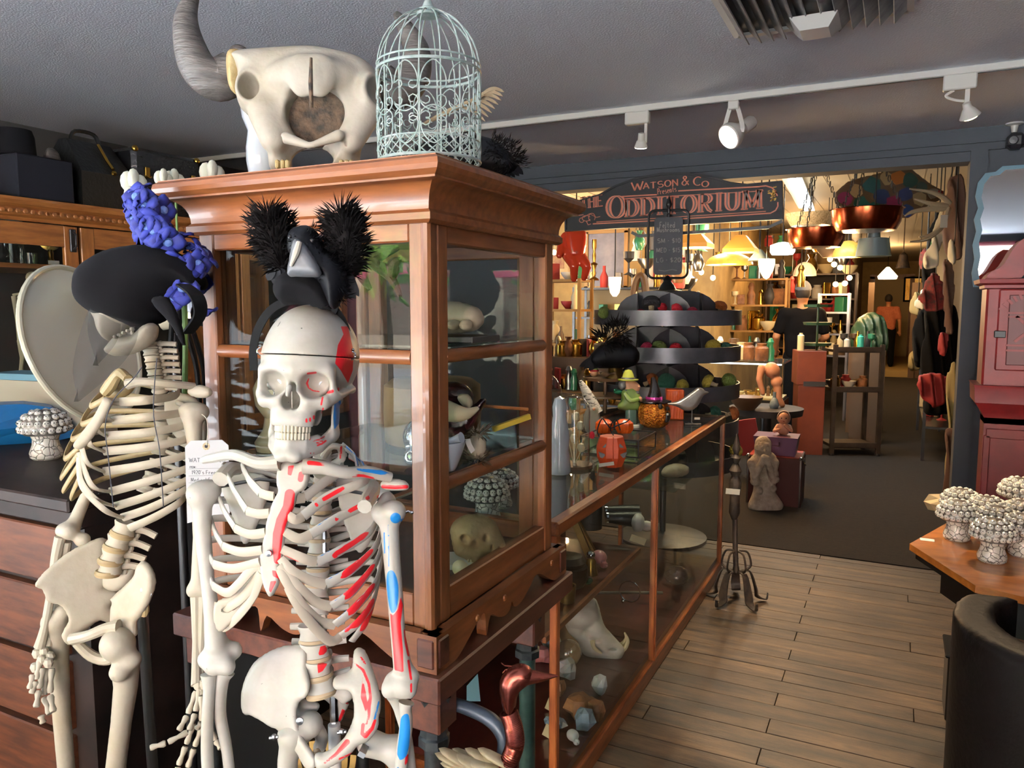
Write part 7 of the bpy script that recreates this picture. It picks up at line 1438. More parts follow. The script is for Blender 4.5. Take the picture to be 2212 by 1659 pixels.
p=WZ(1462,1262,DK);obj('glass_paperweight',MB().sph(p+Vector((0,0,.05)),(.07,.07,.05),20),'clear_glass','clear domed glass paperweight in the far bay of the counter','paperweight')
p=WZ(1360,1300,DK+.12);obj('silver_ring_stand',MB().tube([p+Vector((.05*math.cos(a),0,.05+.05*math.sin(a)))for a in[i*PI*2/20 for i in range(20)]],.003,6,close=True).sph(p+Vector((-.03,0,0)),.012,10),'chrome','thin silver hoop earring on a hidden stand behind the boar skull','jewellery')
p=WZ(1350,1340,DK);obj('rope_stick',MB().tube([p+Vector((-.3,.1,.05)),p+Vector((-.05,.2,.06)),p+Vector((.1,.3,.05))],.008,8),'horn','twisted dark stick lying across the counter deck','stick')
# ------------------------------------------------------------------ bronze bird beside the table
M('copper_bird',H('#8a4436'),.25,metal=.85,c2=H('#5a2a22'),sc=20,bump=.15,bsc=30);M('blue_pipe',H('#3c4654'),.4,metal=.3);M('shell_cream',H('#c9bda0'),.5,c2=H('#9c8a66'),sc=12)
bd_=1.5;g=lambda x,y,o=0:W(x,y,bd_+o);bq=g(1085,1750,.05);t=thing('copper_heron','copper heron sculpture with a coiled neck and shell feathers','sculpture',(bq.x,bq.y,0))
part('head',inflate([(1082,1490),(1085,1465),(1100,1445),(1125,1436),(1145,1445),(1150,1465),(1135,1480),(1118,1495),(1112,1520),(1106,1545),(1092,1540)],bd_,.022,.02,.0032),'copper_bird',t,smooth=180)
part('beak',MB().tube([g(1138,1462),g(1170,1462),g(1205,1460)],[.019,.011,.002],12,flat=.8),'copper_bird',t)
part('crest',MB().tube([g(1110,1440),g(1090,1438),g(1082,1432)],.0015,5).tube([g(1112,1444),g(1092,1447),g(1086,1454)],.0015,5),'copper_bird',t)
npts=spline([g(1099,1540),g(1110,1575),g(1112,1610),(g(1098,1650)),g(1075,1720,.03)],12);part('neck',MB().tube(npts,.0155,12),'copper_bird',t)
for k in range(0,len(npts)-1,1):pq=npts[k];fr_=frames(npts)[k];part('coil',MB().tube([pq+fr_[1]*(.0165*math.cos(a))+fr_[2]*(.0165*math.sin(a))for a in[i*PI/6 for i in range(12)]],.0026,5,close=True),'copper_bird',t)
part('body',MB().sph(g(1020,1790,.08),(.12,.1,.12),18),'copper_bird',t)
for k in range(14):
 a=g(1075-7*k,1640+6*(k%4),.02*(k%3));part('shell_feather',MB().sph(a,(.045,.008,.018),12,R=_R@Euler((0,0,0)).to_matrix()@Matrix.Rotation(-.5+.1*(k%4),3,'Z')),'shell_cream',t)
for s in(-.04,.04):part('leg',MB().tube([g(1020,1850,.08)+CR*s,Vector((bq.x-.06+s,bq.y,.02))],.01,8),'copper_bird',t)
obj('blue_grey_pipe',MB().tube([g(960,1515,.12),g(1010,1530,.1),g(1060,1555,.08),(g(1086,1590,.07)),g(1088,1625,.06),g(1080,1660,.06)],[.013,.014,.015,.014,.014,.014],14,k=5).tube([g(1080,1655,.06),Vector((g(1080,1660,.06).x,g(1080,1660,.06).y,.01))],.013,12),'blue_pipe','curved blue-grey metal pipe passing under the table','pipe')
obj('mirror_shard',MB().add([g(*q,.3)for q in((1008,1482),(1032,1455),(1038,1515),(1008,1515))]+[g(*q,.303)for q in((1008,1482),(1032,1455),(1038,1515),(1008,1515))],[(0,3,2,1),(4,5,6,7),(0,1,5,4),(1,2,6,5),(2,3,7,6),(3,0,4,7)]),'sky_book','pale blue folded card under the table edge','card',smooth=0)
gp=W(690,1660,1.6);t=thing('gold_palm_ornament','golden openwork palm ornament low behind the skeleton hips','ornament',(gp.x,gp.y,0))
for k in range(9):part('gold_rib',MB().strap([W(690,1760,1.6),W(640+14*k,1680,1.58),W(620+18*k,1590+abs(k-4)*10,1.58)],.012,.004,up=CF,k=5),'bronze',t)
part('post',MB().tube([W(690,1760,1.6),Vector((gp.x,gp.y,.0))],.015,10),'bronze',t)
# ------------------------------------------------------------------ octagonal table with mushrooms, leather chair
OZ=.78
M('table_orange',H('#b06a2a'),c2=H('#8c4c18'),sc=3,st=(3,10,10),rough=.3,coat=.4);M('leather_dark',H('#0b0706'),.5,bump=.15,bsc=60,spec=.12);M('black_wood',H('#0f0c0b'),.35)
c8=[WZ(1968,1168,OZ),WZ(1975,1137,OZ),WZ(2110,1262,OZ)]
ox,oy,orr=.598,2.953,.523
ot=thing('octagonal_table','octagonal orange-brown table crowded with ceramic mushrooms','table',(ox,oy,0))
def octo(r,a0=3.18):return[(ox+r*math.cos(a0+i*PI/4),oy+r*math.sin(a0+i*PI/4))for i in range(8)]
part('table_top',MB().prism(octo(orr),OZ-.022,OZ),'table_orange',ot,smooth=0);part('edge',MB().prism(octo(orr-.02),OZ-.05,OZ-.023),'black_wood',ot,smooth=0);part('frieze',MB().prism(octo(orr-.1),OZ-.16,OZ-.05),'black_wood',ot,smooth=0)
part('pedestal',MB().lathe([(.0,0),(.28,0),(.3,.04),(.12,.09),(.09,.3),(.13,.5),(.1,.62)],20,(ox,oy,0)),'black_wood',ot)
part('sticker',MB().box(WZ(2003,1166,OZ+.001),(.045,.03,.001)),'paper',ot)
MP=[((2066,1165),0,'skull-patterned ceramic mushroom standing nearest the table corner'),((2142,1212),.5,'skull-patterned ceramic mushroom in front on the octagonal table'),((2072,1135),1,'skull-patterned ceramic mushroom behind the corner one'),((2128,1155),2,'skull-patterned ceramic mushroom in the middle row of the octagonal table'),((2150,1180),3,'skull-patterned ceramic mushroom just behind the front one'),((2208,1200),4,'skull-patterned ceramic mushroom at the picture edge'),((2205,1165),5,'skull-patterned ceramic mushroom at the picture edge, behind its twin')]
for(x,y),a,lab in MP:q=WZ(x,y,OZ);dup(MUSH,(q.x,q.y,OZ),(0,0,a*1.3),.94,lab)
q=WZ(2215,1118,OZ+.02);tr_=obj('round_tray',MB().lathe([(.0,0),(.16,0),(.17,.012),(.16,.014),(.0,.008)],32,(q.x,q.y,OZ+.001)),'walnut','round dark tray at the back of the octagonal table','tray');dup(MUSH,(q.x-.02,q.y,OZ+.014),(0,0,2.2),1.05,'skull-patterned ceramic mushroom on the round dark tray')
q=WZ(2030,1090,OZ);M('kraft',H('#a8916a'),.8);rock(2046,1106,.06,'kraft','crumpled tan paper twist behind the mushrooms on the octagonal table',z=OZ,nm='crumpled_paper',cat='paper',sq=(1.5,.8,.7)).pop('group')
p=Vector((.48,2.2,0));chv=thing('leather_tub_chair','dark brown leather tub chair in front of the octagonal table','chair',p)
def tub(P):
 X,Y,Z=P;r=np.sqrt(X**2+(Y*1.0)**2);sh=np.maximum(np.abs(r-.27)-.035,np.maximum(Z-.8-.02*np.cos(3*X),.28-Z));sh=np.maximum(sh,Y-.16)
 return U(.03,sh-.012,sB(P,(0,.0,.37),(.24,.25,.07),.04))
part('shell',xf(net(tub,(-.4,-.4,.2),(.4,.4,.9),.014),Matrix.Translation(p)),'leather_dark',chv,smooth=180)
for a in(.6,2.5,3.8,5.6):part('leg',MB().tube([p+Vector((.2*math.cos(a),.2*math.sin(a),.3)),p+Vector((.25*math.cos(a),.25*math.sin(a),.0))],[.022,.014],10),'steel',chv)
q=W(2095,1605,2.05);obj('chair_tag',MB().box(q,(.018,.002,.07),R=Matrix.Rotation(.4,3,'Z')@Matrix.Rotation(.1,3,'Y')),'tag_paper','white price tag dangling by the leather chair leg','tag')
p=WZ(2015,1560,0);t=thing('black_speaker_box','black box with a grille on the floor behind the leather chair','box',p+Vector((.12,.1,0)));part('body',MB().box(p+Vector((.12,.12,.13)),(.16,.2,.26),bev=.008),'black_wood',t);part('lid',MB().box(p+Vector((.12,.12,.265)),(.18,.22,.012),bev=.004),'black_matte',t)
# ------------------------------------------------------------------ red alarm box on a pedestal
M('alarm_red',H('#741517'),.5,c2=H('#5e1012'),sc=6,bump=.12,bsc=20);M('alarm_dark',H('#4c0d0f'),.5)
ax_,ay=WY(2180,900,4.7).x,4.72
al=thing('red_alarm_box','tall red cast-metal alarm box on a fluted pedestal','alarm box',(ax_,ay,0))
def zz(py):return WY(2150,py,ay-.14).z
z_c,z_r,z_b,z_n=zz(603),zz(545),zz(838),zz(880)
hw_=WY(2180,700,ay-.14).x-WY(2098,700,ay-.14).x
part('pedestal',MB().prism([(ax_-hw_*.72,ay-.1),(ax_+hw_*.72,ay-.1),(ax_+hw_*.72,ay+.1),(ax_-hw_*.72,ay+.1)],0,z_n-.06),'alarm_red',al,smooth=0)
for s in(-1,1):part('fillet',MB().box((ax_+s*hw_*.62,ay-.105,z_n*.5-.05),(.03,.014,z_n-.2),bev=.003),'alarm_red',al)
part('fillet',MB().box((ax_,ay-.105,z_n-.14),(hw_*1.3,.014,.05),bev=.003),'alarm_red',al)
mb=ring_profile([(0,z_n-.09),(.0,z_n-.06),(.02,z_n-.02),(.05,z_n+.02),(.055,z_b+.0),(.06,z_b+.012),(0,z_b+.014)],ax_-hw_*.72,ax_+hw_*.72,ay-.1,ay+.1);part('neck',mb,'alarm_red',al,smooth=30)
part('case',MB().box((ax_,ay,(z_b+z_c)/2),(hw_*1.75,.26,z_c-z_b),bev=.01),'alarm_red',al)
part('cornice',ring_profile([(0,z_c-.05),(.012,z_c-.045),(.014,z_c-.03),(.035,z_c-.02),(.04,z_c),(0,z_c+.002)],ax_-hw_*.87,ax_+hw_*.87,ay-.13,ay+.13),'alarm_red',al,smooth=30)
gp_=[(-hw_*.95,0)]+[(-hw_*.95+hw_*.95*i/10,.005+.20*(i/10)**1.3+.012*math.sin(i))for i in range(1,11)]+[(hw_*.95-hw_*.95*i/10,.005+.20*((10-i)/10)**1.3+.012*math.sin(10-i))for i in range(1,11)]
part('pediment',MB().prism(gp_,-.12,.12,basis((ax_,ay,z_c),(1,0,0),(0,0,1),(0,-1,0))),'alarm_red',al,smooth=0)
dz0,dz1=zz(800),zz(625);dr_=part('door',MB().box((ax_+.02,ay-.135,(dz0+dz1)/2),(hw_*1.35,.02,dz1-dz0),bev=.006),'alarm_red',al)
part('panel',MB().box((ax_+.04,ay-.148,(dz0+dz1)/2),(hw_*1.05,.008,(dz1-dz0)*.86),bev=.003),'alarm_dark',dr_)
part('lock',MB().box(WY(2160,722,ay-.153),(.05,.012,.035),bev=.003),'black_metal',dr_)
mb=MB();TD=basis((ax_+.05,ay-.153,0),(1,0,0),(0,0,1),(0,-1,0))
for k,a in enumerate([math.radians(150-10*i)for i in range(11)]):pen(mb,[(.13*math.cos(a),zz(700)+.13*math.sin(a)),(.16*math.cos(a),zz(700)+.16*math.sin(a))],.012,.012,TD,(0,.004))
for a in(PI/4,3*PI/4):pen(mb,[(-.09*math.cos(a),zz(710)-.09*math.sin(a)),(.09*math.cos(a),zz(710)+.09*math.sin(a))],.014,.014,TD,(0,.004))
for py in(676,684,745,756):pen(mb,[(-.1,zz(py)),(.12,zz(py))],.01,.01,TD,(0,.004))
part('relief',mb,'alarm_red',dr_,smooth=0,kind='stuff')
# ------------------------------------------------------------------ mirror in a blue scalloped frame
M('mirror',(.9,.9,.9),.02,metal=1);M('mirror_frame',H('#4a6f82'),.5)
L_=[(2165,360),(2150,372),(2128,375),(2112,395),(2106,425),(2112,450),(2103,475),(2108,500),(2100,530),(2104,560),(2098,590),(2102,620)]
ym_=YW-.06;lp_=[(WY(x,y,ym_).x,WY(x,y,ym_).z)for x,y in L_];cxm=lp_[0][0]+.14
outl=lp_+[(2*cxm-x,z)for x,z in lp_[::-1]]
mr_=thing('scalloped_mirror','wall mirror in a scalloped blue frame above the red alarm box','mirror',(cxm,ym_,lp_[-1][1]))
TM=basis((0,ym_,0),(1,0,0),(0,0,1),(0,-1,0));cz_=sum(z for x,z in outl)/len(outl)
inn=[(cxm+(x-cxm)*.88,cz_+(z-cz_)*.93)for x,z in outl]
part('glass',MB().prism(inn,0,.006,TM),'mirror',mr_,smooth=0);mb=MB();n=len(outl)
for i in range(n):mb.prism([outl[i],outl[(i+1)%n],inn[(i+1)%n],inn[i]],0,.018,TM)
part('frame',mb,'mirror_frame',mr_,smooth=0)
# ------------------------------------------------------------------ wrought iron stand, stone monkey, trunk, doll
M('iron_old',H('#2b2623'),.6,metal=.4,c2=H('#4a3c30'),sc=20,bump=.4,bsc=40)
p=WZ(1590,1300,0);d0=dep(p);g=lambda x,y,o=0:W(x,y,d0+o);t=thing('iron_candle_stand','old wrought iron candle stand with scrolled leaf feet','candle stand',p)
part('shaft',MB().tube([g(1590,1240),g(1588,1170),g(1588,1120)],.014,10),'iron_old',t)
part('spindle',MB().lathe([(.014,0),(.03,.04),(.026,.12),(.034,.2),(.022,.24),(.034,.27),(.014,.31),(.026,.34),(.012,.36),(.022,.39),(.006,.45),(.0,.48)],14,g(1586,1122)),'iron_old',t)
for k in range(5):
 a=k*2*PI/5+.5;u=Vector((math.cos(a),math.sin(a),0));b_=g(1590,1240)
 part('foot',MB().strap([b_,b_+u*.07+Vector((0,0,.02)),b_+u*.11-Vector((0,0,.08)),Vector((p.x,p.y,.03))+u*.115,Vector((p.x,p.y,.012))+u*.165,Vector((p.x,p.y,.05))+u*.172],[.014,.03,.05,.05,.02,.012],.006,k=5),'iron_old',t)
 part('scroll',MB().tube([b_+Vector((0,0,.13))+u*.015,b_+Vector((0,0,.12))+u*.06,b_+Vector((0,0,.05))+u*.08,b_+Vector((0,0,.02))+u*.05],.006,6,k=5),'iron_old',t)
q=g(1583,1062,-.06);obj('stand_tag',MB().box(q,(.075,.002,.03),R=Matrix.Rotation(.45,3,'Z')@Matrix.Rotation(.08,3,'Y')),'paper','white tag hanging from the iron candle stand','tag')
M('sandstone',H('#b3a595'),.95,c2=H('#8c7f70'),sc=14,bump=.8,bsc=45)
p=WZ(1655,1100,0);d0=dep(p)
def monk(f,P,fr):
 L=fr.l;f=U(.008,f,sE(P,L(1648,970,-.02),(.062,.07,.075)),sC(P,L(1625,1000,-.03),L(1632,1030,-.06),.04,.03),sC(P,L(1632,1030,-.06),L(1650,988,-.11),.028,.025),sC(P,L(1672,1000,-.03),L(1668,1030,-.06),.04,.03),sC(P,L(1668,1030,-.06),L(1656,990,-.11),.028,.025),sE(P,L(1632,1040,-.04),(.04,.05,.035)),sE(P,L(1672,1035,-.04),(.04,.05,.035)),sE(P,L(1640,1060,-.05),(.025,.04,.03)),sE(P,L(1670,1055,-.05),(.025,.04,.03)))
 f=S(.006,f,sE(P,L(1643,966,-.1),(.012,.03,.009)),sE(P,L(1660,966,-.1),(.012,.03,.009)));return U(.006,f,sE(P,L(1652,974,-.09),(.009,.015,.018)))
obj('stone_monkey',inflate([(1632,965),(1636,948),(1652,943),(1664,955),(1663,975),(1674,985),(1676,1010),(1680,1025),(1672,1050),(1676,1068),(1690,1090),(1680,1105),(1655,1110),(1628,1106),(1618,1092),(1626,1070),(1630,1050),(1622,1030),(1626,1010),(1622,992),(1632,980)],d0,.055,.045,.008,extra=monk),'sandstone','weathered stone monkey statue covering its mouth','statue',smooth=180)
M('trunk_red',H('#38120e'),.6,spec=.2);M('lining_red',H('#8a1f1c'),.7);M('tub_purple',H('#5c3a56'),.35)
p=WZ(1730,1098,0);t=thing('open_trunk','dark red travelling trunk standing open on the carpet','trunk',p+Vector((-.1,.25,0)));fo=facing(p+CR*-.12+CF*.25,yaw=-.1)
h_=.42
part('body',MB().box((0,0,h_/2),(.42,.36,h_),bev=.006,T=fo),'trunk_red',t);part('lining',MB().box((0,0,h_+.002),(.39,.33,.004),T=fo),'lining_red',t);part('lid',MB().box((-.24,.12,h_+.1),(.16,.03,.3),R=Matrix.Rotation(-.2,3,'Y'),T=fo),'lining_red',t)
for x in(-.2,.2):part('corner',MB().box((x,-.18,h_/2),(.012,.012,h_),T=fo).sph((x,-.175,h_),.016,8,T=fo),'chrome',t)
part('latch',MB().box((.213,-.05,h_-.03),(.008,.05,.03),T=fo).tube([(.214,-.07,h_-.05),(.23,-.05,h_-.07),(.214,-.03,h_-.05)],.005,6,T=fo),'chrome',t)
q=fo@Vector((.0,-.02,h_+.006));fb_=facing(q,yaw=-.1);t=thing('purple_bin','purple plastic bin resting on the open trunk','bin',q);part('tub',MB().add([(a*.15,b*.11,0)for a,b in((-1,-1),(1,-1),(1,1),(-1,1))]+[(a*.17,b*.13,.15)for a,b in((-1,-1),(1,-1),(1,1),(-1,1))],[(3,2,1,0),(0,1,5,4),(1,2,6,5),(2,3,7,6),(3,0,4,7),(4,5,6,7)],fb_),'tub_purple',t,smooth=0);part('handle',MB().tube([(-.05,-.125,.11),(-.05,-.135,.08),(.03,-.135,.08),(.03,-.125,.11)],.005,6,T=fb_),'tub_purple',t)
M('doll_skin',H('#b9856a'),.45);M('doll_dress',H('#a08a7a'),.8);q2=q+Vector((0,.0,.152));f2=facing(q2+CR*.05,yaw=0);t=thing('baby_doll','old baby doll sitting in the purple bin, hand at its mouth','doll',q2)
def doll(P):return U(.012,sE(P,(0,0,.135),(.045,.045,.052)),sE(P,(0,.01,.045),(.05,.04,.055)),sP(P,[(-.045,0,.07),(-.07,-.03,.03),(-.03,-.06,.05)],[.016,.014,.012]),sP(P,[(.045,0,.07),(.06,-.04,.04),(.01,-.055,.085)],[.016,.014,.012]),sE(P,(0,-.045,.13),(.008,.008,.008)),sE(P,(-.045,0,.13),(.01,.012,.015)))
part('body',xf(net(doll,(-.1,-.09,-.02),(.1,.07,.2),.006),f2),'doll_skin',t,smooth=180);part('bonnet',xf(net(lambda P:np.maximum(np.abs(sE(P,(0,.004,.138),(.05,.05,.058)))-.003,-(P[1]+.012)),(-.07,-.03,.06),(.07,.07,.21),.005),f2),'doll_dress',t,smooth=180)
for s in(-1,1):part('eye',MB().sph((s*.017,-.043,.14),(.006,.004,.005),8,T=f2),'ink',t)
part('mouth',MB().sph((0,-.044,.115),(.008,.003,.003),8,T=f2),'lining_red',t)
# ------------------------------------------------------------------ back room: lamps
M('slag_amber',H('#d89a4a'),.4,emit=.6,ecol=H('#d8903a'));M('slag_red',H('#b85a1c'),.4,emit=.9);M('egg_glow',H('#f4e6b0'),.4,emit=2.2);M('tiffany',H('#c98a3a'),.4,c2=H('#4f7a3a'),sc=26,emit=.5);M('glow_crystal',(1,.8,.5),emit=2.6);M('glow_white',(.93,1,1),emit=3)
M('blue_tin',H('#6b7f88'),.35,metal=.3);M('copper',H('#9a4a2a'),.22,metal=1,c2=H('#6e2f1a'),sc=7);M('crystal',H('#b8a988'),.12,c2=H('#e8dcc0'),sc=60,bump=.8,bsc=60);M('shade_cream',H('#c9b48c'),.7,emit=.25)
def pend(nm,lab,px,py,d,prof,mat,n=24,energy=0,col=(1,.62,.28),cord=True,bulb=True,grp='hanging lamps in the back room',s=1):
 p=W(px,py,d);t=thing(nm,lab,'lamp',p,grp);k=s*d/F
 part('shade',MB().lathe([(r*k,z*k)for r,z in prof],n,p,a0=(PI/4 if n==4 else 0),a1=(PI/4 if n==4 else 0)+2*PI),mat,t,smooth=30 if n>4 else 0)
 top=p.z+prof[-1][1]*k
 if cord:part('cord',MB().tube([(p.x,p.y,top-.01),(p.x,p.y,ZC2)],.006,6),'black_metal',t)
 if bulb:part('bulb',MB().sph(p+Vector((0,0,prof[-1][1]*k*.35)),4*k,10),'glow_crystal',t)
 if energy:light(nm+'_light','POINT',p-Vector((0,0,.06)),energy*.55,col,.06)
 return t
cone4=[(46,0),(46,8),(16,36),(8,38)]
pend('amber_square_lamp','square amber slag-glass lamp hanging to the right of the chalkboard',1600,546,6.6,cone4,'slag_amber',4,55);pend('amber_square_lamp','square amber slag-glass lamp half hidden behind the chalkboard',1498,536,6.4,[(52,0),(52,9),(20,34),(8,36)],'slag_amber',4,45)
dome=lambda r,h:[(r*math.cos(a),h*math.sin(a))for a in[i*PI/2*.95/7 for i in range(8)]]
pend('tiffany_lamp','leaded flower-pattern glass dome below the amber lamp',1575,572,7.4,dome(50,26),'tiffany',24,22);pend('tiffany_lamp','leaded glass dome with yellow and red flowers above the counter',1832,556,8.5,dome(32,36),'tiffany',24,25)
t=pend('egg_lamp','glowing cream egg-shaped glass lamp on a curved cord',1655,603,6.6,[(.0,0),(6,3),(14,18),(17.5,32),(17,43)],'egg_glow',20,30,bulb=False)
pend('tin_cone_lamp','blue-grey tin cone lamp beside the egg lamp',1640,563,6.8,[(24,0),(22,3),(8,20),(5,24)],'blue_tin',24);pend('grey_factory_lamp','ribbed grey factory lamp hanging below the copper pans',1886,554,6.3,[(36,0),(35,4),(30,38),(13,40),(12,55),(.0,56)],'blue_tin',28,bulb=False)
pend('umbrella_lamp','scalloped white glass dome lamp in the middle distance',1738,596,9.6,dome(24,30),'shade_cream',8,12);pend('tulip_pendant','bright cluster pendant near the far yellow wall',1917,603,14,[(18,0),(20,6),(10,18),(3,26)],'glow_crystal',10,90);pend('fringe_lamp','glowing pleated glass lamp beside the black cabinet',1328,632,7.0,[(4,-8),(10,0),(12,10),(14,33)],'glow_crystal',16,35,bulb=False)
for px,py,d,lab in((1197,545,8.5,'bare bulb in a wire cage by the picture wall'),(1515,588,7.5,'small candle-style lamp below the amber lamps'),(1540,600,8,'tiny bright candle bulb among the hanging oddments'),(1802,571,9,'bright bulb of a small chandelier over the counter'),(1793,560,9,'second bright bulb of the same small chandelier'),(1815,578,9,'lowest bright bulb of the small chandelier'),(1835,600,9.5,'tall copper-shaded bulb over the counter'),(1805,614,9.5,'bright bulb next to the copper pot lid'),(1825,612,9.5,'paired bright bulb beside the copper pot lid')):
 p=W(px,py,d);t=thing('hanging_bulb',lab,'lamp',p,'bare bulbs in the back room');part('bulb',MB().sph(p,6*d/F,10),'glow_crystal',t);part('cord',MB().tube([p+Vector((0,0,.03)),(p.x,p.y,ZC2)],.005,5),'black_metal',t);light('bulb_light','POINT',p-Vector((0,0,.06)),8,(1,.6,.26),.05)
pend('crystal_chandelier','brilliant white crystal chandelier behind the egg lamp',1690,550,8,[(22,0),(26,6),(26,20),(8,26)],'glow_white',16,30,(.9,1,1));pend('glass_bowl_pendant','ribbed clear glass bowl pendant above the lower copper pan',1750,492,7.6,[(20,-2),(40,4),(50,22),(52,30),(44,31)],'crystal',28,0,bulb=False)
a,b=W(1696,392,6.6),W(1742,455,9.5);a.z=b.z=ZC2-.08;t=thing('fluorescent_light','white fluorescent tube light on the back-room ceiling','lamp',(a+b)/2);part('tube',MB().tube([a,b],.022,10).tube([a+CR*.08,b+CR*.08],.022,10),'glow_white',t);part('tray',MB().box((a+b)/2+Vector((0,0,.045)),(.18,(b-a).length,.04),R=Matrix.Rotation(math.atan2(-(b-a).x,(b-a).y),3,'Z')),'white_paint',t)
light('fluor','AREA',(a+b)/2-Vector((0,0,.06)),34,(.9,1,1),2.2,aim=(a+b)/2-Vector((0,0,1)),sy=.3)
light('back_fill_a','POINT',(-1.6,7.6,2.3),24,(1,.6,.27),.12);light('back_fill_b','POINT',(-1.2,11.5,2.2),42,(1,.6,.27),.12);light('back_fill_c','POINT',(-3.4,8.2,2.2),42,(1,.62,.3),.12);light('back_fill_d','POINT',(-.3,18,2.3),70,(1,.62,.28),.12)
for px,py,d,w_,h_,lab in((1762,536,6.5,62,40,'smaller hanging copper pan, lower of the two'),(1870,500,5.8,74,46,'larger hanging copper pan, higher of the two')):
 p=W(px,py,d);k=d/F;t=thing('copper_pan',lab,'pan',p,'hanging copper pans');part('bowl',MB().lathe([(.0,0),(w_*.8*k,1*k),(w_*.92*k,h_*.4*k),(w_*.97*k,h_*k),(w_*1.02*k,h_*1.02*k),(w_*.94*k,h_*k),(w_*.85*k,h_*.3*k),(.0,4*k)],36,p),'copper',t)
 for an in(0.3,2.4,4.5):
  e=p+Vector((w_*k*math.cos(an),w_*k*math.sin(an),h_*k));top=Vector((p.x,p.y,ZC2));n_=int((top-e).length/.045)
  for i in range(n_):
   c=e.lerp(top,(i+.5)/n_);part('chain_link',MB().tube([c+(CR if i%2 else CF)*(.010*math.cos(q))+Vector((0,0,.027*math.sin(q)))for q in[j*PI/3 for j in range(6)]],.0035,4,close=True),'black_metal',t)
mp=[(1805,418),(1830,395),(1860,385),(1900,376),(1935,362),(1965,365),(1990,385),(2010,400),(2038,415),(2036,428),(2010,440),(1985,455),(1960,470),(1930,466),(1880,455),(1830,452),(1806,440)]
d_=6.7;t=thing('map_board','painted board in the shape of a patchwork map hung from the ceiling','map',W(1920,460,d_));part('board',inflate(mp,d_,.015,.012,.012,k=1),'walnut',t,smooth=60)
for i,(cx,cy,r,c_)in enumerate(((1825,428,16,'#8a2f5a'),(1850,412,15,'#b09468'),(1860,440,17,'#1f5a4e'),(1885,400,20,'#1d4a48'),(1915,385,15,'#a8956e'),(1940,385,16,'#b06a2c'),(1965,390,17,'#1a3a30'),(1990,405,14,'#26352c'),(1905,425,20,'#20305a'),(1930,440,20,'#7a1f4a'),(1955,420,16,'#2a3560'),(1985,430,16,'#9a8a68'),(1960,455,14,'#1f3f78'),(2015,418,13,'#7d756a'),(2030,418,7,'#8a2420'),(1890,450,14,'#14544a'))):
 M('map_%d'%i,H(c_),.7);rg=random.Random(i);part('patch',MB().prism([((r*rg.uniform(.75,1.15))*d_/F*math.cos(q*PI/5),(r*rg.uniform(.75,1.1))*d_/F*math.sin(q*PI/5))for q in range(10)],0,.004+.0004*i,basis(W(cx,cy,d_-.017),CR,CU,-CF)),'map_%d'%i,t,smooth=0)
for px,py in((1850,390),(1905,378),(1960,366)):part('chain',MB().tube([W(px,py,d_),Vector((W(px,py,d_).x,W(px,py,d_).y,ZC2))],.006,5),'black_metal',t)
M('antler',H('#a89a80'),.6);d_=5.7;t=thing('antler_rack','pale branching antlers mounted by the doorway','antlers',W(2048,470,d_))
for l in([(2050,440),(2035,425),(2010,415),(1965,408)],[(2045,445),(2010,440),(1975,430)],[(2040,450),(2005,452),(1970,458),(1955,466)],[(2048,450),(2038,480),(2015,505),(1985,512)],[(2040,470),(2030,495),(1998,518),(1965,522)]):part('tine',MB().tube([W(*q,d_-.03*i)for i,q in enumerate(l)],[.024,.02,.014,.005],8,k=4),'antler',t)
q=W(2039,478,5.5);obj('antler_tag',MB().box(q,(.052,.002,.09),R=Matrix.Rotation(.45,3,'Z')),'paper','white price tag hanging under the antlers','tag')
M('orange_gloss',H('#d8442a'),.12,coat=.6);d_=6.0;t=thing('orange_mannequin','glossy orange headless child mannequin hanging by the sign','mannequin',W(1245,604,d_))
def man(f,P,fr):
 L=fr.l;return U(.02,f,sP(P,[L(1222,512),L(1212,530),L(1208,552,-.05)],[.04,.032,.025]),sP(P,[L(1228,550),L(1240,575,-.05),L(1240,602)],[.055,.035,.028]),sP(P,[L(1252,555),L(1268,575,-.06),L(1262,600)],[.055,.035,.026]))
part('body',inflate([(1222,500),(1262,500),(1266,520),(1262,550),(1255,562),(1232,560),(1224,540)],d_,.07,.06,.008,org=(1240,550),extra=lambda f,P,fr:f),'orange_gloss',t,smooth=180)
fr=Fr(1240,550,d_);part('limbs',xf(net(lambda P:man(sE(P,fr.l(1242,535),(.075,.06,.1)),P,fr),(-.2,-.15,-.25),(.2,.1,.2),.012),fr.T),'orange_gloss',t,smooth=180);part('wire',MB().tube([W(1245,500,d_),Vector((W(1245,500,d_).x,W(1245,500,d_).y,ZC2))],.005,5),'black_metal',t)
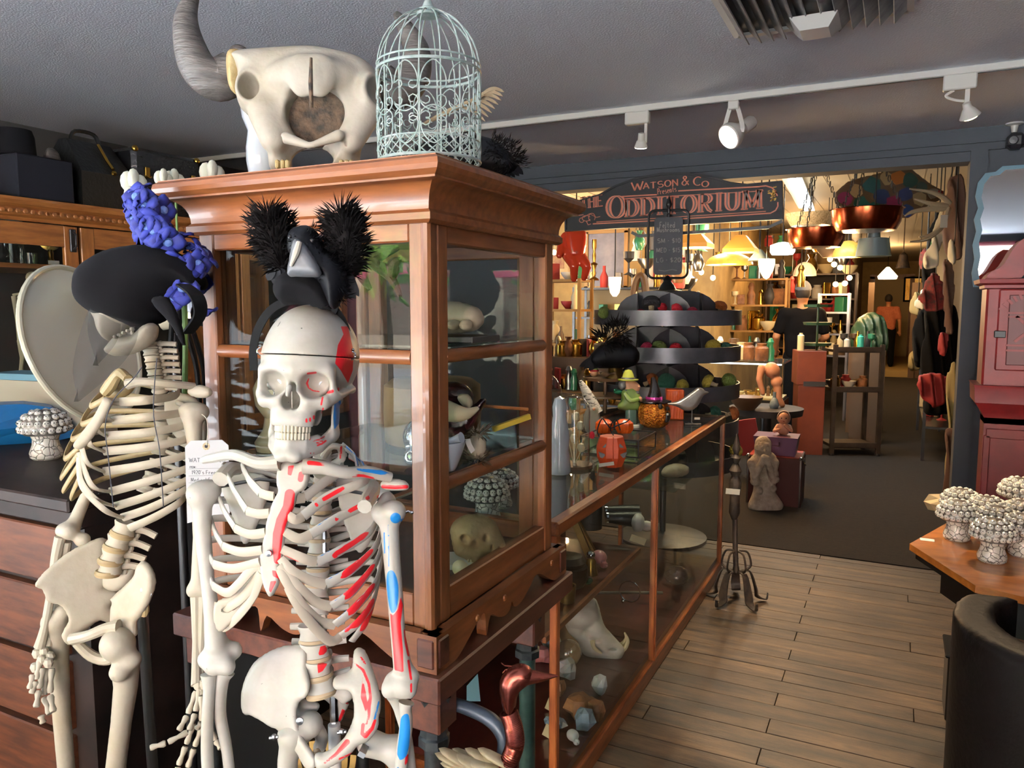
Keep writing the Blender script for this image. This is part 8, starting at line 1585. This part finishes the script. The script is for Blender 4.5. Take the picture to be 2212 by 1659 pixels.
# ------------------------------------------------------------------ picture wall and furniture
M('pic_sky',H('#8f8a90'),.4,c2=H('#6a6570'),sc=3);M('mat_board',H('#cbb48a'),.8);M('pic_red',H('#7d3a3a'),.6,c2=H('#b08a5a'),sc=9);M('gold_frame',H('#8a6430'),.45,metal=.4)
def frame(px0,py0,px1,py1,y,fm,pm,lab,b=.03,inner=None):
 a,c=WY(px0,py0,y),WY(px1,py1,y);x0,x1,z0,z1=a.x,c.x,c.z,a.z;t=thing('framed_picture',lab,'picture',((x0+x1)/2,y,z0),'pictures on the back-room wall')
 part('picture',MB().box(((x0+x1)/2,y,(z0+z1)/2),(x1-x0-b,.012,z1-z0-b)),pm,t,smooth=0)
 for(cx,cz,w_,h_)in(((x0+x1)/2,z0,x1-x0+b,b),((x0+x1)/2,z1,x1-x0+b,b),(x0,(z0+z1)/2,b,z1-z0),(x1,(z0+z1)/2,b,z1-z0)):part('frame_bar',MB().box((cx,y-.01,cz),(w_,.03,h_)),fm,t,smooth=0)
 if inner:part('print',MB().box(((x0+x1)/2,y-.008,(z0+z1)/2),((x1-x0)*.5,.006,(z1-z0)*.5)),inner,t,smooth=0)
frame(1180,528,1232,598,9.585,'gold_frame','mat_board','brown framed print behind the orange mannequin',.05,'pic_red');frame(1268,502,1352,622,9.585,'gold_frame','pic_sky','large gold framed grey picture behind the candlesticks',.05);frame(1398,530,1482,640,9.585,'black_matte','white_paint','white matted print behind the chalkboard',.04,'pic_red');frame(1415,560,1478,600,9.57,'lining_red','mat_board','small red framed card below the chalkboard',.03);frame(1885,598,1962,780,24.785,'oak_z','mat_board','tall framed panel on the far yellow wall',.12);frame(1955,600,1990,650,24.785,'black_matte','tiffany','small green landscape picture by the far corridor',.05)
frame(1705,620,1745,645,14.185,'black_matte','sky_book','small pale blue picture above the man in black',.05)
for px,s,lab in((1283,1,'tall turned brass candlestick on the black cabinet'),(1258,.8,'shorter brass candlestick hidden by the mannequin feet')):
 p=WY(px,606,8.9);k=s*.55;obj('brass_candlestick',MB().lathe([(r*k,z*k)for r,z in((.0,0),(.12,0),(.1,.04),(.03,.08),(.05,.16),(.03,.22),(.06,.34),(.09,.36),(.03,.4),(.045,.55),(.025,.65),(.05,.72),(.05,.9),(.0,.9))],16,p),'brass',lab,'candlestick','brass candlesticks')
PAL=[('brass','brass'),('cream','ivory'),('amber','amber_rock'),('dark','slate_dark'),('red','lining_red'),('green','jade'),('white','white_paint'),('brown','walnut'),('silver','steel'),('gold','gold')]
GP={'jar':[(.0,0),(.05,0),(.055,.02),(.055,.1),(.035,.12),(.04,.14),(.0,.14)],'bottle':[(.0,0),(.035,0),(.037,.1),(.015,.15),(.014,.2),(.0,.2)],'vase':[(.0,0),(.03,0),(.055,.06),(.05,.1),(.02,.15),(.035,.18),(.0,.17)],'bowl':[(.0,0),(.03,0),(.07,.05),(.08,.08),(.07,.075),(.0,.03)],'figurine':[(.0,0),(.035,0),(.03,.03),(.035,.08),(.02,.12),(.028,.15),(.015,.18),(.0,.185)],'goblet':[(.0,0),(.04,0),(.008,.02),(.008,.09),(.04,.12),(.042,.17),(.0,.13)]}
GM={}
LAST={}
def goods(kind,col,mat,p,s,place,lev=''):
 key=(kind,mat)
 if key not in GM:GM[key]=mesh_of(MB().box((0,0,.07),(.1,.06,.14),bev=.004)if kind=='box' else(MB().box((0,0,.09),(.12,.02,.18),bev=.002).box((0,-.012,.09),(.09,.004,.14))if kind=='plaque' else MB().lathe(GP[kind],12)),kind,mat)
 o=bpy.data.objects.new('small_'+kind,GM[key]);COL.objects.link(o);o.location=p;o.rotation_euler=(0,0,rnd.uniform(0,6));o.scale=(s,)*3
 nb=LAST.get((place,lev));LAST[(place,lev)]=col+' '+kind;props(o,'%s %s %s %s%s'%(col,kind,'next to the '+nb if nb else 'standing first',lev,place),kind,'goods '+place)
def shelf_unit(x0,x1,y,zs,dpt,mat,nm,lab,place,n,hmax=.9,back=None):
 t=thing(nm,lab,'shelf',((x0+x1)/2,y,0))
 for x in(x0,x1):
  for yy in(y-dpt/2,y+dpt/2):part('post',MB().box((x,yy,(zs[-1]+.02)/2),(.03,.03,zs[-1]+.02)),mat,t,smooth=0)
 for lv,z in enumerate(zs):
  part('shelf_board',MB().box(((x0+x1)/2,y,z),(x1-x0,dpt,.025)),mat,t,smooth=0)
  for i in range(n):
   c=rnd.choice(PAL);k=rnd.choice(list(GP)+['box','plaque','box']);goods(k,c[0],c[1],(x0+.06+(x1-x0-.12)*(i+rnd.uniform(.2,.8))/n,y+rnd.uniform(-.3,.3)*dpt,z+.013),rnd.uniform(.8,1.5)*hmax,place,['bottom tier ','second tier ','third tier ','fourth tier ','top tier '][lv])
 if back:part('back_board',MB().box(((x0+x1)/2,y+dpt/2,zs[-1]/2),(x1-x0,.02,zs[-1])),back,t,smooth=0)
shelf_unit(-3.3,-2.85,7.4,[.5,.85,1.2,1.55,1.85],.35,'gold_frame','brass_shelf','narrow brass and glass shelf full of small goods by the cabinet','on the narrow brass shelf',3)
shelf_unit(-3.5,-2.2,8.9,[.4,.75,1.1,1.45,1.8],.4,'black_wood','black_bookcase','black open bookcase under the brass candlesticks','in the black bookcase',7,back='mat_board')
shelf_unit(-1.95,-.6,13.6,[.9,1.3,1.7,2.1],.4,'walnut','bric_a_brac_shelf','long brown shelf of bric-a-brac on the middle wall','on the middle wall shelf',8,1.4,back='wall_dark')
shelf_unit(-2.15,-1.33,11.0,[.9,1.25,1.6,1.95],.3,'gold_frame','glass_etagere','gilt metal shelf unit left of the man in black','on the gilt metal shelf',6,1.1)
shelf_unit(-.98,-.6,11.7,[.9,1.2,1.5,1.75],.3,'steel','tall_glass_case','tall glass-sided display tower between the two men','in the tall glass tower',3,1.0)
shelf_unit(.3,.55,10,[.35,.8,1.2],2.2,'black_wood','corridor_shelf','low black shelf along the right corridor wall','along the corridor wall',9,1.3)
for i in range(48):
 q=W(1525+12*i+rnd.uniform(-5,5),rnd.uniform(530,640),rnd.uniform(8.5,13))if i<30 else W(1360+9*(i-30)+rnd.uniform(-4,4),rnd.uniform(515,640),rnd.uniform(6.8,9));c=rnd.choice(PAL);k=rnd.choice(['vase','bowl','jar','goblet','figurine']);s=rnd.uniform(1.0,1.7)
 nb=LAST.get('h','chalkboard');LAST['h']=c[0]+' '+k;t=thing('hanging_'+k,'%s %s hung on a wire next to the %s in the back room'%(c[0],k,nb),k,q,'oddments hung above the far counter');part(k,MB().lathe([(r*s,z*s)for r,z in GP[k]],12,q),c[1],t);part('wire',MB().tube([q+Vector((0,0,.1)),(q.x,q.y,ZC2)],.004,4),'black_metal',t)
tx,ty,tz=-2.43,6.0,.92
t=thing('rear_table','stepped brown table carrying boxes behind the glass counter','table',(tx,ty,0));part('table_top',MB().box((tx,ty,tz-.02),(.8,.9,.04)),'walnut',t);part('riser',MB().box((tx,ty+.2,tz+.12),(.7,.3,.24)),'walnut',t)
for x in(-.35,.35):
 for y in(-.4,.4):part('leg',MB().box((tx+x,ty+y,tz/2-.02),(.05,.05,tz-.04)),'walnut',t)
for i in range(24):c=rnd.choice(PAL);b_=i%2;goods(rnd.choice(['box','plaque','figurine','vase','jar']),c[0],c[1],(tx-.32+.055*(i//2),ty+(.2 if b_ else-.2)+rnd.uniform(-.06,.06),tz+(.241 if b_ else.001)),rnd.uniform(.8,1.1),'on the table behind the counter')
q=WY(1385,600,8);t=thing('hanging_hoop','curved dark wooden hoop hanging near the fringe lamp','hoop',q);part('hoop',MB().tube([WY(1372,660,8),WY(1370,630,8),WY(1378,600,8),WY(1390,600,8),WY(1395,640,8),WY(1390,665,8)],.04,10,k=4),'walnut',t);part('cord',MB().tube([q,(q.x,q.y,ZC2)],.004,4),'black_metal',t)
glass('case_glass',refl=.8);p0=WZ(1600,960,0);cx_,cy_=-1.5,8.6
t=thing('jewellery_case','lit glass jewellery counter in front of the man in black','counter',(cx_,cy_,0));part('plinth',MB().box((cx_,cy_,.3),(.96,.5,.6)),'black_wood',t);part('pane',MB().box((cx_,cy_-.25,.8),(.96,.006,.4)),'case_glass',t);part('top',MB().box((cx_,cy_,1.01),(.98,.54,.02)),'case_glass',t);part('lamp_strip',MB().box((cx_,cy_-.2,.985),(.9,.02,.015)),'glow_white',t);part('shelf_board',MB().box((cx_,cy_,.62),(.92,.46,.02)),'mat_board',t)
for i in range(16):c=rnd.choice(PAL);goods(rnd.choice(['bowl','jar','figurine']),c[0],c[1],(cx_-.42+.055*i,cy_+rnd.uniform(-.12,.12),.63),.6,'inside the jewellery counter')
for i in range(10):c=rnd.choice(PAL);goods(rnd.choice(['jar','goblet','figurine','jar','bowl']),c[0],c[1],(cx_-.4+.08*i,cy_+rnd.uniform(-.15,.15),1.02),1.3,'on top of the jewellery counter')
p=WZ(1757,985,0);t=thing('red_brown_cupboard','plain red-brown cupboard with a metal strip beside the cart','cupboard',p+Vector((0,.2,0)));M('cupboard',H('#7d3d26'),.5,c2=H('#6b3020'),sc=3)
fq=fqc=facing(p+CF*.2,yaw=.2);part('door',MB().box((0,0,.39),(.27,.3,.78),bev=.004,T=fq),'cupboard',t);part('upper',MB().box((-.01,.0,.96),(.29,.32,.36),bev=.004,T=fq),'cupboard',t);part('strip',MB().box((.02,-.165,.79),(.22,.012,.05),T=fq),'steel',t)
p=WZ(1848,985,0);t=thing('metal_cart','rusty grey metal shelf cart loaded with bottles and bowls','cart',p+Vector((0,.3,0)));M('cart_metal',H('#4a4038'),.5,metal=.5,c2=H('#38302a'),sc=8);fq=facing(p+CF*.2,yaw=.35)
for x in(-.24,.24):
 for y in(-.2,.2):part('post',MB().box((x,y,.62),(.04,.04,1.18),T=fq),'cart_metal',t);part('caster',MB().sph((x,y,.03),.03,10,T=fq),'black_metal',t)
for z in(.12,.72,1.14):part('tray',MB().box((0,0,z),(.48,.42,.03),T=fq).box((0,-.21,z+.02),(.48,.02,.05),T=fq),'cart_metal',t)
for i in range(12):c=PAL[(i*3)%10];goods(['jar','goblet','bowl','bottle'][i%4],c[0],c[1],fq@Vector((-.18+.072*(i%6),-.05+.1*(i//6),(1.157 if i%2 else.737))),.95,'on the metal cart')
def stand3(px,py,d,mat,nm,lab):
 p=fqc@Vector((.06,-.02,1.142));t=thing(nm,lab,'stand',p);part('pole',MB().tube([p,p+Vector((0,0,.5))],.012,8),mat,t)
 for z in(.05,.27,.46):part('tray',MB().lathe([(.0,z),(.14,z),(.15,z+.03),(.14,z+.03),(.0,z+.01)],8,p),mat,t,smooth=0)
M('green_enamel',H('#23402c'),.4);stand3(1770,757,7.75,'green_enamel','green_tiered_stand','dark green three-tier stand in front of the man in black')
for px,y0_,y1_,w_,mat,nm,lab in((1733,765,722,8,'ivory','cream_bottle','tall cream pump bottle left of the green stand'),(1829,741,705,7.5,'map_teal','teal_bottle','bright teal drinking bottle on the cart'),(1810,725,698,7,'white_paint','white_cup','white lidded cup beside the teal bottle')):
 M('map_teal',H('#3fb8a8'),.4);p=fqc@Vector((-.12,-.1,1.142))if nm[0]=='c' else fq@Vector((.04 if nm[0]=='t' else-.1,-.12,1.157));k=7.2/F;obj(nm,MB().lathe([(.0,0),(w_*k,0),(w_*k,(y0_-y1_)*.85*k),(w_*.5*k,(y0_-y1_)*.92*k),(w_*.5*k,(y0_-y1_)*k),(.0,(y0_-y1_)*k)],16,p),mat,lab,'bottle')
p=WZ(1655,880,.66);RT=p;t=thing('round_table','round dark table with a bowl and a headless doll','table',(p.x,p.y,0));part('top',MB().lathe([(.0,.6),(.32,.6),(.33,.66),(.0,.662)],32,(p.x,p.y,0)),'slate_dark',t);part('pedestal',MB().lathe([(.0,0),(.2,0),(.05,.05),(.05,.6)],16,(p.x,p.y,0)),'black_wood',t)
q=WZ(1612,885,.662);obj('dark_bowl',MB().lathe([(.0,0),(.07,0),(.13,.07),(.145,.12),(.135,.12),(.0,.03)],24,q),'walnut','wide dark wooden bowl on the round table','bowl');q=WZ(1672,882,.662);obj('blue_glass_pitcher',MB().lathe([(.0,0),(.035,0),(.045,.03),(.03,.08),(.015,.1),(.015,.15)],16,q),'agate','blue glass pitcher on the round table','pitcher')
q=W(1665,840,dep(RT));t=thing('headless_doll','bare jointed doll body without a head bending over the table','doll',(q.x,q.y,.662));f3=Fr(1665,840,dep(RT))
part('body',xf(net(lambda P:U(.015,sE(P,f3.l(1668,800),(.07,.06,.08),Matrix.Rotation(-.6,3,'Y')),sE(P,f3.l(1678,825),(.055,.05,.06)),sP(P,[f3.l(1645,795),f3.l(1640,820),f3.l(1648,850)],[.035,.028,.022]),sP(P,[f3.l(1680,840),f3.l(1682,860),f3.l(1690,875)],[.04,.032,.025])),(-.2,-.12,-.22),(.2,.12,.25),.01),f3.T),'doll_skin',t,smooth=180)
# ------------------------------------------------------------------ clothes and oddments on the right corridor wall
M('cloth_black',H('#0c0b0a'),.95,spec=.1);M('cloth_white',H('#c9c4b0'),.9);M('cloth_green',H('#1f7a3a'),.9);M('cloth_red',H('#7a1c18'),.85,c2=H('#3f2018'),sc=25);M('cloth_tan',H('#8a7a50'),.9);M('cloth_brown',H('#4a2f20'),.8)
for nm,pl,d,T_,mat,lab,cat in(('white_green_flag',[(2030,455),(2040,480),(2032,520),(2020,575),(1995,572),(2005,545),(2022,500)],6.2,.04,'cloth_white','white rolled flag hanging beside the pillar','flag'),('green_cloth',[(2022,488),(2036,480),(2030,520),(2018,545),(2014,525)],6.3,.03,'cloth_green','strip of bright green cloth by the white flag','cloth'),('striped_doll_dress',[(2005,600),(2022,590),(2030,612),(2048,610),(2042,640),(2050,660),(2015,672),(1995,660),(1985,640),(2000,625)],6.6,.025,'cloth_red','red patterned doll dress hanging on the corridor wall','dress'),('black_coat',[(2010,660),(2050,655),(2065,700),(2062,790),(2050,860),(2010,855),(1995,790),(2000,700)],6.8,.04,'cloth_black','long black coat hanging on the corridor wall','coat'),('brown_saddle_bag',[(2050,400),(2068,380),(2078,430),(2078,540),(2060,560),(2045,520),(2045,440)],5.8,.05,'cloth_brown','brown leather bag hanging behind the door casing','bag'),('white_sleeve',[(2048,525),(2062,522),(2066,565),(2050,565)],5.7,.03,'cloth_white','white cloth sleeve hanging below the brown bag','cloth'),('red_purse',[(1980,830),(2000,808),(2045,815),(2040,860),(2020,880),(2000,862)],6.6,.03,'lining_red','red quilted purse hanging low by the black coat','purse'),('red_box_bag',[(2028,725),(2045,722),(2045,762),(2030,765)],6.6,.03,'lining_red','small dark red pouch on the black coat','pouch'),('tan_board',[(2050,815),(2064,810),(2064,1060),(2048,1085)],6.3,.02,'cloth_tan','narrow tan board leaning on the corridor wall','board'),('brown_board',[(2045,945),(2064,945),(2062,1112),(2044,1108)],6.0,.025,'cloth_brown','worn brown board standing inside the door casing','board'),('tan_guitar',[(1962,785),(1975,755),(1996,735),(2000,745),(1990,775),(1985,795),(1968,800)],9.5,.06,'cloth_tan','pale tan guitar-shaped case leaning in the corridor','case'),('black_boots',[(2005,860),(2040,858),(2045,890),(2002,893)],6.9,.08,'cloth_black','black boots on the carpet below the red purse','boots'),('brown_strap',[(2036,600),(2046,560),(2056,600),(2058,700),(2046,720),(2040,660)],6.4,.025,'cloth_brown','brown leather straps hanging in front of the black coat','straps'),('grey_dress',[(1980,690),(1995,670),(2008,690),(2012,760),(2000,790),(1975,780)],7.6,.05,'cloth_black','dark grey dress hanging further down the corridor','dress'),('orange_lantern_cloth',[(1990,545),(2004,538),(2010,560),(2004,585),(1992,580)],8.0,.03,'cloth_red','small rust red cloth lantern hanging behind the umbrella','lantern'),('white_lace',[(1985,640),(1998,625),(2004,650),(1994,668),(1980,660)],7.4,.02,'cloth_white','scrap of white lace beside the red doll dress','lace'),('tan_satchel',[(1972,640),(1984,632),(1990,660),(1982,680),(1970,672)],8.2,.04,'cloth_tan','tan satchel hanging low in the corridor','satchel'),('dark_umbrella',[(2000,560),(2020,470),(2028,475),(2015,620),(1998,640)],6.9,.05,'cloth_black','folded black umbrella hanging behind the flag','umbrella'),('green_coat_heap',[(1850,700),(1880,678),(1905,695),(1908,760),(1845,758)],9.0,.15,'green_enamel','dark green coat draped over a chair between the men','coat'),('brown_bowl_stack',[(1845,715),(1890,712),(1892,735),(1848,737)],9.7,.1,'cloth_brown','stack of brown baskets behind the cart','basket')):
 ct=thing(nm,lab,cat,W(sum(q[0]for q in pl)/len(pl),max(q[1]for q in pl),d));part('piece',inflate(pl,d,T_,T_*.9,max(.011,T_*.18),ymid=lambda x,z:.03*np.sin(70*x+8*z)),mat,ct,smooth=180);tp=W(*min(pl,key=lambda q:q[1]),d)
 if nm in('green_coat_heap','brown_bowl_stack'):bq_=Vector(ct.location);part('stool',MB().box((bq_.x,bq_.y,bq_.z/2),(.35,.35,bq_.z+.04)),'walnut',ct)
 elif tp.z>1.3:part('hanging_cord',MB().tube([tp-Vector((0,0,.02)),(tp.x,tp.y,ZC2)],.004,4),'black_metal',ct)
for px,lab in((1875,'upright wooden board leaning on the far wall, nearest the door'),(1968,'tall brown plank standing in the far corridor'),(1978,'second tall brown plank beside the first in the corridor')):q=W(px,790,17);obj('leaning_plank',MB().box((q.x,q.y,1.05),(.12,.08,2.1)),'walnut',lab,'plank','planks in the far corridor')
p=W(1951,560,10.5);t=thing('bell_lantern','dark iron bell lantern hanging in the corridor','lantern',p);part('body',MB().lathe([(.09,-.12),(.06,0),(.05,.06),(.02,.09),(.0,.1)],16,p),'iron_old',t);part('hook',MB().tube([p+Vector((0,0,.09)),(p.x,p.y,ZC2)],.008,6),'iron_old',t)
# ------------------------------------------------------------------ two men seen from behind
M('skin',H('#b07a55'),.5,sub=.1);M('tee_black',H('#0b0a0c'),.95,spec=.1);M('shirt_orange',H('#b86a4c'),.85,c2=H('#a0583e'),sc=40);M('trouser_dark',H('#0d0e11'),.9,spec=.1);M('hair_dark',H('#1a130f'),.8);M('cap_grey',H('#54565c'),.9)
def person(lab,p,yaw,s,shirt,cap,arms):
 t=thing('person',lab,'person',p);T=facing(p,yaw=yaw)@Matrix.Scale(s,4)
 def body(P):
  f=U(.03,sE(P,(0,0,1.64),(.074,.094,.115)),sC(P,(0,.01,1.56),(0,.02,1.42),.052,.058),sC(P,(-.16,.02,1.4),(.16,.02,1.4),.06),sE(P,(0,.02,1.2),(.16,.1,.25)),sE(P,(0,.02,.95),(.15,.1,.14)))
  f=U(.012,f,sE(P,(-.076,.01,1.63),(.012,.02,.03)),sE(P,(.076,.01,1.63),(.012,.02,.03)),sC(P,(0,.09,1.635),(0,.11,1.615),.012,.014))
  for sx,(el,wr)in zip((-1,1),arms):
   f=U(.02,f,sP(P,[(sx*.19,.02,1.4),el,wr],[.052,.042,.029]));w=Vector(wr);dv=(w-Vector(el)).normalized();pm=w+dv*.06;f=U(.012,f,sC(P,w,pm,.026,.034))
   sd=Vector((1,0,0))
   for j in range(4):a_=pm+sd*(-.027+.018*j);m2=a_+dv*(.045+.008*(j in(1,2)));f=np.minimum(f,sP(P,[a_,m2,m2+dv*.02+Vector((0,.02,0))],[.010,.009,.008]))
   f=np.minimum(f,sP(P,[w+sd*(-sx*.02),w+sd*(-sx*.05)+dv*.03,w+sd*(-sx*.055)+dv*.065],[.012,.011,.009]))
  for sx in(-1,1):f=U(.02,f,sP(P,[(sx*.085,.02,.92),(sx*.09,.01,.5),(sx*.09,.03,.09)],[.085,.055,.04]))
  return f
 b=part('body',xf(net(body,(-.45,-.3,.02),(.45,.5,1.8),.013),T),'skin',t,smooth=180)
 def tee(P):
  f=U(.04,sC(P,(-.17,.02,1.39),(.17,.02,1.39),.075),sE(P,(0,.02,1.2),(.185,.125,.28)),sB(P,(0,.02,1.02),(.17,.12,.15),.08))
  for sx,(el,wr)in zip((-1,1),arms):e=Vector((sx*.19,.02,1.4)).lerp(Vector(el),.72);f=U(.03,f,sC(P,(sx*.19,.02,1.4),e,.07,.06))
  return np.maximum(f,-sE(P,(0,.02,1.5),(.06,.06,.06)))
 part('shirt',xf(net(tee,(-.45,-.3,.8),(.45,.5,1.6),.013),T),shirt,b,smooth=180)
 part('trousers',xf(net(lambda P:U(.03,sE(P,(0,.02,.93),(.17,.12,.13)),*[sP(P,[(sx*.09,.02,.9),(sx*.1,.01,.5),(sx*.1,.02,.1)],[.1,.078,.07])for sx in(-1,1)]),(-.3,-.2,.0),(.3,.25,1.1),.014),T),'trouser_dark',b,smooth=180)
 for sx in(-1,1):part('shoe',xf(net(lambda P:U(.02,sE(P,(sx*.1,.1,.045),(.05,.13,.045)),sE(P,(sx*.1,.02,.06),(.045,.06,.06))),(sx*.1-.09,-.1,-.01),(sx*.1+.09,.27,.15),.012),T),'black_matte',b,smooth=180)
 part('hair',xf(net(lambda P:np.maximum(sE(P,(0,-.006,1.655),(.085,.1,.112)),np.maximum(P[1]-.04,1.575-P[2])),(-.12,-.14,1.5),(.12,.1,1.8),.01),T),'hair_dark',b,smooth=180)
 if cap:part('cap',xf(net(lambda P:np.maximum(sE(P,(0,.0,1.675),(.09,.106,.106)),1.675-P[2]+P[1]*.2),(-.13,-.15,1.6),(.13,.15,1.82),.009),T),cap,b,smooth=180)
p=W(1732,700,9.4);person('man in a black t-shirt and grey cap standing behind the counter',(p.x,p.y,.0),.15,1.07,'tee_black','cap_grey',(((-.27,.02,1.14),(-.26,.16,.98)),((.27,.04,1.14),(.2,.24,1.02))))
p=WZ(1914,785,.14);person('man in an orange shirt and dark trousers at the far end',(p.x,p.y-1.2,.14),-.1,.98,'shirt_orange',None,(((-.25,.03,1.14),(-.22,.14,.95)),((.26,.0,1.12),(.27,.05,.88))))
